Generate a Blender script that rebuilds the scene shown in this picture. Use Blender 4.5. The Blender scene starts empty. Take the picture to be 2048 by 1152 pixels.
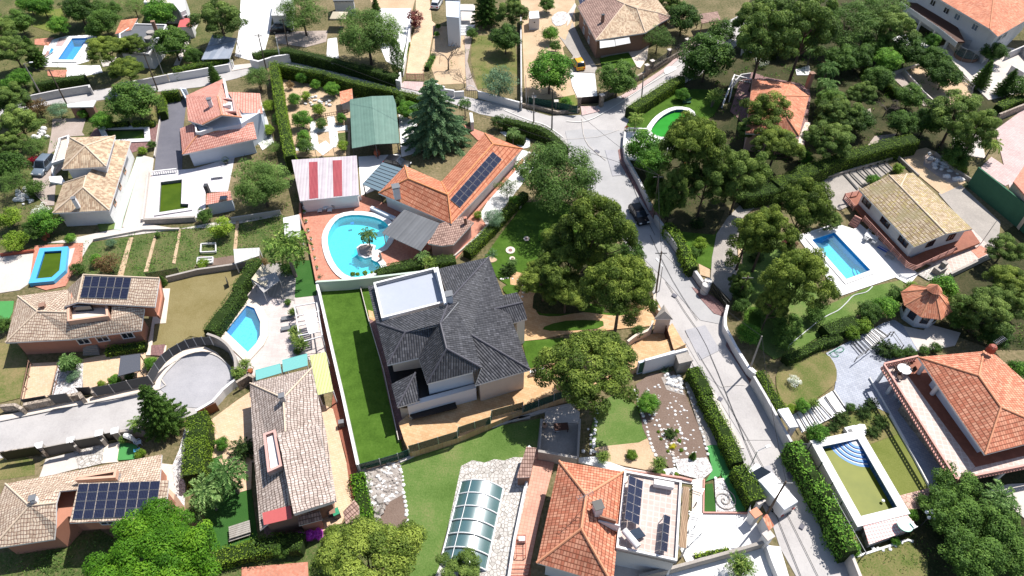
import bpy, math, random
import numpy as np
from mathutils import Vector, Matrix
from mathutils.geometry import tessellate_polygon
R = math.radians
sc = bpy.context.scene
# ---------------------------------------------------------------- camera, sky, sun, exposure
CAMH, TH, FPX = 66.0, R(47.0), 1365.0
cam_d = bpy.data.cameras.new('camera'); cam = bpy.data.objects.new('camera', cam_d)
sc.collection.objects.link(cam); sc.camera = cam
cam.location = (0, 0, CAMH); cam.rotation_euler = (math.pi/2 - TH, 0, 0)
cam_d.lens = 24.0; cam_d.sensor_width = 36.0; cam_d.clip_start = 1; cam_d.clip_end = 3000
SUN = Vector((.42, .40, 1.0)).normalized()
w = bpy.data.worlds.new('World'); sc.world = w; w.use_nodes = True
nt = w.node_tree; bg = nt.nodes['Background']
sky = nt.nodes.new('ShaderNodeTexSky'); sky.sky_type = 'NISHITA'; sky.sun_disc = False
sky.sun_elevation = math.asin(SUN.z); sky.sun_rotation = math.atan2(SUN.x, SUN.y)
nt.links.new(sky.outputs[0], bg.inputs[0]); bg.inputs[1].default_value = 0.1
sl = bpy.data.lights.new('sun', 'SUN'); sl.energy = 5.0; sl.angle = R(0.5); sl.color = (1, .965, .91)
so = bpy.data.objects.new('sun', sl); sc.collection.objects.link(so)
so.rotation_euler = SUN.to_track_quat('Z', 'Y').to_euler()
sc.view_settings.view_transform = 'Standard'; sc.view_settings.look = 'None'
sc.view_settings.gamma = 1; sc.view_settings.exposure = 0.62
sc.render.engine = 'CYCLES'; sc.cycles.max_bounces = 6; sc.cycles.transparent_max_bounces = 12
sc.cycles.diffuse_bounces = 3
# ---------------------------------------------------------------- measuring: a surveyed point (in the photo's grid) and its height -> metres
ST, CT = math.sin(TH), math.cos(TH)
TILES = {}
for i, y in enumerate((0, 280, 560, 832)):
    for j, x in enumerate((0, 500, 1000, 1488)): TILES['ABCD'[i] + str(j+1)] = (x, y, 3.6)
TILES['F'] = (0, 0, 1.0)
def N(s):
    """'B2 x,y x,y,z ...' -> survey points"""
    t = s.split(); k = 'F'
    if t[0] in TILES: k = t.pop(0)
    ox, oy, sc_ = TILES[k]; out = []
    for a in t:
        v = [float(q) for q in a.split(',')]
        out.append((ox + v[0]/sc_, oy + v[1]/sc_) + tuple(v[2:]))
    return out
def G(x, y, z=0.0):
    u, v = x - 1024, y - 576
    down = FPX*ST + v*CT; fwd = FPX*CT - v*ST; k = (CAMH - z)/down
    return Vector((u*k, fwd*k, z))
def PTS(s, z=0.0):
    return [G(p[0], p[1], p[2] if len(p) > 2 else z) for p in (N(s) if isinstance(s, str) else s)]
def ppm(y, z=0.0):
    v = y - 576
    return FPX/((CAMH - z)/(ST + v/FPX*CT))*1.0
ROOT = sc.collection
def link(o): ROOT.objects.link(o); return o
def tag(o, label=None, cat=None, group=None, kind=None):
    if label: o['label'] = label
    if cat: o['category'] = cat
    if group: o['group'] = group
    if kind: o['kind'] = kind
    return o
GROUPS = {'pine_tree': 'pine trees in the gardens', 'tree': 'leafy trees in the gardens', 'shrub': 'shrubs in the gardens', 'hedge': 'clipped hedges', 'palm_tree': 'palm trees', 'cycad': 'cycads', 'yucca': 'yuccas', 'olive_tree': 'olive trees', 'agave': 'agaves', 'potted_plant': 'potted plants', 'gate_pillar': 'gate pillars', 'garden_chair': 'garden chairs', 'sun_lounger': 'sun loungers', 'utility_pole': 'street poles', 'parked_car': 'parked cars', 'swimming_pool': 'swimming pools', 'spruce_tree': 'conical conifers', 'cypress_tree': 'cypresses', 'globe_lamp': 'globe lamps', 'bougainvillea': 'bougainvillea mounds', 'metal_rack': 'metal racks', 'bare_tree': 'leafless trees', 'glass_canopy': 'turquoise glass panes'}
def thing(name, label, cat, loc, group=None, rz=0):
    o = link(bpy.data.objects.new(name, None)); o.location = loc; o.rotation_euler[2] = rz; o.empty_display_size = .3
    return tag(o, label, cat, group or GROUPS.get(name))
def rootloc(o):
    while o.parent: o = o.parent
    return Vector(o.location)
# ---------------------------------------------------------------- mesh building
def area2(p): return sum(p[i][0]*p[(i+1) % len(p)][1] - p[(i+1) % len(p)][0]*p[i][1] for i in range(len(p)))/2
def ccw(p): return list(p) if area2(p) > 0 else list(p)[::-1]
def inset(p, d):
    """offset a polygon inwards by d (d<0: outwards)"""
    p = ccw(p); n = len(p); out = []
    for i in range(n):
        a, b, c = p[i-1], p[i], p[(i+1) % n]
        e1 = Vector((b[0]-a[0], b[1]-a[1])).normalized(); e2 = Vector((c[0]-b[0], c[1]-b[1])).normalized()
        n1 = Vector((-e1.y, e1.x)); n2 = Vector((-e2.y, e2.x)); m = n1 + n2
        if m.length < 1e-4: m = n1.copy()
        m = m/max(.35, m.dot(n1))
        out.append(Vector((b[0] + m.x*d, b[1] + m.y*d, b[2] if len(b) > 2 else 0)))
    return out
def pip(p, poly):
    x, y = p[0], p[1]; r = False; n = len(poly)
    for i in range(n):
        a, b = poly[i], poly[i-1]
        if (a[1] > y) != (b[1] > y) and x < (b[0]-a[0])*(y-a[1])/(b[1]-a[1]) + a[0]: r = not r
    return r
def smooth(pts, k=3, closed=False):
    """Catmull-Rom through the points"""
    n = len(pts); out = []; pts = [Vector(p) for p in pts]
    rng = range(n) if closed else range(n-1)
    for i in rng:
        if closed: p0, p1, p2, p3 = pts[i-1], pts[i], pts[(i+1) % n], pts[(i+2) % n]
        else: p0, p1, p2, p3 = pts[max(i-1, 0)], pts[i], pts[i+1], pts[min(i+2, n-1)]
        for j in range(k):
            t = j/k
            out.append(.5*((2*p1) + (p2-p0)*t + (2*p0-5*p1+4*p2-p3)*t*t + (3*p1-p0-3*p2+p3)*t**3))
    if not closed: out.append(pts[-1])
    return out
class MB:
    def __init__(s): s.v = []; s.f = []; s.uv = {}
    def add(s, vs, fs):
        b = len(s.v); s.v += [Vector(q) for q in vs]; s.f += [[b+i for i in f] for f in fs]; return s
    def poly(s, vs, uv=False):
        """one planar face (any shape), UV = metres across / down the slope"""
        vs = [Vector(q) for q in vs]; b = len(s.v); s.v += vs
        if len(vs) > 4:
            fs = [[b+i for i in t] for t in tessellate_polygon([vs])]
        elif len(vs) == 4:
            fs = [[b, b+1, b+2], [b, b+2, b+3]] if (vs[0]-vs[2]).length <= (vs[1]-vs[3]).length else [[b, b+1, b+3], [b+1, b+2, b+3]]
        else: fs = [[b, b+1, b+2]]
        nn = Vector((0, 0, 0))
        for i in range(len(vs)): nn += (vs[i]-vs[0]).cross(vs[(i+1) % len(vs)]-vs[0])
        if nn.length < 1e-9: return s
        nn.normalize()
        if nn.z < -.02: fs = [f[::-1] for f in fs]; nn = -nn
        for f in fs:
            a = s.v[f[0]]; n2 = Vector((0, 0, 0))
            for i in range(1, len(f)-1): n2 += (s.v[f[i]]-a).cross(s.v[f[i+1]]-a)
            if n2.dot(nn) < 0: f.reverse()
        if uv:
            uu = Vector((-nn.y, nn.x, 0))
            uu = uu.normalized() if uu.length > .03 else Vector((1, 0, 0))
            vv = nn.cross(uu)
            for f in fs: s.uv[len(s.f)] = [(s.v[i].dot(uu), s.v[i].dot(vv)) for i in f]; s.f.append(f)
        else: s.f += fs
        return s
    def prism(s, poly, z0, z1, bottom=False):
        p = ccw(poly); n = len(p); b = len(s.v)
        g = lambda z, q: z(q) if callable(z) else z
        s.v += [Vector((q[0], q[1], g(z0, q))) for q in p] + [Vector((q[0], q[1], g(z1, q))) for q in p]
        for i in range(n): j = (i+1) % n; s.f.append([b+i, b+j, b+n+j, b+n+i])
        tri = tessellate_polygon([[Vector((q[0], q[1], 0)) for q in p]]) if n > 4 else [tuple(range(n))]
        for t in tri:
            a = area2([p[i] for i in t]); t = list(t) if a > 0 else list(t)[::-1]
            s.f.append([b+n+i for i in t])
            if bottom: s.f.append([b+i for i in t[::-1]])
        return s
    def holed(s, outer, holes, z):
        loops = [[Vector((q[0], q[1], 0)) for q in l] for l in [outer] + holes]
        flat = [q for l in loops for q in l]; b = len(s.v)
        s.v += [Vector((q.x, q.y, z)) for q in flat]
        for t in tessellate_polygon(loops):
            t = list(t)
            if area2([flat[i] for i in t]) < 0: t.reverse()
            s.f.append([b+i for i in t])
        return s
    def ring(s, outer, inner, z0, z1, zi=None):
        """outer/inner same count: top ring, outer skirt down to z0"""
        n = len(outer); b = len(s.v)
        for L, z in ((outer, z0), (outer, z1), (inner, z1), (inner, z0 if zi is None else zi)): s.v += [Vector((q[0], q[1], z)) for q in L]
        rev = area2(outer) < 0
        for k in range(3):
            for i in range(n):
                j = (i+1) % n; f = [b+k*n+i, b+k*n+j, b+(k+1)*n+j, b+(k+1)*n+i]
                s.f.append(f[::-1] if rev else f)
        return s
    def box(s, c, d, rz=0, rx=0):
        m = Matrix.Translation(c) @ Matrix.Rotation(rz, 4, 'Z') @ Matrix.Rotation(rx, 4, 'X')
        x, y, z = d[0]/2, d[1]/2, d[2]/2
        vs = [m @ Vector((i*x, j*y, k*z)) for k in (-1, 1) for j in (-1, 1) for i in (-1, 1)]
        return s.add(vs, [[0, 2, 3, 1], [4, 5, 7, 6], [0, 1, 5, 4], [2, 6, 7, 3], [0, 4, 6, 2], [1, 3, 7, 5]])
    def bar(s, a, b, wd, h, up=Vector((0, 0, 1))):
        """box beam from a to b (centre line), width wd, height h"""
        a, b = Vector(a), Vector(b); d = (b-a)
        if d.length < 1e-5: return s
        d.normalize(); sd = d.cross(up)
        sd = sd.normalized() if sd.length > 1e-3 else Vector((1, 0, 0))
        u = sd.cross(d); vs = []
        for p in (a, b):
            for i, j in ((-1, -1), (1, -1), (1, 1), (-1, 1)): vs.append(p + sd*i*wd/2 + u*j*h/2)
        return s.add(vs, [[3, 2, 1, 0], [4, 5, 6, 7], [0, 1, 5, 4], [1, 2, 6, 5], [2, 3, 7, 6], [3, 0, 4, 7]])
    def tube(s, pts, r, n=6):
        pts = [Vector(p) for p in pts]; rs = r if isinstance(r, (list, tuple)) else [r]*len(pts)
        b = len(s.v)
        for i, p in enumerate(pts):
            d = (pts[min(i+1, len(pts)-1)] - pts[max(i-1, 0)]).normalized()
            u = d.cross(Vector((.13, .21, 1)) if abs(d.z) < .95 else Vector((1, 0, 0))).normalized(); v = d.cross(u)
            for k in range(n):
                a = 2*math.pi*k/n; s.v.append(p + (u*math.cos(a) + v*math.sin(a))*rs[i])
        for i in range(len(pts)-1):
            for k in range(n):
                q = (k+1) % n; s.f.append([b+i*n+k, b+i*n+q, b+(i+1)*n+q, b+(i+1)*n+k])
        s.f.append([b+k for k in range(n)][::-1]); s.f.append([b+(len(pts)-1)*n+k for k in range(n)])
        return s
    def lathe(s, c, prof, n=16, sx=1, sy=1):
        b = len(s.v); c = Vector(c)
        for r, z in prof:
            for k in range(n):
                a = 2*math.pi*k/n; s.v.append(c + Vector((r*sx*math.cos(a), r*sy*math.sin(a), z)))
        for i in range(len(prof)-1):
            for k in range(n):
                q = (k+1) % n; s.f.append([b+i*n+k, b+i*n+q, b+(i+1)*n+q, b+(i+1)*n+k])
        s.f.append([b+(len(prof)-1)*n+k for k in range(n)])
        return s
    def build(s, name, mat, parent=None, smoothf=False, origin=None):
        o0 = rootloc(parent) if parent else origin
        if o0 is None:
            xs = [q.x for q in s.v]; ys = [q.y for q in s.v]; zs = [q.z for q in s.v]
            o0 = Vector(((min(xs)+max(xs))/2, (min(ys)+max(ys))/2, min(zs)))
        if parent and parent.get('_rz'):
            m = Matrix.Rotation(-parent['_rz'], 4, 'Z'); vv = [m @ (q - o0) for q in s.v]
        else: vv = [q - o0 for q in s.v]
        me = bpy.data.meshes.new(name); me.from_pydata(vv, [], s.f)
        if s.uv:
            uvl = me.uv_layers.new(name='UVMap')
            for fi, uvs in s.uv.items():
                pl = me.polygons[fi]
                for k, li in enumerate(pl.loop_indices): uvl.data[li].uv = uvs[k]
        me.update()
        if mat: me.materials.append(MAT(mat))
        if smoothf:
            for p in me.polygons: p.use_smooth = True
        o = link(bpy.data.objects.new(name, me))
        if parent: o.parent = parent
        else: o.location = o0
        return o
# ---------------------------------------------------------------- procedural materials
LUM = 1.45; LEAFK = 1.72
def lin(c): return tuple((x/255/12.92 if x/255 < .04045 else ((x/255+.055)/1.055)**2.4) for x in c)
def alb(c, k=1.0):
    """surface colour of a thing that reads as sRGB c in full sun"""
    return tuple(min(.86, q/LUM*k) for q in lin(c)) + (1,)
MATS = {}; MDEF = {}
def MAT(n):
    if n not in MATS:
        MATS[n] = MDEF[n](n)
    return MATS[n]
class NT:
    def __init__(s, name):
        s.m = bpy.data.materials.new(name); s.m.use_nodes = True; s.t = s.m.node_tree
        s.b = s.t.nodes['Principled BSDF']; s.n = s.t.nodes
    def L(s, a, b): s.t.links.new(a, b)
    def node(s, ty, **kw):
        x = s.n.new(ty)
        for k, v in kw.items():
            if k in ('i',):
                for kk, vv in v.items():
                    if hasattr(vv, 'is_linked') or type(vv).__name__.startswith('NodeSocket'): s.L(vv, x.inputs[kk])
                    else: x.inputs[kk].default_value = vv
            else: setattr(x, k, v)
        return x
    def math(s, op, a, b=0.0):
        x = s.n.new('ShaderNodeMath'); x.operation = op
        for i, q in enumerate((a, b)):
            if isinstance(q, (int, float)): x.inputs[i].default_value = q
            else: s.L(q, x.inputs[i])
        return x.outputs[0]
    def ramp(s, fac, stops, const=False):
        x = s.n.new('ShaderNodeValToRGB'); e = x.color_ramp.elements
        if const: x.color_ramp.interpolation = 'CONSTANT'
        while len(e) < len(stops): e.new(.5)
        for i, (p, c) in enumerate(stops): e[i].position = p; e[i].color = c if len(c) == 4 else tuple(c) + (1,)
        s.L(fac, x.inputs[0]); return x.outputs[0]
    def mix(s, f, a, b, mode='MIX'):
        x = s.n.new('ShaderNodeMix'); x.data_type = 'RGBA'; x.blend_type = mode
        for i, q in ((0, f), (6, a), (7, b)):
            if isinstance(q, (int, float)): x.inputs[i].default_value = q
            elif isinstance(q, tuple): x.inputs[i].default_value = q
            else: s.L(q, x.inputs[i])
        return x.outputs[2]
    def co(s): return s.node('ShaderNodeTexCoord').outputs['Object']
    def world(s): return s.node('ShaderNodeNewGeometry').outputs['Position']
    def noise(s, v, sc_, det=3, rough=.55, dist=0):
        x = s.node('ShaderNodeTexNoise', i={'Scale': sc_, 'Detail': det, 'Roughness': rough, 'Distortion': dist}); s.L(v, x.inputs['Vector']); return x.outputs[0]
    def fin(s, col, rough=.8, spec=.3, h=None, bs=.3, bd=.05):
        if isinstance(col, tuple): s.b.inputs['Base Color'].default_value = col
        else: s.L(col, s.b.inputs['Base Color'])
        if isinstance(rough, (int, float)): s.b.inputs['Roughness'].default_value = rough
        else: s.L(rough, s.b.inputs['Roughness'])
        s.b.inputs['Specular IOR Level'].default_value = spec
        if h is not None:
            bp = s.node('ShaderNodeBump', i={'Strength': bs, 'Distance': bd}); s.L(h, bp.inputs['Height']); s.L(bp.outputs[0], s.b.inputs['Normal'])
        return s.m
def stain(t, col, v, k=.12, sc_=.35):
    f = t.noise(v, sc_, 5, .65); r = t.ramp(f, [(.3, (1-k,)*3), (.7, (1+0*k,)*3)])
    return t.mix(1.0, col, r, 'MULTIPLY')
def noisy(cols, s1=.3, s2=6.0, mixf=.5, rough=.9, bump=.3, bd=.04, spec=.2, det=5):
    """patchy surface: palette cols spread by broad + fine noise"""
    def f(n):
        t = NT(n); v = t.world()
        a = t.noise(v, s1, det, .6); b = t.noise(v, s2, 4, .7)
        q = t.math('ADD', t.math('MULTIPLY', a, 1-mixf), t.math('MULTIPLY', b, mixf))
        q = t.math('ADD', t.math('MULTIPLY', t.math('SUBTRACT', q, .5), 1.9), .5)
        st = [(i/(max(1, len(cols)-1)), alb(c)) for i, c in enumerate(cols)]
        return t.fin(t.ramp(q, st), rough, spec, b, bump, bd)
    return f
def plain(c, rough=.6, spec=.3, var=.1, metal=0):
    def f(n):
        t = NT(n); v = t.world(); a = t.noise(v, 1.3, 5, .7)
        r = t.ramp(a, [(.3, (1-var,)*3), (.75, (1, 1, 1))])
        t.b.inputs['Metallic'].default_value = metal
        return t.fin(t.mix(1.0, alb(c), r, 'MULTIPLY'), rough, spec, a, .1, .02)
    return f
def tiles(cols, pu=.24, pv=.38, wave=.8, row=.6, dark=None, dist=0.0, stn=.25, rough=.75, moss=None, vl=.2):
    """clay roof tiles: u across, v down the slope, in metres"""
    def f(n):
        t = NT(n); uv = t.node('ShaderNodeTexCoord').outputs['UV']; wp = t.world()
        if dist:
            nz = t.node('ShaderNodeTexNoise', i={'Scale': 1.1, 'Detail': 2.0}); t.L(uv, nz.inputs['Vector'])
            ad = t.node('ShaderNodeVectorMath', operation='MULTIPLY_ADD'); t.L(nz.outputs[1], ad.inputs[0]); ad.inputs[1].default_value = (dist,)*3; t.L(uv, ad.inputs[2]); uv2 = ad.outputs[0]
        else: uv2 = uv
        sp = t.node('ShaderNodeSeparateXYZ'); t.L(uv2, sp.inputs[0]); u = t.math('DIVIDE', sp.outputs[0], pu); v = t.math('DIVIDE', sp.outputs[1], pv)
        cb = t.node('ShaderNodeCombineXYZ'); t.L(t.math('FLOOR', u), cb.inputs[0]); t.L(t.math('FLOOR', v), cb.inputs[1])
        wn = t.node('ShaderNodeTexWhiteNoise', noise_dimensions='2D'); t.L(cb.outputs[0], wn.inputs['Vector'])
        st = [(i/(max(1, len(cols)-1)), alb(c, 1.36)) for i, c in enumerate(cols)]
        col = t.ramp(wn.outputs[0], st)
        fu = t.math('FRACT', u); fv = t.math('FRACT', v)
        pu_ = t.math('ABSOLUTE', t.math('SINE', t.math('MULTIPLY', u, math.pi)))
        if dark:
            g = t.math('LESS_THAN', pu_, .33); g2 = t.math('LESS_THAN', fv, vl)
            col = t.mix(t.math('MAXIMUM', t.math('MULTIPLY', g, .75), g2), col, alb(dark))
        col = stain(t, col, wp, stn, .5)
        if moss:
            mn = t.noise(wp, .22, 4, .65); col = t.mix(t.ramp(mn, [(.52, (0, 0, 0)), (.66, (.8,)*3)]), col, alb(moss))
        h = t.math('ADD', t.math('MULTIPLY', pu_, wave), t.math('MULTIPLY', fv, row))
        return t.fin(col, rough, .25, h, .8, .055)
    return f
def slabs(cols, w_=.4, h_=.4, mortar=.015, grout=(150, 145, 140), rot=0, off=.5, rough=.7, s1=.4):
    """laid pavers or floor tiles"""
    def f(n):
        t = NT(n); v = t.world()
        mp = t.node('ShaderNodeMapping', i={'Rotation': (0, 0, R(rot))}); t.L(v, mp.inputs[0])
        br = t.node('ShaderNodeTexBrick', offset=off, i={'Scale': 1.0, 'Mortar Size': mortar, 'Brick Width': w_, 'Row Height': h_, 'Color1': alb(cols[0]), 'Color2': alb(cols[-1]), 'Mortar': alb(grout), 'Bias': 0.0})
        t.L(mp.outputs[0], br.inputs[0])
        col = stain(t, br.outputs[0], v, .22, s1)
        b = t.noise(v, 5, 4, .7); r = t.ramp(b, [(.3, (.86,)*3), (.7, (1.0,)*3)]); col = t.mix(1.0, col, r, 'MULTIPLY')
        return t.fin(col, rough, .3, br.outputs[1], -.3, .01)
    return f
def crazy(cols, grout, sc_=1.6, wd=.05, rough=.8):
    def f(n):
        t = NT(n); v = t.world()
        e = t.node('ShaderNodeTexVoronoi', feature='DISTANCE_TO_EDGE', i={'Scale': sc_}); t.L(v, e.inputs['Vector'])
        c = t.node('ShaderNodeTexVoronoi', i={'Scale': sc_}); t.L(v, c.inputs['Vector'])
        sp = t.node('ShaderNodeSeparateColor'); t.L(c.outputs['Color'], sp.inputs[0])
        st = [(i/(max(1, len(cols)-1)), alb(q)) for i, q in enumerate(cols)]
        col = t.mix(t.math('LESS_THAN', e.outputs[0], wd), t.ramp(sp.outputs[0], st), alb(grout))
        return t.fin(stain(t, col, v, .2, .5), rough, .3, e.outputs[0], .4, .03)
    return f
def stripes(cols, pitch, rot=0, rough=.5, amp=.05, use_uv=True, hard=False):
    """ribbed sheet metal / timber boards"""
    def f(n):
        t = NT(n); uv = t.node('ShaderNodeTexCoord').outputs['UV'] if use_uv else t.world()
        mp = t.node('ShaderNodeMapping', i={'Rotation': (0, 0, R(rot))}); t.L(uv, mp.inputs[0])
        sp = t.node('ShaderNodeSeparateXYZ'); t.L(mp.outputs[0], sp.inputs[0]); u = t.math('DIVIDE', sp.outputs[0], pitch)
        s_ = t.math('ABSOLUTE', t.math('SINE', t.math('MULTIPLY', u, math.pi)))
        wn = t.node('ShaderNodeTexWhiteNoise', noise_dimensions='1D'); t.L(t.math('FLOOR', u), wn.inputs['W'])
        col = t.mix(wn.outputs[0], alb(cols[0]), alb(cols[-1]))
        if hard: col = t.mix(t.math('LESS_THAN', s_, .25), col, alb(hard))
        return t.fin(stain(t, col, t.world(), .2, .6), rough, .4, s_, .6, amp)
    return f
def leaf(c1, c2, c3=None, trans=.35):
    """foliage: every leaf and every plant its own tint, crown tops painted sunlit"""
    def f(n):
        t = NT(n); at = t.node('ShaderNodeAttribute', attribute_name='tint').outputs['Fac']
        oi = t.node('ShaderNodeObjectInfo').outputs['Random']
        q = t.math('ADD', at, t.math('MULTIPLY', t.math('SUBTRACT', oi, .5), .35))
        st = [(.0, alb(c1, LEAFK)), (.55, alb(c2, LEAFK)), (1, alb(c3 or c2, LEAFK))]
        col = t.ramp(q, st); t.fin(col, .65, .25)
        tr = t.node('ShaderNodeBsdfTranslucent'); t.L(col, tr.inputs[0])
        mx = t.node('ShaderNodeMixShader', i={0: trans}); t.L(t.b.outputs[0], mx.inputs[1]); t.L(tr.outputs[0], mx.inputs[2])
        t.L(mx.outputs[0], t.n['Material Output'].inputs[0]); return t.m
    return f
def grass(cols, s1=.25, s2=9, **k): return noisy(cols, s1, s2, .45, .95, .7, .06, .1, 6)
def clearwater(tint, keep=.82):
    def f(n):
        t = NT(n); v = t.world()
        tr = t.node('ShaderNodeBsdfTransparent'); tr.inputs[0].default_value = tint + (1,)
        gl = t.node('ShaderNodeBsdfGlossy'); gl.inputs['Roughness'].default_value = .04
        nz = t.noise(v, 3.0, 3, .6); bp = t.node('ShaderNodeBump', i={'Strength': .25, 'Distance': .05}); t.L(nz, bp.inputs['Height']); t.L(bp.outputs[0], gl.inputs['Normal'])
        df = t.node('ShaderNodeBsdfDiffuse'); df.inputs[0].default_value = tint + (1,)
        m0 = t.node('ShaderNodeMixShader', i={0: .12}); t.L(tr.outputs[0], m0.inputs[1]); t.L(df.outputs[0], m0.inputs[2])
        mx = t.node('ShaderNodeMixShader', i={0: .04}); t.L(m0.outputs[0], mx.inputs[1]); t.L(gl.outputs[0], mx.inputs[2])
        t.L(mx.outputs[0], t.n['Material Output'].inputs[0]); return t.m
    return f
def murky(c1, c2, spec=.5):
    def f(n):
        t = NT(n); v = t.world(); a = t.noise(v, .5, 5, .6); b = t.noise(v, 4, 3, .6)
        return t.fin(t.ramp(a, [(.3, alb(c1)), (.7, alb(c2))]), .45, .12, b, .08, .03)
    return f
def caustic(c1, c2, sc_=2.2):  # caustic light ripples painted into the pool floor colour
    def f(n):
        t = NT(n); v = t.world(); nz = t.noise(v, 1.2, 2)
        e = t.node('ShaderNodeTexVoronoi', i={'Scale': sc_, 'Detail': 1.0}); t.L(v, e.inputs['Vector'])
        q = t.math('ADD', t.math('MULTIPLY', e.outputs[0], .8), t.math('MULTIPLY', nz, .4))
        return t.fin(t.ramp(q, [(.2, alb(c1)), (.8, alb(c2))]), .6, .2)
    return f
def glassy(c, rough=.08, spec=.8, a=1.0, ior=1.5):
    def f(n):
        t = NT(n); m = t.fin(alb(c), rough, spec); t.b.inputs['Alpha'].default_value = a; t.b.inputs['IOR'].default_value = ior; return m
    return f
def solar(n):
    t = NT(n); uv = t.node('ShaderNodeTexCoord').outputs['UV']
    br = t.node('ShaderNodeTexBrick', offset=0, i={'Scale': 1.0, 'Mortar Size': .012, 'Brick Width': .167, 'Row Height': .167, 'Color1': alb((34, 38, 62)), 'Color2': alb((28, 32, 52)), 'Mortar': alb((74, 80, 104)), 'Bias': 0.0})
    t.L(uv, br.inputs[0]); return t.fin(br.outputs[0], .25, .35)
def redwhite(n):
    t = NT(n); v = t.world(); mp = t.node('ShaderNodeMapping', i={'Rotation': (0, 0, R(35))}); t.L(v, mp.inputs[0])
    ck = t.node('ShaderNodeTexChecker', i={'Scale': 4.5, 'Color1': alb((232, 168, 165)), 'Color2': alb((246, 226, 222))}); t.L(mp.outputs[0], ck.inputs[0])
    return t.fin(ck.outputs[0], .6, .3)
def stepstripe(n):
    t = NT(n); return t.fin(alb((40, 110, 190)), .5, .3)
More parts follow.
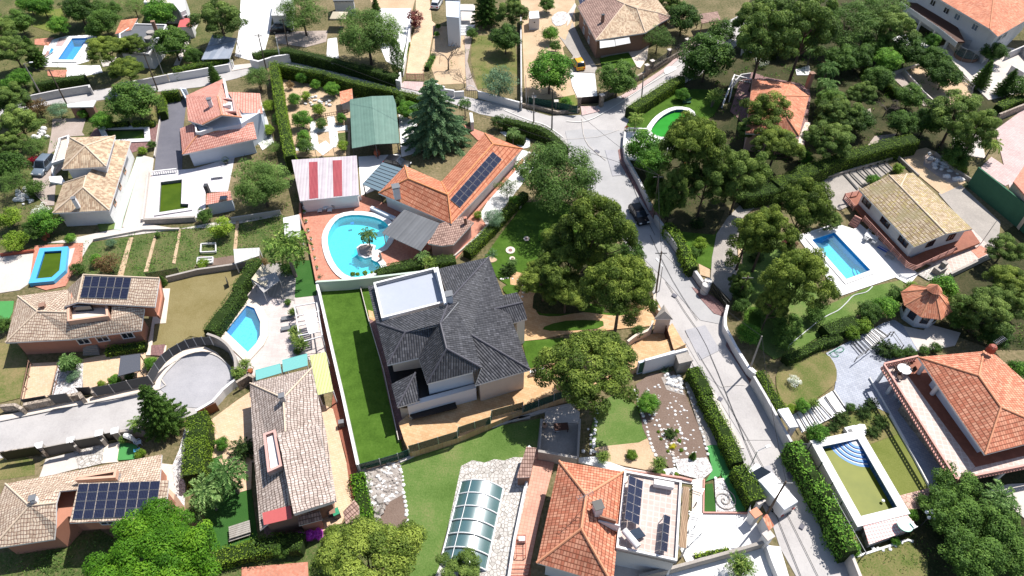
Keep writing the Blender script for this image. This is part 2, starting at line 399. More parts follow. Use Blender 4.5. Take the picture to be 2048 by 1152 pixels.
MDEF.update(
 ground=noisy([(54, 56, 34), (80, 84, 46), (124, 114, 82), (156, 138, 108), (80, 92, 48)], .12, 2.5, .5, .95, .8, .12),
 scrub=noisy([(44, 56, 28), (76, 90, 44), (126, 118, 80), (70, 86, 38)], .2, 3, .5, .95, .9, .15),
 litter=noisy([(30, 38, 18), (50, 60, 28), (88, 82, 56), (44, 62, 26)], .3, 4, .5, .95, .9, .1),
 lawn=grass([(44, 70, 22), (68, 98, 32), (84, 116, 42), (116, 130, 72)], .6, 5),
 lawn_dull=grass([(64, 88, 40), (84, 112, 50), (104, 130, 66), (134, 138, 88), (160, 140, 104)], .22, 6),
 lawn_olive=grass([(92, 100, 44), (112, 122, 58), (134, 138, 76), (160, 140, 104)], .25, 7),
 lawn_worn=grass([(70, 92, 36), (98, 112, 56), (146, 132, 92), (172, 140, 104)], .3, 6),
 lawn_dry=grass([(112, 104, 62), (134, 122, 80), (150, 138, 98), (122, 124, 62)], .3, 7),
 lawn_fake=grass([(52, 92, 42), (62, 104, 48), (78, 116, 58)], .5, 10),
 carpet_green=plain((88, 160, 90), .9, .1, .12),
 veg=noisy([(48, 70, 32), (66, 96, 40), (100, 112, 62), (134, 122, 88), (72, 104, 40)], .35, 3.5, .55, .95, .9, .2),
 asphalt=noisy([(160, 155, 152), (184, 179, 177), (200, 195, 192), (174, 169, 165)], .25, 6, .4, .9, .25, .02),
 asphalt2=noisy([(150, 150, 154), (178, 176, 180), (198, 195, 198)], .35, 7, .45, .9, .25, .02),
 asphalt_dark=noisy([(98, 98, 108), (116, 115, 124), (132, 130, 138)], .3, 7, .4, .9, .3, .02),
 patch=noisy([(166, 164, 164), (182, 180, 180), (198, 195, 194)], .3, 6, .4, .9, .2, .01),
 tar=plain((60, 60, 62), .8), paint=plain((235, 233, 228), .6),
 kerb=plain((214, 206, 198), .8, .2, .15),
 pave_red=slabs([(150, 110, 108), (170, 130, 126)], .4, .4, .02, (120, 95, 92), 60),
 pave_pink=slabs([(222, 190, 186), (232, 206, 200)], .4, .4, .02, (190, 160, 158), 25),
 pave_cream=noisy([(226, 206, 186), (238, 222, 206), (246, 236, 226)], .4, 5, .5, .85, .2, .02),
 conc=noisy([(196, 186, 176), (216, 206, 198), (232, 224, 216)], .3, 5, .5, .9, .25, .02),
 conc_white=noisy([(226, 222, 220), (246, 244, 242), (255, 252, 250)], .3, 4, .4, .85, .2, .02),
 conc_grey=noisy([(150, 144, 138), (176, 168, 160), (206, 196, 186)], .35, 5, .5, .9, .3, .03),
 gravel=noisy([(150, 134, 126), (186, 170, 160), (212, 198, 190)], .6, 14, .7, .95, .8, .06),
 pebble=crazy([(206, 200, 198), (250, 248, 246), (236, 230, 228)], (150, 140, 136), 3.5, .05),
 soil=noisy([(110, 92, 80), (134, 114, 102), (152, 134, 122)], .4, 7, .6, .95, .8, .08),
 soil_light=noisy([(176, 146, 116), (200, 170, 138), (216, 190, 158), (160, 140, 96)], .3, 5, .5, .95, .6, .08),
 rock=noisy([(150, 140, 132), (186, 176, 168), (214, 206, 200)], 1.5, 8, .5, .9, .8, .15),
 orange_pave=slabs([(224, 178, 128), (238, 200, 154)], .5, .3, .012, (206, 156, 104), 18, .5),
 cream_pave=slabs([(244, 206, 168), (250, 218, 186)], .35, .2, .012, (228, 184, 146), 15, .5),
 terra=slabs([(220, 140, 114), (236, 164, 138)], .25, .25, .02, (206, 150, 126), 28, .5),
 terra2=slabs([(232, 172, 148), (240, 186, 162)], .35, .35, .012, (200, 130, 108), 12, 0),
 terra_shade=slabs([(164, 98, 74), (174, 108, 84)], .35, .35, .006, (150, 90, 68), 12, 0),  # terra floor tone with roof and wall shade put into the colour
 pinktile=slabs([(232, 212, 202), (222, 194, 182)], .55, .55, .05, (244, 226, 216), 12, 0),
 whitetile=slabs([(252, 248, 250), (240, 232, 236)], .5, .5, .012, (220, 212, 214), 5, 0),
 decktile=slabs([(240, 226, 220), (232, 216, 210)], 1.2, .16, .012, (208, 192, 186), -5, .5),
 bluetile=slabs([(202, 206, 216), (186, 190, 202)], .45, .3, .02, (160, 168, 190), 30, .5),
 greytile=slabs([(196, 190, 190), (176, 168, 168)], .3, .3, .03, (140, 130, 130), 12, .5),
 crazy=crazy([(198, 192, 184), (230, 224, 218), (214, 206, 198)], (150, 142, 134), 2.6, .06),
 crazy_pink=crazy([(216, 176, 160), (232, 198, 182)], (150, 120, 104), 2.2, .05),
 stonewall=crazy([(172, 156, 140), (206, 190, 172), (150, 136, 122)], (120, 108, 98), 2.6, .04),
 white=plain((250, 247, 246), .75, .2, .05), whitewall=plain((238, 236, 236), .8, .2, .1),
 oldwhite=noisy([(186, 180, 178), (218, 214, 212), (238, 236, 234)], .5, 3, .5, .85, .2, .02),
 roofwhite=noisy([(176, 182, 196), (190, 195, 207)], .4, 4, .4, .7, .1, .01),
 cream=plain((236, 218, 200), .8, .2, .1), beige=plain((222, 204, 180), .85, .2, .12), peach=plain((232, 186, 160), .8, .2, .1),
 salmon=plain((206, 146, 122), .85, .2, .12), pinkwall=plain((222, 178, 168), .85, .2, .1), brownwall=plain((168, 132, 114), .85, .2, .12),
 bluewhite=plain((226, 234, 246), .8, .2, .06), greenwall=plain((206, 222, 206), .8, .2, .1), mint=plain((190, 214, 204), .7, .2, .1),
 black=plain((28, 28, 30), .4, .4), darkgrey=plain((70, 72, 76), .5, .4), midgrey=plain((128, 130, 134), .5, .4), steel=plain((190, 194, 198), .35, .5, .08, .6),
 greenpanel=plain((58, 98, 78), .7, .2, .15), greencourt=plain((70, 118, 92), .85, .2, .2), wood=plain((150, 92, 60), .6, .3, .25), darkwood=plain((92, 58, 44), .6, .3, .25), redwood=plain((172, 86, 66), .6, .3, .2),
 rail=plain((222, 160, 146), .6, .3), greywood=stripes([(186, 180, 172), (166, 158, 150)], .14, 0, .8, .02, False),
 slatwood=stripes([(190, 160, 130), (160, 130, 104)], .18, 0, .8, .02, False, (96, 74, 58)),
 t_orange=tiles([(200, 128, 98), (214, 146, 114), (190, 116, 88), (222, 160, 130)], .24, .4, .8, .6, None, 0, .3),
 t_orange_line=tiles([(216, 146, 116), (226, 162, 132), (208, 134, 106), (198, 120, 92)], .28, .44, .2, .8, (156, 92, 68), 0, .36),
 t_pool=tiles([(204, 134, 104), (216, 148, 116), (186, 112, 84), (222, 160, 128)], .26, .62, .4, .8, (170, 92, 62), 0, .28),
 t_salmon=tiles([(214, 154, 138), (224, 170, 154), (202, 138, 122)], .26, .42, .8, .6, (186, 112, 96), 0, .2),
 t_tan=tiles([(190, 166, 138), (204, 182, 154), (174, 148, 122), (162, 134, 110)], .25, .4, .8, .6, None, 0, .3),
 t_tan_pool=tiles([(196, 176, 146), (212, 192, 164), (172, 148, 116), (196, 178, 122)], .26, .42, .9, .7, (132, 108, 80), 0, .3, .75, (172, 160, 118)),
 t_mottle=tiles([(198, 178, 156), (214, 196, 174), (182, 160, 138), (206, 188, 168)], .27, .36, .7, .6, (142, 106, 92), .45, .18),
 t_mottle2=tiles([(180, 164, 154), (198, 182, 172), (164, 148, 138), (206, 192, 182)], .27, .36, .7, .6, (104, 86, 78), .4, .22),
 t_brown=tiles([(164, 134, 122), (182, 152, 138), (140, 112, 102)], .26, .42, .8, .7, (116, 84, 72), 0, .3),
 t_black=tiles([(70, 70, 74), (84, 84, 88), (60, 60, 64), (98, 98, 103)], .27, .36, 1.5, .5, (32, 31, 34), 0, .15, .36, None, .06),
 ridge_orange=plain((240, 168, 130), .8, .2, .15), ridge_tan=plain((240, 216, 190), .8, .2, .12), ridge_black=plain((92, 90, 98), .5, .4, .1), ridge_pool=plain((244, 164, 112), .8, .2, .15),
 m_white=stripes([(220, 210, 212), (204, 192, 198)], .45, 0, .5, .04), m_red=stripes([(184, 80, 86), (168, 66, 74)], .2, 0, .5, .04), m_green=stripes([(116, 148, 134), (108, 140, 126)], .5, 90, .55, .02),
 m_grey=stripes([(118, 120, 124), (106, 108, 112)], .5, 0, .6, .03), m_grey2=stripes([(178, 184, 196), (150, 160, 176)], .9, 0, .5, .03), m_lime=stripes([(226, 232, 160), (214, 224, 146)], .34, 0, .6, .05, True, (186, 196, 120)),
 m_white2=stripes([(242, 240, 238), (228, 226, 222)], .5, 0, .5, .03), m_old=noisy([(196, 180, 170), (222, 208, 200), (238, 228, 222)], .3, 3, .5, .7, .3, .05), redsheet=plain((214, 108, 106), .6, .3, .1),
 thatch=noisy([(200, 186, 160), (226, 214, 190)], .8, 9, .6, .9, .4, .04), cloth=plain((250, 248, 244), .9, .1, .03), greycloth=plain((196, 192, 190), .9, .1, .1), darkcloth=plain((96, 98, 104), .9, .1), bluecloth=plain((70, 100, 190), .9, .1), greencloth=plain((70, 160, 120), .9, .1), redcloth=plain((196, 66, 50), .9, .1), mintplastic=plain((150, 214, 190), .4, .4, .02),
 water_clear=clearwater((.40, .92, 1.0)), water_blue=clearwater((.42, .86, 1.0)), water_deep=clearwater((.32, .74, 1.0)),
 pool_cyan=caustic((120, 226, 236), (160, 240, 246), 2.4), pool_blue=caustic((96, 206, 240), (190, 242, 250), 3.2), pool_deep=caustic((40, 150, 226), (66, 180, 240), 3), pool_navy=slabs([(52, 92, 140), (70, 112, 160)], .3, .3, .02, (96, 136, 176)), pool_sky=caustic((80, 190, 240), (90, 200, 245), 2),
 w_green=murky((64, 88, 14), (84, 106, 24)), w_green2=murky((88, 112, 40), (120, 138, 60)), w_bright=murky((34, 140, 30), (50, 160, 50)), w_olive=murky((112, 120, 26), (132, 136, 40)), w_dark=murky((60, 92, 34), (98, 128, 50)),
 glass=glassy((44, 52, 64)), glass_lt=glassy((120, 136, 152), .1, .7), glass_cover=glassy((66, 108, 108), .38, 1.0, 1.0, 1.9), glass_teal=glassy((120, 206, 200), .3, .6, .75), glass_roof=glassy((150, 176, 190), .1, .9, .55), smoke=glassy((110, 112, 120), .15, .6, .7), screen=glassy((50, 54, 58), .5, .2, .5), mesh_green=glassy((48, 84, 74), .7, .1, .8), net=glassy((170, 175, 178), .7, .1, .25),
 solar=solar, redwhite=redwhite, bluepaint=plain((40, 130, 214), .5, .4), skypaint=plain((92, 190, 240), .5, .4, .05), stepblue=stepstripe, checker_grey=slabs([(90, 86, 90), (226, 222, 222)], .3, .3, .01, (120, 116, 116), 30, .5),
 carwhite=plain((244, 244, 246), .25, .6, .01), carblack=plain((28, 30, 36), .35, .25, .01), carblue=plain((120, 134, 150), .25, .6, .01), caryellow=plain((236, 176, 30), .3, .5, .02), tyre=plain((28, 28, 28), .8), clay=plain((196, 110, 80), .8), wirem=plain((44, 44, 46), .6), polewood=plain((128, 112, 100), .9, .1, .25), poleconc=plain((186, 178, 170), .9, .1, .15), redlamp=plain((190, 40, 30), .5), plastic=plain((245, 245, 245), .4, .4, .02),
 bark=noisy([(78, 64, 54), (106, 90, 78), (130, 114, 102)], 2, 12, .5, .95, .8, .05), barkgrey=noisy([(120, 108, 100), (150, 138, 128)], 2, 12, .5, .95, .6, .03),
 hcore=noisy([(34, 50, 16), (50, 70, 22)], 1, 8, .5, .95, .9, .1),
 l_pine=leaf((38, 56, 16), (86, 106, 38), (142, 156, 66)), l_pine2=leaf((40, 60, 24), (84, 108, 46), (130, 148, 72)),
 l_dark=leaf((36, 58, 20), (68, 98, 36), (104, 134, 56)), l_green=leaf((36, 72, 18), (74, 118, 34), (118, 158, 56)), l_bright=leaf((38, 74, 8), (70, 114, 18), (112, 150, 36)),
 l_olive=leaf((44, 68, 26), (78, 106, 44), (118, 144, 72)), l_grey=leaf((54, 78, 58), (90, 120, 88), (140, 166, 130)), l_cedar=leaf((40, 68, 42), (80, 112, 76), (128, 156, 112)),
 l_lime=leaf((66, 92, 20), (108, 136, 36), (152, 172, 62)), l_brown=leaf((62, 50, 30), (104, 84, 52), (140, 116, 76)), l_palm=leaf((46, 76, 36), (86, 120, 60), (146, 170, 104), .25), l_cycad=leaf((24, 40, 18), (46, 70, 30), (84, 106, 46), .2), l_yucca=leaf((56, 84, 34), (104, 134, 56), (170, 184, 96), .25),
 l_hedge=leaf((56, 78, 16), (86, 110, 24), (116, 140, 40), .25), l_hedge_lt=leaf((58, 84, 18), (88, 116, 28), (124, 148, 44), .25), l_hedge_dk=leaf((38, 58, 18), (64, 90, 28), (92, 118, 40), .25),
 l_mag=leaf((120, 24, 120), (176, 54, 176), (206, 96, 206)), l_red=leaf((120, 14, 40), (186, 34, 66), (210, 70, 100)), l_white=leaf((90, 120, 60), (220, 226, 210), (250, 250, 244)), l_yellow=leaf((120, 120, 20), (190, 184, 36), (226, 214, 60)), l_maroon=leaf((60, 26, 30), (96, 44, 46), (124, 70, 60)))
# ---------------------------------------------------------------- foliage
RNG = np.random.default_rng(7)
def leafmesh(name, C, S, mat, T=None, up=.55, asp=.6, axis=None, nrm=None, parent=None, loc=None):
    """one mesh of many small bent leaf faces; C centres, S sizes, T tint 0..1"""
    C = np.asarray(C, float); n = len(C); S = np.broadcast_to(np.asarray(S, float), (n,))
    nv = RNG.normal(size=(n, 3)); nv /= np.linalg.norm(nv, axis=1)[:, None]
    if nrm is not None: nv = nv*.55 + nrm*.8
    nv[:, 2] += up; nv /= np.linalg.norm(nv, axis=1)[:, None]
    t = RNG.normal(size=(n, 3)) if axis is None else np.asarray(axis, float) + RNG.normal(size=(n, 3))*.25
    t -= (t*nv).sum(1)[:, None]*nv; t /= np.linalg.norm(t, axis=1)[:, None] + 1e-9; b = np.cross(nv, t)
    a = t*S[:, None]*.5; b = b*S[:, None]*.5*asp
    V = np.stack([C - a, C - b*.9, C + a, C + b*.9], 1).reshape(-1, 3)
    me = bpy.data.meshes.new(name); me.vertices.add(4*n); me.vertices.foreach_set('co', V.ravel())
    me.loops.add(4*n); me.loops.foreach_set('vertex_index', np.arange(4*n, dtype=np.int32))
    me.polygons.add(n); me.polygons.foreach_set('loop_start', np.arange(0, 4*n, 4, dtype=np.int32))
    T = RNG.random(n) if T is None else np.clip(T + RNG.normal(size=n)*.13, 0, 1)
    at = me.attributes.new('tint', 'FLOAT', 'FACE'); at.data.foreach_set('value', T.astype(np.float32))
    me.update(); me.materials.append(MAT(mat))
    if parent is None and loc is None: return me
    o = link(bpy.data.objects.new(name, me))
    if parent: o.parent = parent
    if loc is not None: o.location = loc
    return o
def sph(n, flat=1.0, up=-.25):
    d = RNG.normal(size=(n*3, 3)); d /= np.linalg.norm(d, axis=1)[:, None]; d = d[d[:, 2] > up][:n]; return d
def clumps(P, Rr, per, size, tint=None, flat=.7, shell=.45):
    """leaf centres on and inside clumps; P clump centres, Rr radii"""
    C = []; Nn = []; T = []
    for i, (p, r) in enumerate(zip(P, Rr)):
        m = max(4, int(per*r*r)); d = sph(m); rad = (shell + (1-shell)*RNG.random(len(d))**.5)
        C.append(p + d*r*rad[:, None]*np.array([1, 1, flat])); Nn.append(d)
        tt = (tint[i] if tint is not None else .5); T.append(np.full(len(d), tt) + (d[:, 2])*.1)  # leaves on top of each clump tinted lighter, light painted in
    return np.vstack(C), np.vstack(Nn), np.concatenate(T)
def branchtrunk(H, r0, tips, bark='bark', fork=.45, lean=(0, 0)):
    m = MB(); top = Vector((lean[0], lean[1], H)); k = 5
    pts = [Vector((lean[0]*(i/k)**1.5 + .12*math.sin(i*2.1)*H*.05, lean[1]*(i/k)**1.5, H*i/k)) for i in range(k+1)]
    m.tube(pts, [r0*(1 - .55*i/k) for i in range(k+1)], 7)
    for tp in tips:
        tp = Vector(tp); s = fork + (1-fork)*RNG.random()*.85; b = pts[0].lerp(pts[-1], s)
        b = Vector((pts[int(s*k)].x, pts[int(s*k)].y, H*s)); mid = b.lerp(tp, .5) + Vector((0, 0, -.08*(tp-b).length)); m.tube([b, mid, tp], [r0*.34, r0*.22, r0*.07], 5)
    return m
def dome(n, r, h0, h1, fill=.35, jit=.1, lump=.0):
    """clump centres over a dome of radius r between heights h0..h1"""
    P = []
    i = 0
    while len(P) < n:
        i += 1; a = RNG.random()*6.283; q = RNG.random()**.5; lobes = 1 + lump*math.sin(3*a + .7) + lump*.6*math.sin(5*a+2)
        rr = q*r*lobes; top = h0 + (h1-h0)*math.sqrt(max(0, 1-q*q*.95))
        z = top - (RNG.random()**1.6)*(top-h0)*fill if RNG.random() < .75 else h0 + (top-h0)*RNG.random()
        P.append((rr*math.cos(a), rr*math.sin(a), z + RNG.normal()*jit))
    return np.array(P)
PROTO = {}
def proto(kind, crown, trunk, R0, H0, bark='bark', lab=None): PROTO[kind] = (crown, trunk, R0, H0, bark)
def mesh_of(mb, mat):
    me = bpy.data.meshes.new('trunk'); me.from_pydata(mb.v, [], mb.f); me.update(); me.materials.append(MAT(mat)); return me
def mk_pine(kind, mat, n, rc, seed, H=8.0, r=4.6, h0=5.6, h1=9.6, lump=.12, per=330, size=.3, fill=.5, lean=(0, 0)):
    global RNG; RNG = np.random.default_rng(seed)
    P = dome(n, r-rc*.6, h0, h1-rc*.5, fill, .25, lump); Rr = rc*(.65 + .6*RNG.random(n)); T = .3 + .45*(P[:, 2]-h0)/(h1-h0) + RNG.normal(size=n)*.12  # higher clumps tinted lighter: sunlit crown top painted into the leaf colour
    C, Nn, TT = clumps(P, Rr, per, size, T, .62, .35)
    me = leafmesh('crown', C, size*(.7+.6*RNG.random(len(C))), mat, TT, .35, .5, nrm=Nn)
    tips = P[RNG.permutation(n)[:14]]
    proto(kind, me, mesh_of(branchtrunk(h0+1.2, .26, tips, lean=lean), 'bark'), r, (h0+h1)/2)
def mk_round(kind, mat, seed, r=2.2, h0=.5, h1=4.0, n=60, rc=.7, per=170, size=.24, asp=.6, up=.5, trunk=True, lump=.06, fill=.9, bark='bark'):
    global RNG; RNG = np.random.default_rng(seed)
    P = []
    while len(P) < n:
        d = RNG.normal(size=3); d /= np.linalg.norm(d); q = .55 + .45*RNG.random(); a = math.atan2(d[1], d[0]); lb = 1 + lump*math.sin(3*a+seed) + lump*math.sin(7*a)
        P.append(((r-rc*.5)*lb*d[0]*q, (r-rc*.5)*lb*d[1]*q, (h0+h1)/2 + (h1-h0-rc)/2*d[2]*q))
    P = np.array(P); Rr = rc*(.6+.7*RNG.random(n)); T = .5 + RNG.normal(size=n)*.16
    C, Nn, TT = clumps(P, Rr, per, size, T, .85, .4)
    me = leafmesh('crown', C, size*(.7+.6*RNG.random(len(C))), mat, TT, up, asp, nrm=Nn)
    tips = P[RNG.permutation(n)[:8]]
    proto(kind, me, mesh_of(branchtrunk(h0 + (h1-h0)*.45, .05*r, tips, fork=.3), bark), r, (h0+h1)/2)
def mk_conifer(kind, mat, seed, r, H, tiers, per, size, droop=.25, gap=.0, asp=.3, pw=1.0):
    global RNG; RNG = np.random.default_rng(seed); C = []; A = []; T = []; tips = []
    for i in range(tiers):
        z = H*(.08 + .9*i/tiers); rr = r*(1 - (i/tiers))**pw + .1; nb = max(5, int(11*(rr/r)**.5))
        for b in range(nb):
            a = 2*math.pi*(b + .5*(i % 2) + .3*RNG.random())/nb; L = rr*(.75 + .35*RNG.random()); m = int(per*L)
            t = RNG.random(m)**.7; wv = (1-t)*.28*L + .12; side = RNG.normal(size=m)*wv*.55
            x = t*L*math.cos(a) - side*math.sin(a); y = t*L*math.sin(a) + side*math.cos(a); zz = z + .15*L*t - droop*L*t*t - abs(side)*.25 + RNG.normal(size=m)*.06
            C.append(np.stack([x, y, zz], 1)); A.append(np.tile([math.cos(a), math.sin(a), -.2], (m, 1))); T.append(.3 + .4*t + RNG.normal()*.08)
            if i % 2 == 0 and b % 2 == 0: tips.append((L*.8*math.cos(a), L*.8*math.sin(a), z))
    C = np.vstack(C); me = leafmesh('crown', C, size*(.7+.6*RNG.random(len(C))), mat, np.concatenate(T), .5, asp, axis=np.vstack(A))
    m = MB().tube([(0, 0, 0), (0, 0, H*.5), (0, 0, H*.97)], [r*.055+.05, r*.035+.03, .03], 7)
    for tp in tips: m.tube([(0, 0, tp[2]), tp], [.06, .02], 4)
    proto(kind, me, mesh_of(m, 'bark'), r, H*.35)
def mk_column(kind, mat, seed, r=1.1, H=6.5, n=7000, size=.2):
    global RNG; RNG = np.random.default_rng(seed); z = RNG.random(n)**.8; a = RNG.random(n)*6.283
    pr = np.sin(np.pi*np.clip(z*.86+.12, 0, 1))**.6; q = (.55+.45*RNG.random(n)**.5)*(1 + .12*np.sin(a*4 + z*25))
    C = np.stack([r*pr*q*np.cos(a), r*pr*q*np.sin(a), .3 + z*(H-.3)], 1); Nn = np.stack([np.cos(a), np.sin(a), .2+0*a], 1)
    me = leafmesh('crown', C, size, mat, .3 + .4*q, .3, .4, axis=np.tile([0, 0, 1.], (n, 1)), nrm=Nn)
    proto(kind, me, mesh_of(MB().tube([(0, 0, 0), (0, 0, H*.8)], [.12, .05], 6), 'bark'), r, H*.5)
def mk_palm(kind, mat, seed, H, nf, L, droop, wd, rt, leaf_n=34, up0=.7, heads=1, size=.34, stiff=False, bark='barkgrey'):
    global RNG; RNG = np.random.default_rng(seed); C = []; A = []; T = []; rib = MB(); m = MB()
    for hd in range(heads):
        ox, oy = ((RNG.random(2)-.5)*1.1 if heads > 1 else (0, 0)); Hh = H*(1 - .25*hd/heads) if heads > 1 else H
        m.tube([(0, 0, 0), (ox*.5, oy*.5, Hh*.5), (ox, oy, Hh)], [rt*1.25, rt, rt*.85], 8)
        for f in range(nf):
            a = 2*math.pi*(f*.618); e = up0*(1 - 1.35*f/nf) + RNG.normal()*.08; l = L*(.85+.3*RNG.random()); pts = []
            p = np.array([ox, oy, Hh]); el = e*1.5
            for k in range(9):
                pts.append(p.copy()); p = p + l/8*np.array([math.cos(el)*math.cos(a), math.cos(el)*math.sin(a), math.sin(el)]); el -= droop/8
            pts = np.array(pts); rib.tube(pts[::2], [.035, .03, .02, .015, .01], 4)
            for s in (-1, 1):
                m_ = leaf_n; t = np.linspace(.12, 1, m_); c = np.stack([np.interp(t*8, range(9), pts[:, q]) for q in range(3)], 1)
                sd = np.array([-math.sin(a), math.cos(a), 0])*s; ax = sd*.9 + np.array([math.cos(a), math.sin(a), -.35])*.7
                off = (np.sin(np.pi*np.clip(t*.85+.1, 0, 1)))[:, None]*wd*.5
                C.append(c + ax*off); A.append(np.tile(ax, (m_, 1))); T.append(.3 + .4*RNG.random(m_) + (.2 if f < nf*.3 else 0))
    C = np.vstack(C); n = len(C); me = leafmesh('fronds', C, wd*1.15, mat, np.concatenate(T), .6, .2 if not stiff else .16, axis=np.vstack(A))
    # the ribs join the frond mesh
    bmv = np.array([tuple(v) for v in rib.v]); me2 = mesh_of(rib, mat)
    PROTO[kind] = (me, mesh_of(m, bark), L, H*.9, bark, me2)
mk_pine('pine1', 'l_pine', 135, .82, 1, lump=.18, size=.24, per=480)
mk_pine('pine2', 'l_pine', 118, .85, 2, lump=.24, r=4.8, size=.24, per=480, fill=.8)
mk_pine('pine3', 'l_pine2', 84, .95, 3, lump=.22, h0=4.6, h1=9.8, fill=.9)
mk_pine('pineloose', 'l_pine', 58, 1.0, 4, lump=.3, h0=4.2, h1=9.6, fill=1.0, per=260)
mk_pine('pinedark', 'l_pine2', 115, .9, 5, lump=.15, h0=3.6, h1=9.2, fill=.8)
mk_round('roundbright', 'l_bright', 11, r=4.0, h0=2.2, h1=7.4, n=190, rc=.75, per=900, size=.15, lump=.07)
mk_round('bush', 'l_green', 12)
mk_round('bush2', 'l_dark', 13, lump=.1)
mk_round('bushlime', 'l_lime', 14, lump=.1, per=130)
mk_round('olive', 'l_olive', 15, r=2.6, h0=1.1, h1=4.6, lump=.12, per=140, size=.2, asp=.4, n=70)
mk_round('olivebig', 'l_olive', 25, r=4.4, h0=1.6, h1=7.6, lump=.14, per=130, size=.26, asp=.4, n=130, rc=.9)
mk_round('grey', 'l_grey', 16, r=2.6, h0=.9, h1=4.4, lump=.08, per=150, size=.22, asp=.4, n=70)
mk_round('mimosa', 'l_olive', 17, r=4.2, h0=1.4, h1=7.2, n=150, rc=.9, per=190, size=.26, asp=.35, lump=.1)
mk_round('broad', 'l_dark', 18, r=3.6, h0=1.2, h1=6.8, n=110, rc=.9, per=150, size=.3, lump=.1)
mk_round('broad2', 'l_green', 19, r=3.4, h0=1.2, h1=6.0, n=100, rc=.85, per=150, size=.28, lump=.12)
mk_round('brown', 'l_brown', 20, lump=.16, per=90)
mk_round('red', 'l_red', 21, r=1.4, h0=.4, h1=2.0, n=26, rc=.4)
mk_round('maroon', 'l_maroon', 22, r=1.6, h0=.4, h1=3.0, n=34, rc=.5)
mk_round('white', 'l_white', 23, r=1.3, h0=.1, h1=1.8, n=26, rc=.4, per=220, size=.16)
mk_round('yellow', 'l_yellow', 24, r=1.1, h0=.1, h1=1.2, n=26, rc=.35, per=260, size=.16)
mk_round('ball', 'l_hedge_lt', 26, r=1.0, h0=.05, h1=1.7, n=60, rc=.3, per=600, size=.14, lump=.0)
mk_conifer('cedar', 'l_cedar', 31, 6.2, 12.5, 15, 150, .34, .34, asp=.4, pw=.62)
mk_conifer('spruce', 'l_dark', 32, 2.6, 8.5, 18, 110, .26, .12, pw=.75)
mk_column('cypress', 'l_dark', 33)
mk_column('cypressgrey', 'l_grey', 34, r=1.3, H=5.5)
mk_palm('palm', 'l_palm', 41, 5.2, 26, 2.9, 2.0, .62, .17)
mk_palm('palm2', 'l_yucca', 42, 5.6, 30, 3.2, 1.7, .62, .22)
mk_palm('cycad', 'l_cycad', 43, .8, 34, 1.5, 1.0, .34, .2, 26, .75)
mk_palm('yucca', 'l_yucca', 44, 2.0, 30, .95, .4, .3, .09, 10, .95, 3, stiff=True)
mk_palm('agave', 'l_grey', 45, .15, 22, .9, .5, .2, .06, 10, .9, stiff=True)
def mk_bare():
    global RNG; RNG = np.random.default_rng(51); m = MB(); tw = MB()
    def grow(p, d, L, r, dep):
        q = p + d*L; (m if dep > 2 else tw).tube([p, p.lerp(q, .5) + Vector(RNG.normal(size=3)*L*.05), q], [r, r*.85, r*.65], 4)
        if dep == 0: return
        for k in range(3 if dep > 1 else 4):
            dd = (d + Vector(RNG.normal(size=3)*.5) + Vector((0, 0, .08))).normalized(); grow(q if k else p.lerp(q, .7), dd, L*.72, r*.6, dep-1)
    grow(Vector((0, 0, 0)), Vector((.05, 0, 1)), 1.5, .13, 5)
    PROTO['bare'] = (mesh_of(tw, 'barkgrey'), mesh_of(m, 'barkgrey'), 2.3, 2.6, 'barkgrey')
mk_bare()
NOTRUNK = {'ball', 'white', 'yellow', 'red', 'agave'}
TREEN = {'pine': 'pine_tree', 'palm': 'palm_tree', 'cyca': 'cycad', 'cypr': 'cypress_tree', 'ceda': 'cedar_tree', 'spru': 'spruce_tree', 'bare': 'bare_tree', 'oliv': 'olive_tree', 'yucc': 'yucca', 'agav': 'agave'}
def tree(kind, s, rpx, label, name=None, cat=None, hz=1.0, z0=0.0, group=None):
    """s: where the middle of the crown is seen; rpx: how wide (radius) it is seen"""
    while kind[-1] == '^': kind = kind[:-1]; hz *= 1.5
    pr = PROTO[kind]; p = N(s)[0]; rpx = rpx/TILES.get(s.split()[0], (0, 0, 1))[2]; R0, H0 = pr[2], pr[3]; hc = 1.0
    for _ in range(6):
        sc_ = rpx/ppm(p[1], z0+hc)/R0; hc = H0*sc_*hz
    g = G(p[0], p[1], z0+hc); rt = random.Random(int(p[0]*7+p[1]*13)); hz = hz*1.0
    nm = name or TREEN.get(kind[:4]) or ('shrub' if sc_*R0 < 2.0 or kind in NOTRUNK else 'tree')
    ct = cat or ('tree' if 'tree' in nm else {'shrub': 'shrub'}.get(nm, 'plant'))
    o = thing(nm, label, ct, (g.x, g.y, z0), group, rt.random()*6.28)
    s3 = (sc_, sc_, sc_*hz)
    c = link(bpy.data.objects.new('fronds' if len(pr) > 5 else ('twigs' if kind == 'bare' else ('crown' if 'tree' in nm else 'foliage')), pr[0])); c.parent = o; c.scale = s3
    if kind not in NOTRUNK:
        t = link(bpy.data.objects.new('trunk' if 'tree' in nm or kind in ('yucca', 'cycad') else 'stem', pr[1])); t.parent = o; t.scale = s3
    if len(pr) > 5:
        r_ = link(bpy.data.objects.new('frond_rib', pr[5])); r_.parent = c
    return o
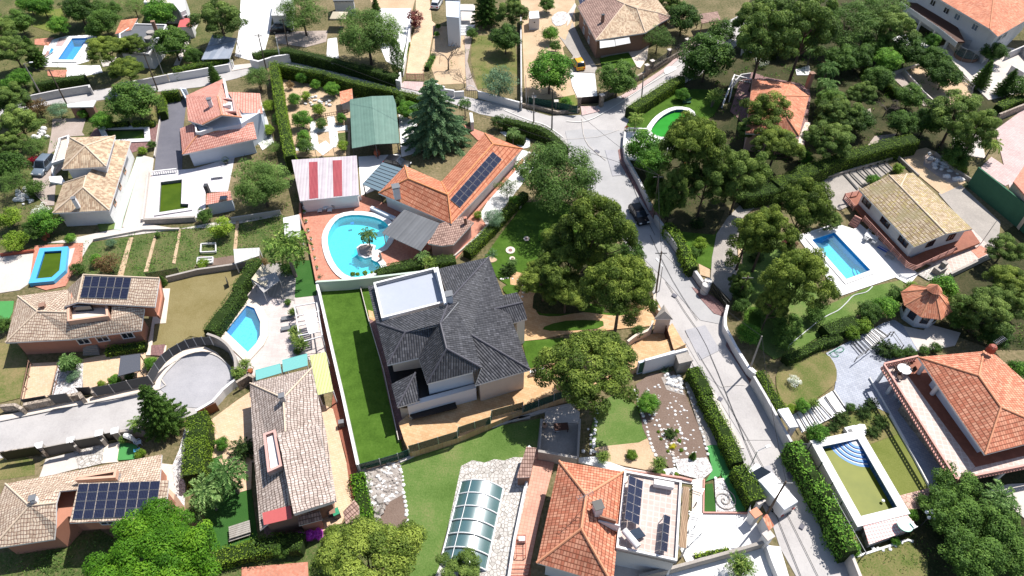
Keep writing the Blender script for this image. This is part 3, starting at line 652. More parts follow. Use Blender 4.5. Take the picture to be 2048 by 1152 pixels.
def hedge(s, label, h, w_, mat='l_hedge', dens=1.0, size=.17, z0=0.0, rough=.12, name='hedge', cat='hedge', group=None, closed=False, seed=0):
    """clipped hedge; s = line of the hedge top as seen"""
    global RNG; RNG = np.random.default_rng(len(label)*31+seed); P = smooth(PTS(s, z0+h), 4); m = MB(); n = len(P); L = 0; seg = []
    prof = [(-1, 0), (-1.02, .5), (-.96, .86), (-.7, .99), (0, 1.0), (.7, .99), (.96, .86), (1.02, .5), (1, 0)]
    for i, p in enumerate(P):
        d = (P[min(i+1, n-1)] - P[max(i-1, 0)]); d.z = 0; d.normalize(); sd = Vector((d.y, -d.x, 0)); k = 1 + RNG.normal()*rough*.4; kz = 1 + RNG.normal()*rough*.25
        for a, b in prof: m.v.append(Vector((p.x, p.y, z0)) + sd*(a*(w_/2-.08)*k) + Vector((0, 0, b*(h-.08)*kz)))
    q = len(prof)
    for i in range(n-1):
        for j in range(q-1): m.f.append([i*q+j, i*q+j+1, (i+1)*q+j+1, (i+1)*q+j])
    m.f.append(list(range(q))[::-1]); m.f.append([(n-1)*q+j for j in range(q)])
    o = thing(name, label, cat, (P[0].x, P[0].y, z0), group); m.build('core', 'hcore', o)
    C = []; Nn = []; per = w_ + 2*h*.8
    for i in range(n-1):
        a, b = P[i], P[i+1]; l = (b-a).length; d = (b-a)/max(l, 1e-6); sd = np.array([d.y, -d.x, 0]); k = int(l*per*62*dens)
        t = RNG.random(k); u = RNG.random(k)*(w_+2*h); side = np.where(u < h, -1, np.where(u > h+w_, 1, 0)); x = np.where(side == 0, (u-h)-w_/2, side*w_/2); z = np.where(side == 0, h, np.where(u < h, u, (2*h+w_-u)))
        bump = RNG.normal(size=k)*rough*.5 + rough*np.sin((t*l+i*3.1)*2.3)*.5
        c = np.array([a.x, a.y, z0]) + t[:, None]*np.array([b.x-a.x, b.y-a.y, 0]) + sd[None, :]*(x + side*bump)[:, None]; c[:, 2] += z + (side == 0)*bump
        C.append(c); Nn.append(sd[None, :]*side[:, None] + np.array([0, 0, 1.])*(side == 0)[:, None])
    if C:
        C = np.vstack(C) - np.array(o.location); leafmesh('foliage', C, size*(.7+.6*RNG.random(len(C))), mat, None, .15, .6, nrm=np.vstack(Nn), parent=o)
    return o
# ---------------------------------------------------------------- builders
HOLES = []       # pool openings (metres)
def sheet(name, s, z, mat, sm=0, kind='structure', holes=True, label=None, cat=None):
    """a ground surface lying z above the terrain, following its surveyed outline"""
    p = PTS(s, z); p = smooth(p, sm, True) if sm else p
    p = ccw(p); hs = [h for h in HOLES if all(pip(q, p) for q in h)] if holes else []
    m = MB(); m.holed(p, [ccw(h)[::-1] for h in hs], z)
    n = len(p)
    if z > .05:
        b = len(m.v); m.v += [Vector((q.x, q.y, z)) for q in p] + [Vector((q.x, q.y, 0)) for q in p]
        for i in range(n): j = (i+1) % n; m.f.append([b+i, b+n+i, b+n+j, b+j])
    o = m.build(name, mat); tag(o, label, cat, None, kind); return o
def pool(label, inner, w_, mat_floor, mat_water, depth=1.5, level=.35, z=.2, cop='white', mat_wall=None, sm=0, copm=None, base=None):
    """inner = water's edge as seen; w_ = coping width (m)"""
    p = PTS(inner, z); p = ccw(smooth(p, sm, True) if sm else p); 
    if z < .5: HOLES.append(inset(p, -.06))
    c = sum(p, Vector())/len(p); o = thing('swimming_pool', label, 'pool', (c.x, c.y, 0)); out = inset(p, -w_)
    m = MB(); m.ring(out, inset(p, .06), 0 if z > .5 else z-.06, z+.06, z-.06); m.build('coping', cop, o)
    m = MB(); n = len(p); m.v = [Vector((q.x, q.y, z)) for q in p] + [Vector((q.x, q.y, z-depth)) for q in p]
    m.f = [[j, i, n+i, n+j] for i, j in ((i, (i+1) % n) for i in range(n))]; m.build('pool_wall', mat_wall or mat_floor, o)
    m = MB(); m.holed(p, [], z-depth); m.build('pool_floor', mat_floor, o)
    m = MB(); m.holed(inset(p, -.02), [], z-level); m.build('water', mat_water, o)
    return o
def wall(s, label, h, t=.22, mat='white', z0=0.0, cap=None, name='garden_wall', cat='wall', group=None, sm=0, capm='conc_white', base=False):
    """s = line of the wall's top as seen (base=True: of its foot)"""
    P = PTS(s, z0 if base else z0+h); P = smooth(P, sm) if sm else P; n = len(P); m = MB(); c = MB()
    o = thing(name, label, cat, (P[0].x, P[0].y, z0), group)
    def strip(mb, hw, a, b):
        V = []
        for i in range(n):
            if i == 0: d = P[1]-P[0]
            elif i == n-1: d = P[-1]-P[-2]
            else: d = (P[i]-P[i-1]).normalized() + (P[i+1]-P[i]).normalized()
            d.z = 0; d.normalize(); k = 1.0
            if 0 < i < n-1:
                e = (P[i]-P[i-1]); e.z = 0; e.normalize(); k = 1/max(.5, d.dot(e))
            sd = Vector((d.y, -d.x, 0))*hw*k
            for q, zz in ((-sd, a), (-sd, b), (sd, b), (sd, a)): V.append(Vector((P[i].x, P[i].y, zz)) + q)
        F = []
        for i in range(n-1):
            for j in range(3): F.append([i*4+j, (i+1)*4+j, (i+1)*4+j+1, i*4+j+1])
        F += [[0, 1, 2, 3], [(n-1)*4+k for k in (3, 2, 1, 0)]]
        mb.add(V, F)
    strip(m, t/2, z0, z0+h); m.build('wall_body', mat, o)
    if cap: strip(c, t/2+cap, z0+h-.002, z0+h+.06); c.build('coping', capm, o)
    return o
def fence(s, label, h=1.2, z0=0.0, step=2.2, panel='screen', post='darkgrey', t=.04, name='fence', cat='fence', solid=True, rails=2, bars=0, lift=0, base=False, group=None, maxp=60):
    P = PTS(s, z0 if base else z0+h); o = thing(name, label, cat, (P[0].x, P[0].y, z0), group); tot = 0; pn = MB(); rl = MB(); k = 0
    for i in range(len(P)-1):
        a, b = P[i].copy(), P[i+1].copy(); a.z = b.z = z0; L = (b-a).length; n = max(1, round(L/step))
        for j in range(n+ (i == len(P)-2)):
            q = a.lerp(b, j/n)
            if k < maxp: MB().box(q + Vector((0, 0, (h+.06)/2)), (.08, .08, h+.06), math.atan2(b.y-a.y, b.x-a.x)).build('post', post, o)
            k += 1
        up = Vector((0, 0, 1))
        if solid: pn.bar(a+up*((h+lift)/2+.02), b+up*((h+lift)/2+.02), t, h-lift-.06)
        else:
            for r_ in range(rails): rl.bar(a+up*(h*(r_+1)/rails-.03), b+up*(h*(r_+1)/rails-.03), .05, .06)
            if bars:
                nb = int(L/bars)
                for j in range(nb): q = a.lerp(b, (j+.5)/nb); rl.box(q+up*h/2, (.04, .04, h-.04))
    if solid: pn.build('panel', panel, o)
    else: rl.build('railing', post, o)
    return o
def balustrade(s, label, h=.9, z0=0.0, mat='white', step=.32, name='balustrade'):
    P = PTS(s, z0+h); o = thing(name, label, 'balustrade', (P[0].x, P[0].y, z0)); tp = MB(); bl = MB(); ft = MB(); up = Vector((0, 0, 1))
    for i in range(len(P)-1):
        a, b = P[i].copy(), P[i+1].copy(); a.z = b.z = z0; L = (b-a).length; tp.bar(a+up*(h-.06), b+up*(h-.06), .22, .12); ft.bar(a+up*.06, b+up*.06, .2, .12)
        n = max(1, int(L/step))
        for j in range(n): bl.lathe(a.lerp(b, (j+.5)/n), [(.05, .12), (.09, .3), (.05, .5), (.08, h-.12)], 6)
    tp.build('top_rail', mat, o); ft.build('foot_rail', mat, o); bl.build('balusters', mat, o)
    return o
class House:
    def __init__(s, name, label, cat, at_, group=None):
        q = PTS(at_)[0]; s.o = thing(name, label, cat, (q.x, q.y, 0), group); s.P = {}
    def pts(s, tile, txt):
        k = tile
        for a in txt.split():
            n_, c = a.split(':'); p = N(k + ' ' + c)[0]; s.P[n_] = G(p[0], p[1], p[2])
        return s
    def on(s, ks, abc):
        """slide the named points along their sight lines onto the plane through abc"""
        A, B, C_ = (s.P[c] for c in abc); n_ = (B-A).cross(C_-A); O = Vector((0, 0, CAMH))
        for k in ks: d = s.P[k]-O; s.P[k] = O + d*(n_.dot(A-O)/n_.dot(d))
        return s
    def roof(s, faces, mat, th=.22, name='roof', under='white', lift=0):
        """tiled slopes; faces as letter strings"""
        m = MB(); fs = [[s.P[c] + Vector((0, 0, lift)) for c in f] for f in faces.split()]
        for f in fs: m.poly(f, uv=True)
        o = m.build(name, mat, s.o)
        # eaves: fascia boards under every outer edge, soffit below
        cnt = {}; keyf = lambda a, b: tuple(sorted(((round(a.x, 2), round(a.y, 2), round(a.z, 2)), (round(b.x, 2), round(b.y, 2), round(b.z, 2)))))
        for f in fs:
            for i in range(len(f)): k = keyf(f[i-1], f[i]); cnt[k] = cnt.get(k, 0) + 1
        e = MB(); dn = Vector((0, 0, th))
        for f in fs:
            for i in range(len(f)):
                if cnt[keyf(f[i-1], f[i])] == 1:
                    a, b = f[i-1], f[i]; e.add([a - Vector((0, 0, .01)), b - Vector((0, 0, .01)), b-dn, a-dn], [[0, 1, 2, 3]])
            g = [q-dn for q in f]; k = MB().poly(g); e.add(k.v, [x[::-1] for x in k.f])
        e.build('eaves', under, o); s.last = o
        return o
    def ridge(s, edges, mat, r=.11, name='ridge_tiles', lift=.03, parent=None):
        m = MB()
        for e in edges.split():
            for a, b in zip(e[:-1], e[1:]):
                up = Vector((0, 0, lift)); m.tube([s.P[a]+up, s.P[b]+up], r, 6)
        return m.build(name, mat, parent or s.last)
    def walls(s, poly, zt, mat='whitewall', ins=.45, zb=0.0, name='wall', base=None):
        """poly: letters or survey points at eave height"""
        p = [s.P[c] for c in poly] if ' ' not in poly else PTS(poly, zt)
        p = inset(p, ins); m = MB(); m.prism([(q.x, q.y) for q in p], zb, (lambda q: zt) if not callable(zt) else zt)
        o = m.build(name, mat, s.o); s.wp = p; s.wz = (zb, zt); s.wo = o
        return p
    def window(s, i, f, w_=1.2, h=1.1, zc=1.6, frame='white', pane='glass', door=False, j=None, shut=None):
        """in edge i of the last wall polygon, fraction f along it"""
        p = s.wp; a = Vector((p[i].x, p[i].y, 0)); b = Vector((p[(i+1) % len(p)].x, p[(i+1) % len(p)].y, 0)); d = (b-a).normalized(); nrm = Vector((d.y, -d.x, 0)); c = a.lerp(b, f) + Vector((0, 0, zc))
        rz = math.atan2(d.y, d.x); m = MB(); t = .1
        for q, dm in (((0, h/2), (w_+t, t)), ((0, -h/2), (w_+t, t)), ((-w_/2, 0), (t, h-t)), ((w_/2, 0), (t, h-t))) + ((((0, 0), (.06, h-t)),) if w_ > .9 else ()):
            m.box(c + d*q[0] + Vector((0, 0, q[1])) + nrm*.05, (dm[0], .14, dm[1]), rz)
        o = m.build('door' if door else 'window', frame, s.o)
        MB().box(c + nrm*.02, (w_-t*.9, .06, h-t*.9), rz).build('door_panel' if door else 'pane', pane, o)
        if shut:
            MB().box(c + d*(w_/2+.3)+nrm*.04, (.45, .06, h), rz).build('shutter', shut, o)
    def chimney(s, at_, z, h=1.1, w_=.6, mat='whitewall', cap='terra', d=None, rz=.3):
        q = PTS(at_, z)[0]; o = MB().box(Vector((q.x, q.y, z+h/2-.3)), (w_, d or w_, h+.6), rz).build('chimney', mat, s.o)
        MB().box(Vector((q.x, q.y, z+h+.14)), (w_*.6, w_*.6, .12), rz).box(Vector((q.x, q.y, z+h+.23)), (w_*1.25, (d or w_)*1.25, .08), rz).build('chimney_cap', cap, o)
    def face(s, letters, mat, name='wall', th=0):
        m = MB().poly([s.P[c] for c in letters], uv=True); return m.build(name, mat, s.o)
    def flat(s, poly, z, mat, th=.25, name='flat_roof', parapet=0, pm='white', pw=.25):
        p = PTS(poly, z) if ' ' in poly else [s.P[c] for c in poly]; p = ccw(p)
        m = MB().prism(p, z-th, z, True); o = m.build(name, mat, s.o)
        if parapet:
            m = MB(); m.ring(p, inset(p, pw), z-th+.01, z+parapet); q = inset(p, pw); n = len(q); b = len(m.v); m.v += [Vector((x.x, x.y, z)) for x in q] + [Vector((x.x, x.y, z+parapet)) for x in q]
            for i in range(n): j = (i+1) % n; m.f.append([b+j, b+i, b+n+i, b+n+j])
            m.build('parapet', pm, s.o)
        s.fp = p
        return o
    def solar(s, quad, cols, rows, lift=.12, frame='steel', gap=.03, pl=None):
        """quad: 4 survey points with heights: top-left, top-right, bottom-right, bottom-left"""
        q = PTS(quad)
        if pl: t_ = dict(zip('6789', q)); s.P.update(t_); s.on('6789', pl); q = [s.P[c] for c in '6789']
        A, B, C_, D = q; nn = (B-A).cross(D-A).normalized(); nn = -nn if nn.z < 0 else nn; up = nn*lift
        for i in range(cols):
            for j in range(rows):
                f = lambda u, v: A.lerp(B, u).lerp(D.lerp(C_, u), v) + up
                u0, u1, v0, v1 = i/cols, (i+1)/cols, j/rows, (j+1)/rows; e = gap/cols; g = gap/rows
                c = [f(u0+e, v0+g), f(u1-e, v0+g), f(u1-e, v1-g), f(u0+e, v1-g)]; m = MB()
                lo = [x - nn*.05 for x in c]; m.add(c+lo, [[3, 2, 1, 0], [4, 5, 6, 7], [0, 1, 5, 4], [1, 2, 6, 5], [2, 3, 7, 6], [3, 0, 4, 7]])
                o = m.build('solar_panel', frame, s.o); m = MB(); k = [0]*4; cc = sum(c, Vector())/4
                c2 = [x.lerp(cc, .045) + nn*.006 for x in c]; m.v = c2; m.f = [[0, 1, 2, 3]]
                if (c2[1]-c2[0]).cross(c2[2]-c2[0]).dot(nn) < 0: m.f = [[3, 2, 1, 0]]; m.uv[0] = [(0, 0), (1, 0), (1, 1), (0, 1)]
                else: m.uv[0] = [(0, 1), (1, 1), (1, 0), (0, 0)]
                m.build('solar_cells', 'solar', o)
    def antenna(s, at_, z, h=2.2, rz=.5):
        q = PTS(at_, z)[0]; m = MB().tube([q, q+Vector((0, 0, h))], .03, 5); d = Vector((math.cos(rz), math.sin(rz), 0)); e = Vector((-d.y, d.x, 0)); t = q+Vector((0, 0, h))
        m.tube([t-d*.8, t+d*.8], .025, 4)
        for k in range(7): m.tube([t+d*(-.75+.25*k)-e*.3, t+d*(-.75+.25*k)+e*.3], .018, 4)
        m.build('antenna', 'steel', s.o)
def boxthing(name, label, cat, parts, group=None, rz=0):
    """parts: (name, mat, MB)"""
    b = parts[0][2]; xs = [q.x for pt in parts for q in pt[2].v]; ys = [q.y for pt in parts for q in pt[2].v]; zs = [q.z for pt in parts for q in pt[2].v]
    o = thing(name, label, cat, ((min(xs)+max(xs))/2, (min(ys)+max(ys))/2, min(zs)), group)
    for n_, mt, mb in parts: mb.build(n_, mt, o)
    return o
def pole(foot, top, label, h, r=.13, mat='poleconc', lamp=None, arm=None, name='utility_pole', cat='pole', cross=False):
    """foot as seen on the ground; the leaning top is measured too, so that a leaning pole leans"""
    a = PTS(foot, 0)[0]; b = PTS(top, h)[0]; b = a + (b-a).normalized()*h if (b-a).length > 0 else b
    if abs(b.x-a.x) > h*.12 or abs(b.y-a.y) > h*.12: b = a + Vector(((b.x-a.x), (b.y-a.y), 0))*.0 + Vector((max(-.08, min(.08, (b.x-a.x)/h))*h, max(-.08, min(.08, (b.y-a.y)/h))*h, h))
    o = thing(name, label, cat, a); MB().tube([a, b], [r, r*.65], 8).build('pole', mat, o)
    if cross: MB().bar(b+Vector((-.7, 0, -.3)), b+Vector((.7, 0, -.3)), .08, .1).build('crossarm', 'darkgrey', o)
    if lamp:
        d = Vector(lamp).normalized()*(arm or 1.2); q = b + Vector((d.x, d.y, .15)); MB().tube([b, q], .035, 5).build('lamp_arm', mat, o)
        MB().box(q, (.5, .24, .12), math.atan2(d.y, d.x)).build('lamp_head', 'plastic', o)
    return o, b
def strip(name, s, w_, z, mat, sm=0, kind='structure'):
    P = PTS(s, z); P = smooth(P, sm) if sm else P; n = len(P); V = []
    for i in range(n):
        d = (P[min(i+1, n-1)]-P[max(i-1, 0)]); d.z = 0; d.normalize(); sd = Vector((d.y, -d.x, 0))*w_/2; V += [P[i]-sd, P[i]+sd]
    m = MB().add(V, [[2*i, 2*i+1, 2*i+3, 2*i+2] for i in range(n-1)]); return tag(m.build(name, mat), kind=kind)
def wire(a, b, label, sag=.6, group='overhead cables'):
    pts = [Vector(a).lerp(Vector(b), i/10) - Vector((0, 0, sag*4*(i/10)*(1-i/10))) for i in range(11)]
    m = MB().tube(pts, .025, 4); o = m.build('overhead_cable', 'wirem'); tag(o, label, 'cable', group); return o
def hexa(m, bot, top):
    return m.add(list(bot)+list(top), [[3, 2, 1, 0], [4, 5, 6, 7], [0, 1, 5, 4], [1, 2, 6, 5], [2, 3, 7, 6], [3, 0, 4, 7]])
def vehicle(at_, rz, label, paint, kind='car', L=4.3, W=1.78, H=1.5, name='parked_car', cat='car', z0=0):
    q = PTS(at_, z0+H*.5)[0]; o = thing(name, label, cat, (q.x, q.y, z0), None, rz); o['_rz'] = rz
    def sec(prof, w0, w1, mat, nm, par=o, inn=0, sub=True):
        """side profile (x,z) extruded across the width with tumblehome"""
        m = MB(); n = len(prof); zmin = min(p[1] for p in prof); zmax = max(p[1] for p in prof)
        for sgn in (-1, 1):
            for x, z in prof:
                k = (z-zmin)/max(.01, zmax-zmin); m.v.append(Vector((x, sgn*(w0+(w1-w0)*k)/2, z)))
        m.f = [list(range(n))[::-1], [n+i for i in range(n)]] + [[i, (i+1) % n, n+(i+1) % n, n+i] for i in range(n)]
        me = bpy.data.meshes.new(nm); me.from_pydata(m.v, [], m.f); me.update(); me.materials.append(MAT(mat)); c = link(bpy.data.objects.new(nm, me)); c.parent = par
        bv = c.modifiers.new('b', 'BEVEL'); bv.width = .07; bv.segments = 3; bv.limit_method = 'ANGLE'
        for p in me.polygons: p.use_smooth = True
        return c
    h = H
    if kind == 'van':
        body = sec([(-L/2, .3), (L/2, .3), (L/2+.02, .75), (L/2-.15, 1.0), (L*.39, 1.15), (L*.16, h-.08), (L*.1, h), (-L/2+.05, h), (-L/2, h-.2)], W, W-.18, paint, 'body')
        c = link(bpy.data.objects.new('windscreen', mesh_of(MB().bar((L*.38+.02, 0, 1.24), (L*.175+.02, 0, h-.12), W-.28, .08), 'glass'))); c.parent = body
        for sg in (-1, 1):
            m = MB(); y = sg*(W/2-.075); m.add([(L*.12, y+sg*.05, 1.2), (L*.33, y+sg*.05, 1.2), (L*.2, y, h-.3), (L*.12, y, h-.3)], [[0, 1, 2, 3] if sg < 0 else [3, 2, 1, 0]])
            me = mesh_of(m, 'glass'); c = link(bpy.data.objects.new('side_window', me)); c.parent = body
    else:
        body = sec([(-L/2, .28), (L/2, .28), (L/2+.02, .62), (L/2-.3, .82), (L*.22, .92), (-L/2+.1, .95), (-L/2-.02, .7)], W, W-.06, paint, 'body')
        cab = sec([(L*.24, .9), (L*.09, h-.05), (L*.02, h), (-L*.33, h-.03), (-L*.42, h-.2), (-L*.475, .9)], W-.1, W-.38, 'glass', 'windows', body)
        sec([(L*.085, h-.07), (L*.02, h+.015), (-L*.33, h-.015), (-L*.37, h-.08)], W-.36, W-.36, paint, 'roof', body)
        for x0, x1, z0_, z1 in ((L*.25, L*.10, .9, h-.05), (-L*.08, -L*.1, .9, h-.02), (-L*.47, -L*.40, .92, h-.1)):
            for sg in (-1, 1):
                m = MB().bar((x0, sg*(W/2-.05), z0_), (x1, sg*(W/2-.19), z1), .07, .07); c = link(bpy.data.objects.new('pillar', mesh_of(m, paint))); c.parent = body
    for x in (L*.31, -L*.3):
        for sg in (-1, 1):
            m = MB(); m.v = []; n = 18
            for yy in (sg*(W/2-.2), sg*(W/2+.015)):
                for k in range(n): a = 2*math.pi*k/n; m.v.append(Vector((x+.33*math.cos(a), yy, .33+.33*math.sin(a))))
            m.f = [[k, (k+1) % n, n+(k+1) % n, n+k] for k in range(n)] + [list(range(n)), [n+k for k in range(n)]]
            c = link(bpy.data.objects.new('wheel', mesh_of(m, 'tyre'))); c.parent = o
            m = MB().lathe((0, 0, 0), [(.19, 0), (.2, .02), (.05, .03)], 12); m.v = [Vector((x+q.x, sg*(W/2+.012+q.z), .33+q.y)) for q in m.v]; d = link(bpy.data.objects.new('rim', mesh_of(m, 'steel'))); d.parent = c
    for sg in (-1, 1):
        for x, mt, nm in ((L/2-.02, 'plastic', 'headlight'), (-L/2-.02, 'redlamp', 'tail_light')):
            m = MB().box(Vector((x, sg*(W/2-.28), .7)), (.12, .34, .16)); c = link(bpy.data.objects.new(nm, mesh_of(m, mt))); c.parent = body
        m = MB().box(Vector((L*.2, sg*(W/2+.1), 1.0 if kind != 'van' else 1.35)), (.12, .2, .16)); c = link(bpy.data.objects.new('mirror', mesh_of(m, paint))); c.parent = body
    return o
def lounger(at_, rz, label, group, mat='greycloth', fr='plastic', z0=0):
    q = PTS(at_, z0+.3)[0]; c = math.cos(rz); s_ = math.sin(rz); tf = lambda x, y, z: Vector((q.x+x*c-y*s_, q.y+x*s_+y*c, z0+z))
    o = thing('sun_lounger', label, 'sun lounger', (q.x, q.y, z0), group); m = MB()
    m.bar(tf(-.9, -.3, .3), tf(.9, -.3, .3), .05, .06); m.bar(tf(-.9, .3, .3), tf(.9, .3, .3), .05, .06); m.build('frame', fr, o)
    for x in (-.75, .75):
        for y in (-.28, .28): MB().bar(tf(x, y, 0), tf(x, y, .3), .05, .05, Vector((1, 0, 0))).build('leg', fr, o)
    MB().bar(tf(-.9, 0, .37), tf(.3, 0, .37), .6, .08).build('seat', mat, o); MB().bar(tf(.3, 0, .37), tf(.95, 0, .72), .6, .08).build('backrest', mat, o)
    return o
def chair(at_, rz, label, group=None, mat='plastic', z0=0.0):
    q = PTS(at_, z0+.4)[0]; c = math.cos(rz); s_ = math.sin(rz); tf = lambda x, y, z: Vector((q.x+x*c-y*s_, q.y+x*s_+y*c, z0+z))
    o = thing('garden_chair', label, 'chair', (q.x, q.y, z0), group)
    MB().bar(tf(-.25, 0, .44), tf(.25, 0, .44), .5, .05).build('seat', mat, o); MB().bar(tf(-.25, 0, .45), tf(-.36, 0, .9), .5, .05).build('backrest', mat, o)
    for x in (-.22, .22):
        for y in (-.22, .22): MB().bar(tf(x, y, 0), tf(x, y, .44), .05, .05, Vector((1, 0, 0))).build('leg', mat, o)
    for y in (-.27, .27): MB().bar(tf(-.28, y, .66), tf(.2, y, .66), .05, .04).build('armrest', mat, o)
    return o
def rtable(at_, r, label, mat='plastic', z0=0.0, cloth=None):
    q = PTS(at_, z0+.74)[0]; o = thing('garden_table', label, 'table', (q.x, q.y, z0)); b = Vector((q.x, q.y, z0))
    MB().lathe(b, [(r-.03, .70), (r, .72), (r, .745), (r-.02, .76)], 20).build('tabletop', mat, o)
    MB().lathe(b, [(.3, 0), (.28, .04), (.05, .08), (.05, .71)], 10).build('pedestal', mat, o); return o
def oblong(at_, dims, rz, label, name, cat, mat, legm=None, z0=0.0, slats=0):
    q = PTS(at_, z0+dims[2])[0]; c = math.cos(rz); s_ = math.sin(rz); L, W, H = dims; o = thing(name, label, cat, (q.x, q.y, z0))
    tf = lambda x, y, z: Vector((q.x+x*c-y*s_, q.y+x*s_+y*c, z0+z)); m = MB(); n = slats or 1
    for i in range(n): y = -W/2 + W*(i+.5)/n; m.bar(tf(-L/2, y, H-.03), tf(L/2, y, H-.03), W/n-(.03 if slats else 0), .05)
    m.build('tabletop', mat, o)
    for x in (-L/2+.12, L/2-.12):
        for y in (-W/2+.1, W/2-.1): MB().bar(tf(x, y, 0), tf(x, y, H-.05), .07, .07, Vector((1, 0, 0))).build('leg', legm or mat, o)
    return o
def pot(at_, r, label, plant='l_green', potm='clay', z0=0.0, group=None, pr=None):
    global RNG; q = PTS(at_, z0+r)[0]; o = thing('potted_plant', label, 'potted plant', (q.x, q.y, z0), group)
    MB().lathe((q.x, q.y, z0), [(r*.7, 0), (r, r*1.5), (r*1.1, r*1.55), (r*.9, r*1.5)], 10).build('pot', potm, o)
    RNG = np.random.default_rng(int(q.x*17) % 999); d = sph(90)*(pr or r*1.5); d[:, 2] += r*2.3; leafmesh('foliage', d, .16, plant, None, .4, .5, parent=o); return o
def steps(s0, s1, n, w0, label, mat, rise=.16, z0=0.0, name='steps', nose=None):
    """flight of n steps from line s0 (low, 2 pts) to line s1 (high, 2 pts)"""
    a = PTS(s0, z0); b = PTS(s1, z0+rise*n); o = thing(name, label, 'steps', (a[0].x, a[0].y, z0))
    for i in range(n):
        p = [a[0].lerp(b[0], i/n), a[1].lerp(b[1], i/n), a[1].lerp(b[1], (i+1)/n), a[0].lerp(b[0], (i+1)/n)]
        MB().prism([(q.x, q.y) for q in p], z0, z0+rise*(i+1)).build('step', mat, o)
    return o
def parasol(at_, r, h, label, mat='cloth', square=True, z0=0.0, rz=.3):
    q = PTS(at_, z0+h)[0]; o = thing('parasol', label, 'parasol', (q.x, q.y, z0)); n = 4 if square else 8; m = MB()
    top = Vector((q.x, q.y, z0+h+r*.3)); rim = [Vector((q.x+r*math.cos(rz+2*math.pi*k/n), q.y+r*math.sin(rz+2*math.pi*k/n), z0+h)) for k in range(n)]
    for k in range(n): m.add([top, rim[k], rim[(k+1) % n]], [[0, 1, 2]]); m.add([rim[k], rim[(k+1) % n], rim[(k+1) % n]-Vector((0, 0, .2)), rim[k]-Vector((0, 0, .2))], [[3, 2, 1, 0]])
    m.build('canopy', mat, o); MB().tube([(q.x, q.y, z0), top], .035, 6).build('pole', 'midgrey', o); MB().lathe((q.x, q.y, z0), [(.4, 0), (.4, .08), (.1, .12)], 12).build('base', 'darkgrey', o); return o
def canopy(s, h, label, mat, name='canopy_roof', cat='carport', post='white', z0=0.0, th=.1, posts=True, slope=None, pr=.07):
    """flat or pitched sheet on posts; s = corners of the roof as seen (z given or h)"""
    P = PTS(s, h); o = thing(name, label, cat, (P[0].x, P[0].y, z0)); m = MB(); m.poly(P, uv=True); r = m.build('roof_sheet', mat, o)
    e = MB(); n = len(P); dn = Vector((0, 0, th))
    for i in range(n): e.add([P[i-1]-Vector((0, 0, .005)), P[i]-Vector((0, 0, .005)), P[i]-dn, P[i-1]-dn], [[0, 1, 2, 3]])
    e.poly([p-dn for p in P]); e.build('edge_beam', post, r)
    if posts:
        c = sum(P, Vector())/n
        for p in P: q = p.lerp(c, .06); MB().bar((q.x, q.y, z0), (q.x, q.y, min(p.z, q.z)-th), pr*2, pr*2, Vector((1, 0, 0))).build('post', post, o)
    return o
TILES['K'] = (720, 500, 3.2); TILES['L'] = (1000, 880, 4.096)
# ---------------------------------------------------------------- pools (their openings are cut out of the ground)
pool('bright blue rectangular pool on the white deck behind the umbrella pine, top left', 'A1 518,276 640,272 530,433 412,432', .8, 'pool_deep', 'water_blue', 1.5, .3, cop='conc_white')
pool('narrow murky green pool with white rim behind the cream tiled roof', 'A1 752,932 1040,926 1046,1000 790,1010', .8, 'w_dark', 'w_dark', 1.2, .35, mat_wall='darkgrey', cop='white')
pool('L-shaped dark olive green pool in the white paved yard', 'B1 1155,303 1315,283 1308,458 1362,460 1358,492 1142,525', .55, 'w_green', 'w_green', 1.2, .5, mat_wall='midgrey', cop='whitetile')
pool('green pool with thick sky blue painted rim and cut corner', 'B1 318,803 450,795 433,940 375,992 256,1003', .7, 'w_green', 'w_green', .5, .32, z=.6, cop='skypaint', mat_wall='bluepaint')
pool('large round turquoise pool with a palm island on the red terrace', 'B2 735,538 640,562 583,625 556,700 566,790 600,878 655,950 715,985 790,990 880,960 945,925 925,880 880,860 900,800 960,770 1005,700 1003,620 940,570 850,545', .75, 'pool_cyan', 'water_clear', 1.4, .25, cop='white', sm=2)
pool('kite-shaped blue pool with cream rim beside two grey loungers', 'C1 1775,180 1835,202 1878,300 1876,400 1850,455 1785,525 1700,445 1622,370', .95, 'pool_blue', 'water_blue', 1.4, .2, cop='pave_cream', mat_wall='pool_deep')
pool('rectangular sparkling blue pool beside the house with the tan ridge roof', 'B4 483,718 650,662 915,940 735,1006', .6, 'pool_blue', 'water_blue', 1.5, .35, cop='conc_white', mat_wall='pool_deep')
pool('raised olive green pool with blue mosaic wall and striped corner steps', 'D4 553,218 820,162 1108,660 838,727', .85, 'w_olive', 'w_olive', 1.1, .8, z=1.15, cop='conc_white', mat_wall='pool_navy')
pool('oval bright green pool with white rim on the lawn near the road junction', 'A3 1085,945 1110,895 1150,850 1205,812 1270,788 1345,795 1375,830 1340,880 1280,940 1200,985 1125,985', .8, 'w_bright', 'w_bright', 1.2, .5, mat_wall='pool_navy', cop='white', sm=2)
# ---------------------------------------------------------------- ground: one sheet with the pool openings
m = MB(); m.holed([Vector(q) for q in ((-700, -60, 0), (700, -60, 0), (700, 900, 0), (-700, 900, 0))], [ccw(h)[::-1] for h in HOLES], 0.0); tag(m.build('ground', 'ground', origin=Vector((0, 0, 0))), kind='structure')
_z = {}
def S(name, s, mat, L=0, sm=0):
    _z[L] = _z.get(L, 0) + 1; return sheet(name, s, .012 + L*.05 + _z[L]*.0011, mat, sm)
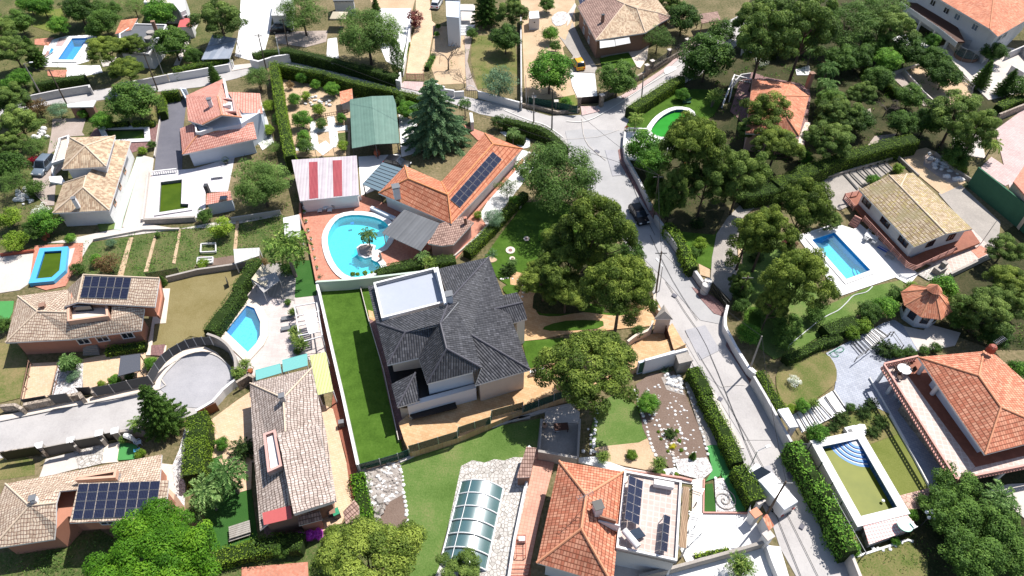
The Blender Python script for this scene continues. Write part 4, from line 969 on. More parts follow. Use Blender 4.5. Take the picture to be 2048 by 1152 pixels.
# broad areas
S('scrub', 'F -60,-30 500,-30 470,60 440,130 330,150 230,165 30,195 -60,215', 'scrub')
S('scrub', 'F -60,245 95,215 190,205 340,190 300,300 180,330 110,420 165,480 60,500 -60,500', 'scrub')
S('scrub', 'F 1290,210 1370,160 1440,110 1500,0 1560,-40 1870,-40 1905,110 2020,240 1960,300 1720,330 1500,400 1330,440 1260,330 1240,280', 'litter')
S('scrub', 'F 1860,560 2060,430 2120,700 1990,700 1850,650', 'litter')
S('scrub', 'F 1870,930 2080,900 2150,1220 1720,1220 1700,1100 1760,1090', 'litter')
S('vegetable_garden', 'F 165,488 262,472 470,436 560,428 592,442 604,520 520,524 430,542 340,556 165,548', 'veg')
S('soil', 'F 555,150 700,185 700,310 585,315 570,240', 'soil_light')
S('soil', 'F 1042,0 1150,0 1150,80 1125,95 1140,150 1160,195 1105,200 1050,195', 'soil_light')
S('lawn', 'F -60,880 70,920 70,950 0,960 -60,960', 'lawn_worn'); S('scrub', 'F -60,1110 60,1100 200,1060 270,1100 700,1080 800,1120 800,1240 -60,1240', 'veg')
S('lawn', 'A2 1340,190 1550,190 1560,600 1350,610 1290,450', 'soil_light'); S('lawn', 'A2 1600,260 1900,240 1940,620 1640,640 1590,440', 'lawn_worn')
S('soil', 'F 740,0 830,0 820,40 765,40', 'soil_light')
# roads
S('road', 'F -60,226 36,203 233,174 333,160 458,138 503,129 560,120 583,119 700,142 800,167 872,180 960,200 1042,216 1100,232 1162,230 1200,208 1245,190 1300,160 1370,108 1400,70 1500,20 1560,20 1450,110 1400,150 1290,208 1254,247 1238,285 1242,320 1262,365 1310,440 1425,600 1452,640 1458,665 1500,750 1575,885 1640,1010 1712,1152 1770,1260 1640,1260 1592,1152 1560,1095 1545,1050 1519,999 1474,901 1446,846 1400,770 1370,720 1335,640 1300,575 1270,520 1240,470 1175,385 1150,340 1130,305 1080,262 1020,240 960,228 900,205 847,192 700,160 590,135 560,130 545,132 472,157 400,174 317,183 189,202 97,210 -60,244', 'asphalt', 1)
S('road', 'F 1130,262 1165,258 1250,262 1240,320 1262,365 1310,440 1425,600 1450,650 1400,640 1330,560 1290,520 1240,468 1175,385 1150,340', 'patch', 2)
S('road', 'C3 1330,440 1480,310 1610,420 1700,750 1760,760 1960,1152 1760,1152 1600,900', 'asphalt', 2)
S('road', 'F -60,848 0,840 310,778 322,752 340,728 375,706 405,703 440,714 461,733 467,752 460,775 430,802 398,823 372,838 330,845 261,860 139,884 72,900 0,917 -60,930', 'asphalt', 1)
S('road', 'C1 1150,780 1160,710 1215,640 1310,555 1450,515 1570,545 1650,620 1680,690 1640,760 1540,860 1430,920 1250,890 1200,820', 'asphalt2', 2, 2)
S('pavement', 'C1 -100,995 165,945 560,862 1095,742 1062,702 1110,630 1200,560 1310,500 1400,470 1480,480 1560,520 1690,660 1655,615 1570,545 1450,515 1310,555 1215,640 1160,710 1150,780 0,1010 -100,1030', 'pave_cream', 3)
S('pavement', 'C3 1345,490 1385,600 1480,720 1560,830 1640,980 1760,1210 1700,1210 1640,1060 1540,930 1490,780 1390,610', 'conc', 3)
S('pavement', 'A3 870,690 1000,610 1180,490 1345,345 1350,365 1190,510 1010,640 890,710', 'pave_pink', 3)
S('pavement', 'F 1236,300 1242,296 1256,322 1306,412 1372,520 1418,588 1410,592 1362,522 1298,424 1248,340 1240,325', 'pave_red', 3)
S('pavement', 'F 1458,660 1467,690 1500,748 1583,880 1650,1010 1722,1160 1712,1162 1640,1012 1572,885 1490,748 1452,690', 'pave_red', 3)
S('driveway', 'C3 1380,50 1510,100 1620,180 1610,260 1540,240 1440,130', 'pave_red', 3)
S('driveway', 'A2 1110,585 1250,590 1235,660 1070,622', 'pave_pink', 3); S('driveway', 'A3 580,765 690,765 720,800 590,830', 'pave_pink', 3)
S('driveway', 'A1 1670,470 1815,455 1830,480 1670,510', 'conc', 3)
strip('road_seam', 'F 1331,562 1369,622 1413,692 1489,879 1540,1000 1605,1160', .07, .2, 'tar', 3)
strip('road_seam', 'F 1395,705 1440,780 1530,940 1640,1160', .06, .2, 'tar', 3); strip('road_seam', 'F 1300,470 1345,560 1395,640', .06, .2, 'tar', 3); strip('road_seam', 'F 1250,330 1285,420 1310,470', .06, .2, 'tar', 3)
strip('road_seam', 'C3 1590,768 1700,755 1770,755', .06, .2, 'kerb'); strip('road_seam', 'A3 590,850 600,960 640,1050 760,1152', .12, .2, 'kerb', 2); strip('road_line', 'A3 480,870 620,870 800,780 1000,650 1180,540 1330,440', .16, .2, 'paint', 3); strip('road_line', 'A3 30,790 200,860 330,900 460,990', .14, .2, 'paint', 3)
strip('road_seam', 'A3 450,1000 700,985 860,930', .07, .2, 'kerb', 2); strip('kerb', 'C1 0,1012 560,898 1150,782 1162,712 1215,642 1310,557 1450,517 1570,547 1650,622 1680,690', .16, .23, 'kerb', 3)
for x, y in ((1436, 795), (1345, 588), (1600, 1050), (1190, 300)): strip('manhole', 'F %d,%d %d,%d' % (x, y, x+8, y+5), .55, .22, 'asphalt_dark')
S('road_patch', 'F 1370,660 1410,650 1440,700 1400,720', 'asphalt2', 3); S('road_patch', 'F 1500,940 1540,930 1575,1000 1535,1020', 'asphalt2', 3); S('road_patch', 'F 1210,300 1235,300 1245,350 1225,352', 'asphalt2', 3)
S('road_patch', 'A3 1185,500 1215,480 1262,480 1268,498 1230,520 1190,535', 'conc_white', 4, 2)
S('road_patch', 'D4 310,410 330,395 345,440 335,460 318,440', 'asphalt_dark', 4)
# top left plots
S('pool_deck', 'A1 290,440 330,300 480,258 690,250 700,300 640,440 540,470 480,560 480,485 310,480', 'conc_white', 1); S('pool_deck', 'A1 430,275 480,278 460,330 400,330', 'pave_pink', 2)
S('patio', 'A1 480,480 560,470 720,470 740,520 600,550 480,555', 'conc_white', 1); S('patio', 'A1 340,505 485,503 465,560 345,545', 'terra', 2); S('patio', 'A1 720,430 860,410 870,460 740,480', 'conc', 2)
S('patio', 'A1 250,280 390,270 350,330 250,320', 'terra', 1); S('scrub', 'A1 200,90 440,60 500,180 400,240 240,190', 'lawn_olive', 1)
S('yard', 'F 484,-40 552,-40 541,60 530,100 505,122 470,112 478,60', 'conc_white', 1); S('yard', 'A1 1380,150 1430,170 1350,330 1290,470 1250,470 1330,300', 'conc', 1)
S('yard', 'A2 180,235 370,225 560,220 550,300 400,340 190,310', 'gravel', 1); S('yard', 'A2 560,280 625,270 640,420 550,415', 'conc_white', 2); S('yard', 'A2 900,60 1160,60 1155,300 1095,500 980,440 900,250', 'conc_white', 1)
S('driveway', 'A2 1195,-40 1290,-40 1310,150 1335,170 1300,330 1290,420 1245,530 1125,530 1150,330 1190,200', 'cream_pave', 2)
S('path', 'A2 1545,260 1600,260 1565,440 1600,560 1640,650 1560,650 1550,480', 'gravel', 2); S('yard', 'A2 1500,30 1620,30 1620,180 1500,180', 'conc', 1)
S('lawn', 'A1 1070,760 1140,750 1140,880 1050,850', 'lawn_worn', 1); S('driveway', 'A1 380,855 620,850 590,950 610,975 460,985 430,1060 340,1120 370,960', 'gravel', 1); S('driveway', 'B1 240,250 290,230 400,150 440,100 470,180 350,300 400,310 390,470 330,470 240,380', 'gravel', 2)
S('patio', 'A1 680,930 740,905 1140,895 1130,1040 1060,1060 950,1100 640,990', 'pave_red', 1)
S('driveway', 'A1 1180,730 1345,712 1320,920 1310,1240 1110,1240 1150,860', 'asphalt_dark', 1)
S('patio', 'B1 1060,235 1400,205 1690,120 1640,370 1480,375 1480,490 1420,560 1030,572', 'whitetile', 1)
S('path', 'B1 1030,110 1110,130 1045,600 1000,640 880,625', 'conc', 1); S('path', 'B1 985,120 1030,120 890,560 870,650 810,640 850,500', 'greenwall', 2); S('path', 'B1 340,740 480,715 600,690 1030,600 1290,640 670,725 640,760 570,880 565,740', 'conc', 1)
S('path', 'B1 1290,640 1500,600 1720,570 2016,520 2016,545 1720,600 1500,630', 'conc', 1)
S('path', 'B1 700,600 830,590 820,640 720,655', 'lawn_dull', 3)
S('yard', 'F 520,195 535,240 548,285 525,300 512,280 528,270', 'conc_white', 1)
S('yard', 'B1 -60,820 240,815 250,900 200,1040 140,1080 -60,1110', 'conc', 1); S('pool_deck', 'B1 250,760 600,740 590,870 520,960 470,1050 330,1080 210,1040', 'terra', 2); S('pool_deck', 'B1 470,790 540,775 510,880 430,1000 440,900', 'conc', 3)
S('lawn', 'C1 -60,155 100,150 90,230 60,290 -60,300', 'carpet_green', 1)
for t in ('B1 930,700 960,700 885,980 845,978', 'B1 1110,690 1128,690 1065,945 1035,950', 'B1 1290,640 1306,645 1262,890 1240,885', 'B1 1700,575 1722,580 1705,790 1680,790'): S('path', t, 'soil_light', 2)
S('garden_bed', 'B1 1440,830 1560,850 1680,830 1690,890 1400,915', 'soil', 2)
S('lawn', 'F 335,557 420,543 512,527 480,560 415,665 425,678 380,672 330,705 306,692 312,640', 'lawn_dry', 1)
# middle left house front
S('patio', 'C1 590,570 740,540 1045,510 1065,690 850,720 600,790', 'cream_pave', 1); S('garden_bed', 'C1 420,580 600,600 590,800 370,850', 'pebble', 2); S('driveway', 'C1 225,600 415,590 355,840 150,860', 'cream_pave', 2); S('lawn', 'C1 -60,450 130,460 200,560 140,850 -60,900', 'lawn_worn', 1)
S('path', 'C1 1140,60 1225,60 1195,310 1110,315 1095,480 1200,470 1190,540 1050,540', 'pave_cream', 2); S('patio', 'C1 1090,470 1190,462 1170,545 1085,540', 'pave_red', 3)
# kite pool plot
S('pool_deck', 'C1 1600,440 1560,380 1700,150 1790,20 2016,-60 2200,0 2330,30 2440,120 2460,330 2330,560 2000,610 1840,650 1830,720 1760,700 1690,600', 'decktile', 1)
S('lawn', 'F 556,540 590,522 626,520 634,590 596,600 572,575', 'lawn_fake', 2); S('patio', 'C2 320,130 500,110 510,520 350,540', 'decktile', 3); S('patio', 'B1 1830,1030 1900,900 2016,880 2130,1000 2120,1152 1950,1130', 'greywood', 3)
S('yard', 'C2 480,120 520,110 760,1152 560,1152 600,800', 'terra_shade', 1)  # the wall's shade put into this strip's brown colour
# lower left
S('driveway', 'F 405,852 475,800 505,780 510,880 508,925 455,905 404,925', 'cream_pave', 2); S('lawn', 'D1 1450,330 1600,290 1700,480 1810,520 1860,920 1520,980 1440,560', 'lawn_fake', 1); S('patio', 'D1 1560,290 1700,230 1815,300 1808,525 1720,550 1650,460 1600,350', 'cream_pave', 2)
S('garden_bed', 'D1 1330,90 1362,95 1340,400 1320,790 1290,800 1240,360 1290,240', 'pebble', 2); S('patio', 'D1 1160,340 1250,350 1290,800 1200,800', 'pave_cream', 1); S('patio', 'D1 330,310 530,260 590,370 280,450', 'conc', 1); S('patio', 'D1 530,250 750,200 735,340 570,380', 'crazy', 2); S('patio', 'D1 745,210 865,185 850,330 735,340', 'pave_cream', 1); S('patio', 'D1 865,180 990,210 965,310 845,318', 'carpet_green', 2)
S('patio', 'D2 495,-100 600,-50 680,280 760,580 690,700 660,770 520,830 450,780 600,700', 'cream_pave', 1); S('patio', 'D2 600,-50 700,0 770,390 770,600 730,590 690,290', 'terra_shade', 2)  # last sheet: the long wall's shade put in as a brown strip
S('patio', 'D2 90,770 330,720 420,900 120,920', 'pave_red', 1); S('patio', 'D2 -60,1090 415,1050 430,1300 -60,1300', 'terra', 1)
# black roof plot
S('lawn', 'F 640,584 736,569 806,902 716,942', 'lawn', 1); S('path', 'C2 850,260 900,270 1080,900 1130,900 1090,1152 1060,1130 900,420', 'pave_red', 2); S('patio', 'C2 850,215 885,225 905,300 860,280', 'orange_pave', 3)
sheet('driveway', 'F 797,845 860,795 1060,738 1110,722 1160,712 1240,705 1300,688 1345,676 1372,688 1300,722 1172,780 1108,803 1046,820 980,848 914,876 820,906 808,880', 1.2, 'orange_pave')
S('lawn', 'F 965,520 1000,470 1050,405 1120,400 1200,440 1260,560 1290,620 1170,655 1065,640 1060,600 1000,560 975,535', 'lawn', 1)
S('path', 'F 1020,552 1050,548 1068,570 1072,610 1078,630 1120,632 1170,624 1235,632 1290,618 1300,600 1318,610 1330,640 1300,652 1262,655 1200,662 1130,668 1045,682 1030,640', 'orange_pave', 2, 2)
S('garden_bed', 'C3 320,335 480,292 700,290 745,305 700,350 360,365', 'lawn', 3, 2); S('lawn', 'C3 160,440 300,430 460,415 420,600 330,660 210,660', 'lawn', 1)
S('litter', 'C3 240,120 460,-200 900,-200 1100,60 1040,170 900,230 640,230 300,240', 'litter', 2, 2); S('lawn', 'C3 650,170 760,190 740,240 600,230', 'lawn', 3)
S('driveway', 'C3 920,490 1060,395 1180,370 1240,310 1345,490 1250,510 1040,600', 'orange_pave', 2); S('garden_bed', 'B3 20,1060 80,1040 140,1060 130,1100 50,1110', 'lawn', 3, 2)
for i, (x, y, r) in enumerate(((191, 709, 22), (75, 792, 34), (88, 852, 20))):
    S('stepping_disc', 'B3 ' + ' '.join(f'{x+r*math.cos(k*.524):.1f},{y+r*.75*math.sin(k*.524):.1f}' for k in range(12)), 'pave_cream', 3); S('stepping_disc', 'B3 ' + ' '.join(f'{x+r*.45*math.cos(k*.785):.1f},{y+r*.34*math.sin(k*.785):.1f}' for k in range(8)), 'pave_red', 4)
S('garden_bed', 'B2 1690,850 1740,840 1780,860 1750,880 1700,875', 'soil_light', 3, 2)
# round pool house plot
S('yard', 'B2 780,120 1080,100 1110,160 1100,230 950,340 800,400', 'conc_white', 1); S('yard', 'A2 1070,820 1200,880 1250,1080 1090,1130', 'conc_white', 1)
S('pool_deck', 'B2 360,455 800,398 1110,500 1380,620 1300,780 1240,860 1130,860 1010,890 960,950 900,1000 480,1016', 'terra', 1); 
S('path', 'F 925,470 962,425 1000,362 1045,300 1078,308 1062,345 1015,405 975,462 950,490', 'conc_white', 1); S('path', 'B2 1530,560 1600,500 1960,130 1975,150 1640,520 1700,610 1600,720 1480,860 1460,830 1590,700', 'terra', 2); S('path', 'A2 1540,900 1700,960 1760,980 1640,1010 1560,930', 'terra', 2)
S('yard', 'A2 1800,950 1900,940 2016,1010 2016,1060 1960,1070', 'conc_white', 1)
S('path', 'A2 430,880 470,870 500,1080 440,1040', 'conc_white', 1); S('path', 'A2 555,840 605,835 640,1000 620,1060 580,1060', 'conc_white', 1); S('path', 'A2 430,920 700,900 705,935 440,955', 'conc_white', 2); S('garden_bed', 'A2 630,960 705,950 700,1020 640,1030', 'veg', 1); S('path', 'A2 330,1060 480,1050 480,1075 330,1085', 'conc_white', 1)
# top centre house
S('driveway', 'A3 425,260 470,290 520,160 600,330 700,490 685,525 500,520 525,400', 'conc_grey', 1); S('driveway', 'A3 500,520 683,530 700,690 570,728 520,620', 'conc_white', 2); S('lawn', 'A3 718,420 915,370 990,470 740,500', 'lawn', 2); S('path', 'A3 925,370 1070,322 1060,420 1010,490 985,480', 'pave_cream', 3)
S('lawn', 'A3 340,720 540,680 560,760 420,780', 'lawn_olive', 1); S('garden_bed', 'A3 370,130 420,85 490,95 470,170 400,185', 'pebble', 1, 2); S('path', 'A3 490,90 540,20 550,40 500,170 480,190', 'conc', 1)
# pool plot by the junction
S('lawn', 'A3 1010,850 1060,760 1250,670 1400,640 1560,650 1600,720 1540,830 1420,900 1240,1020 1060,1010 900,940 940,830', 'lawn', 1); S('patio', 'A3 890,950 1060,950 1200,1000 1300,1060 1160,1150 930,1152 900,1050', 'conc_white', 2)
S('patio', 'A4 -20,540 60,520 180,560 400,600 470,640 480,700 430,1100 240,1110 -100,800', 'pave_red', 1); S('path', 'A4 405,970 440,880 480,880 420,1060 360,1090', 'pave_cream', 2); S('yard', 'A4 370,500 470,470 480,540 380,540', 'conc_white', 1)
S('garden_bed', 'A4 880,1060 940,980 1100,960 1080,1040 900,1080', 'gravel', 1); S('garden_bed', 'A4 850,800 910,780 920,840 870,850', 'gravel', 1)
# top right plot
S('yard', 'A4 1380,340 1560,290 1700,300 2100,380 2100,640 1760,720 1650,610 1500,440', 'conc', 1); S('soil', 'A4 1150,500 1270,455 1440,560 1660,610 1640,700 1430,770', 'soil_light', 2); S('soil', 'A4 1045,540 1150,505 1410,775 1290,760', 'gravel', 1)
S('yard', 'B4 1690,210 1780,120 1960,240 1950,300 1880,330', 'pave_pink', 1); S('yard', 'A4 1510,970 1700,960 1740,1140 1500,1100', 'conc', 1); S('patio', 'A4 1060,270 1160,250 1350,330 1300,350 1100,310', 'conc_white', 1); S('court', 'F 1990,260 2100,180 2100,420 2020,380', 'pave_pink', 1)
# tan roof house with rectangular pool
S('driveway', 'F 1421,560 1424,515 1433,468 1455,435 1485,405 1545,383 1600,370 1636,356 1692,342 1716,370 1722,400 1680,420 1640,408 1590,400 1520,405 1480,440 1474,500 1478,560 1462,600', 'conc_grey', 2)
S('lawn', 'B3 1190,590 1300,620 1565,635 1540,850 1525,930 1450,900 1350,850', 'lawn', 1); S('lawn', 'F 1360,425 1450,420 1430,470 1330,460', 'litter', 1); S('lawn', 'F 1480,470 1595,470 1588,492 1625,545 1640,600 1660,640 1500,640 1470,600', 'lawn_dull', 1); S('soil', 'B3 1715,780 1750,785 1745,890 1710,890', 'soil_light', 3); S('soil', 'B3 1430,890 1510,930 1510,990 1440,970', 'soil_light', 2)
S('pool_deck', 'B4 380,690 660,598 790,640 830,600 1165,880 1255,965 1190,1042 1090,988 700,1120 640,1050', 'conc_white', 1); S('yard', 'B4 1400,385 1540,300 1845,590 1830,790 1700,745 1640,660', 'conc_grey', 1); S('rocky_bed', 'B4 1120,100 1310,55 1380,85 1630,290 1540,335 1420,390 1240,240', 'soil_light', 1); S('rocky_bed', 'B4 1300,110 1380,100 1600,290 1480,310 1380,250 1290,180', 'gravel', 2); S('patio', 'B4 1190,890 1380,870 1640,640 1790,790 1780,830 1480,965 1300,880', 'pinktile', 2); S('patio', 'B4 1630,790 1700,760 1785,800 1690,850', 'terra', 3); S('patio', 'B4 1240,960 1400,880 1480,970 1330,1010', 'crazy', 3)
# the lawn strips and patios right of the road
S('lawn', 'C4 -30,180 150,120 600,180 900,50 1130,0 1155,30 1120,110 860,200 800,265 560,390 400,500 220,570 60,450 0,320', 'lawn_dull', 1); S('lawn', 'C4 0,230 110,190 120,330 110,460 20,360', 'lawn', 2, 2)
S('lawn', 'C4 230,690 320,570 560,520 650,600 668,690 640,760 480,880 340,930 260,850', 'lawn_worn', 2, 2)
S('patio', 'C4 590,525 760,440 1000,310 1080,285 1150,330 1250,510 1120,570 1010,600 1020,680 910,700 1000,860 1190,1190 1170,1190 1040,960 960,920 740,940 650,790 668,690 650,610', 'bluetile', 1); S('patio', 'C4 1145,330 1290,362 1340,320 1560,380 1520,470 1260,520', 'conc', 2)
S('path', 'C4 910,700 1010,680 1100,740 1560,1480 1370,1520', 'bluetile', 2); S('lawn', 'D4 855,165 1040,-20 1335,515 1120,572', 'lawn_olive', 1); S('garden_bed', 'C4 600,1090 740,950 960,925 1040,960 1130,1100 860,1200 640,1150', 'lawn_worn', 2); S('path', 'D4 800,70 870,60 880,130 820,150', 'conc_white', 3, 2)
S('path', 'D4 1120,572 1340,515 1315,650 1160,690', 'crazy_pink', 2); S('lawn', 'D4 800,1020 1000,960 1190,900 1320,1040 1330,1200 850,1200', 'lawn_worn', 1); S('yard', 'D4 1740,540 1900,490 2100,480 2100,800 1900,640', 'conc', 1)
# bottom centre plots
S('lawn', 'F 800,922 900,888 1000,852 1082,836 1085,870 1072,900 1060,930 1000,935 940,930 920,960 880,1110 872,1240 820,1240 812,1060', 'lawn_dull', 1); S('garden_bed', 'D2 760,400 1075,320 1110,560 1142,800 1130,870 880,810 830,560', 'soil', 2); S('patio', 'D2 1520,360 1600,318 1690,335 1760,310 1830,320 1900,295 2000,300 2010,560 1850,1300 1280,1300 1370,1060', 'crazy', 2)
S('garden_bed', 'D2 800,400 1060,335 1110,560 1000,620 960,600 860,680 840,560', 'rock', 3)
S('terrace', 'D3 205,215 400,300 375,400 290,720 190,1200 70,1200 120,880 190,560 225,420', 'terra2', 2); S('patio', 'D3 290,20 575,20 560,300 265,250', 'conc_grey', 1); S('patio', 'C3 325,950 500,895 575,950 570,1030 320,1030', 'conc', 2)
S('path', 'D3 560,300 680,290 900,370 1400,460 1390,490 900,410 560,330', 'conc_white', 2); S('lawn', 'F 1183,850 1205,800 1240,785 1272,810 1292,870 1312,915 1322,950 1290,935 1200,920 1180,890', 'lawn_dull', 1, 1); S('soil', 'D3 680,230 760,215 1000,190 1060,160 1110,260 1150,390 1090,395 880,355 700,310', 'soil_light', 2)
S('garden_bed', 'F 1272,768 1300,748 1348,742 1372,790 1400,860 1415,915 1352,918 1345,940 1312,915 1285,855', 'soil', 2); S('garden_bed', 'C3 1160,700 1260,690 1330,830 1200,790', 'rock', 3); S('garden_bed', 'D3 1255,310 1490,298 1538,390 1450,460 1400,445 1290,415', 'pebble', 3)
S('path', 'C3 1330,740 1390,720 1480,900 1560,1080 1640,1240 1500,1240 1440,1080', 'conc_grey', 1); S('path', 'D3 1490,215 1530,205 1590,400 1585,430 1480,470 1530,390', 'carpet_green', 3); S('path', 'D3 1530,205 1640,230 1790,680 1700,690 1600,440', 'carpet_green', 2); S('lawn', 'D3 1480,490 1530,485 1555,685 1470,692', 'lawn_fake', 3); S('garden_bed', 'D3 1545,455 1610,445 1705,685 1555,690', 'pebble', 3)
S('patio', 'D3 1390,455 1470,450 1460,700 1380,700', 'pave_cream', 3); S('yard', 'D3 1370,700 1800,700 1935,900 1660,970 1340,1050 1300,960', 'conc_white', 1); S('yard', 'D3 1120,1240 1240,1095 1660,995 1905,930 1960,1152 1960,1300', 'conc_white', 1); S('yard', 'D3 820,950 1220,1050 1160,1240 800,1240', 'conc', 1)
S('pavement', 'D3 1935,930 2016,940 2080,1152 2120,1300 2010,1300 1980,1100', 'conc_white', 3)
# ---------------------------------------------------------------- houses
# 1 the large villa under black tiles
H = House('house', 'large white villa with a black tiled hip roof and white roof terrace', 'house', 'K 560,1000')
H.pts('K', 'a:500,120,6.2 b:825,45,6.2 t:630,330,8.1 q:515,470,9.1 r:555,632,9.1 s:715,545,7.9 v:777,752,6.3 e:1090,765,5.4 g:735,866,5.2 h:722,782,6.0 f:430,856,6.2 j:375,690,6.3 x:475,487,8.2 w:290,526,7.9 c:105,465,6.2 d:175,736,6.2 n:560,345,7.2 m:140,455,6.3 k:50,232,5.9 l:88,224,5.9 o:575,318,7.9')
H.on('qs', 'ber'); H.on('v', 'ser'); H.on('h', 'rfv')
H.walls('K 100,225 500,118 822,50 1086,770 745,870 724,800 434,865 372,715 178,745', 5.1, 'cream', .5)
H.roof('abo bsqo bes sqrv esvg vhg cwqtm cdw wdjx xwq qxjf qfr rfhv', 't_black')
H.ridge('cwxqr rf rv se wd bo oq', 'ridge_black')
H.roof('klmc', 't_black', name='lower_roof')
H.pts('K', 'A:908,290,5.3 B:1006,270,5.2 C:1042,335,6.1 D:848,381,6.4 E:1070,440,5.2 F:980,466,5.2'); H.roof('ABCD DCEF', 't_black', name='porch_roof'); H.ridge('CD', 'ridge_black')
H.walls('K 985,400 1040,385 1062,430 1000,455', 5.0, 'white', .1, name='porch_pillar')
H.flat('K 90,228 482,130 556,350 142,456', 6.3, 'roofwhite', parapet=.55, name='roof_terrace'); H.flat('K 484,112 500,108 556,345 540,350', 7.6, 'white', 1.8, name='terrace_wall')
H.flat('K 176,738 370,696 434,848 722,786 738,868 380,968 300,1000 240,1000', 3.3, 't_black', .4, name='lower_deck')
H.walls('K 178,742 440,690 735,780 745,880 300,1010 236,1010', 2.9, 'cream', .3, name='lower_wall')
H.pts('K', 'G:200,858,3.9 I:356,783,5.0 J:382,966,3.8 L:240,1006,3.8'); H.roof('GIL LIJ', 't_black', name='garage_roof'); H.ridge('IL', 'ridge_black')
H.walls('K 300,1005 745,884 745,850 300,970', 3.5, 'white', .05, name='south_wall')
H.flat('K 312,1036 606,960 622,1008 332,1086', 1.9, 'black', .15, name='door_canopy')
p = H.walls('K 434,862 724,792 735,762 440,835', 5.2, 'bluewhite', .02, 3.3, name='upper_wall')
for i in range(len(p)):
    a, b = p[i], p[(i+1) % len(p)]
    if (b-a).length > 5 and (b-a).x > 0: H.window(i, .3, 1.5, 1.3, 4.7); H.window(i, .78, 1.9, 1.3, 4.7)
for x in (230, 345): MB().box(PTS('K %d,%d' % (x, 745 - x*.08), 4.3)[0], (1.0, .2, 1.5), .25).build('window', 'glass', H.o)
H.chimney('K 572,322', 8.2, .9, .7, 'white', 'midgrey')
# 2 the pool house with the long solar wing
H = House('house', 'L-shaped orange tiled bungalow with a long row of solar panels beside the round pool', 'house', 'B2 1300,600')
H.pts('B2', 'a:1750,30,5.2 c:1965,62,3.2 d:1450,605,3.2 j:1425,395,5.2 e:1692,-48,3.2 f:1378,300,3.3 b:1140,278,5.0 g:1115,185,3.4 h:925,382,3.2')
H.on('c', 'ajd'); H.on('h', 'bjd'); H.on('f', 'eaj'); H.walls('fecdhg', 2.85, 'white', .7); H.roof('acdj eajf eca gfjb gbh bjdh', 't_pool'); H.ridge('ac ae aj bg bh bjd jf', 'ridge_pool')
H.solar('B2 1745,85,4.95 1812,142,4.25 1508,490,4.25 1438,430,4.95', 2, 10, pl='ajd')
H.pts('B2', 'k:1365,602,3.15 l:1530,552,3.15 m:1612,592,2.9 n:1465,752,2.6 o:1380,762,2.6 p:1282,745,2.6'); H.walls('klmnop', 2.5, 'pinkwall', .3, name='annex_wall'); H.roof('klmnop', 't_brown', name='annex_roof'); H.window(3, .5, .6, .6, 1.6, j=1); H.chimney('B2 1552,600', 3.0, .8, .35, 'brownwall')
H.chimney('B2 1058,392', 4.0, 1.3, .9, 'white', 'midgrey'); m = MB(); a, b = PTS('B2 1612,596', 2.5)[0], PTS('B2 1470,760', 2.3)[0]
canopy('B2 1110,500,3.1 1378,604,3.1 1228,797,2.5 950,668,2.5', 3, 'grey sheet metal canopy over the poolside bar of the orange bungalow', 'm_grey', cat='canopy')
canopy('B2 955,160,3.0 1100,207,3.0 940,372,2.5 808,318,2.5', 3, 'glass roofed conservatory between the striped carport and the orange tiled house', 'glass_roof', 'conservatory', 'conservatory', 'darkgrey')
for i in range(1, 8):
    a, b = PTS('B2 955,160', 3.03)[0].lerp(PTS('B2 808,318', 2.53)[0], i/8), PTS('B2 1100,207', 3.03)[0].lerp(PTS('B2 940,372', 2.53)[0], i/8)
    o = MB().bar(a, b, .05, .06).build('glazing_bar', 'darkgrey', bpy.data.objects['conservatory'])
# 3 striped carport, green shed
H = House('outbuilding', 'white sheet metal outbuilding with two red roof stripes by the red terrace', 'outbuilding', 'B2 560,420')
H.pts('B2', 'a:300,143,3.0 b:768,112,3.0 c:786,396,2.5 d:360,440,2.5'); H.walls('abcd', 2.3, 'white', .3); H.roof('abcd', 'm_white', .15)
for n_, t in (('e f g h', '425,160 487,157 492,418 428,425'), ('i k l m', '595,148 662,145 665,402 602,408')):
    q = N('B2 ' + t); H.P.update(zip('5678', PTS('B2 '+t, 2.8))); H.on('5678', 'abd'); P = [H.P[c]+Vector((0, 0, .03)) for c in '5678']; MB().poly(P, uv=True).build('red_stripe', 'm_red', H.last)
wall('B2 360,440 800,398', 'low white wall along the top of the red pool terrace', .9, .3, 'white')
H = House('open_shed', 'large open shed with a faded green sheet metal roof', 'shed', 'A2 900,1100')
H.pts('A2', 'a:718,716,2.9 b:875,693,3.5 c:905,1038,3.5 d:735,1068,2.9 e:1030,688,3.0 g:1050,745,3.0 f:1078,1030,2.9'); H.roof('abcd begfc', 'm_green', .12, under='darkgrey')
for t in ('735,740', '735,1040', '1040,720', '1060,1010', '905,1040'): q = PTS('A2 ' + t, 2.8)[0]; MB().bar((q.x, q.y, 0), (q.x, q.y, 2.9), .14, .14, Vector((1, 0, 0))).build('post', 'darkgrey', H.o)
m = MB().prism(inset(PTS('A2 730,740 1040,715 1050,760 735,790', 2.6), .1), 0, 2.6); m.build('back_wall', 'darkgrey', H.o)
H = House('garden_shed', 'little garden shed with a bright orange tile roof above the vegetable plot', 'shed', 'A2 695,740')
H.pts('A2', 'a:645,660,2.2 b:735,638,2.2 c:742,716,2.0 d:654,752,2.0'); H.walls('abcd', 1.9, 'oldwhite', .15); H.roof('abcd', 't_orange', .12)
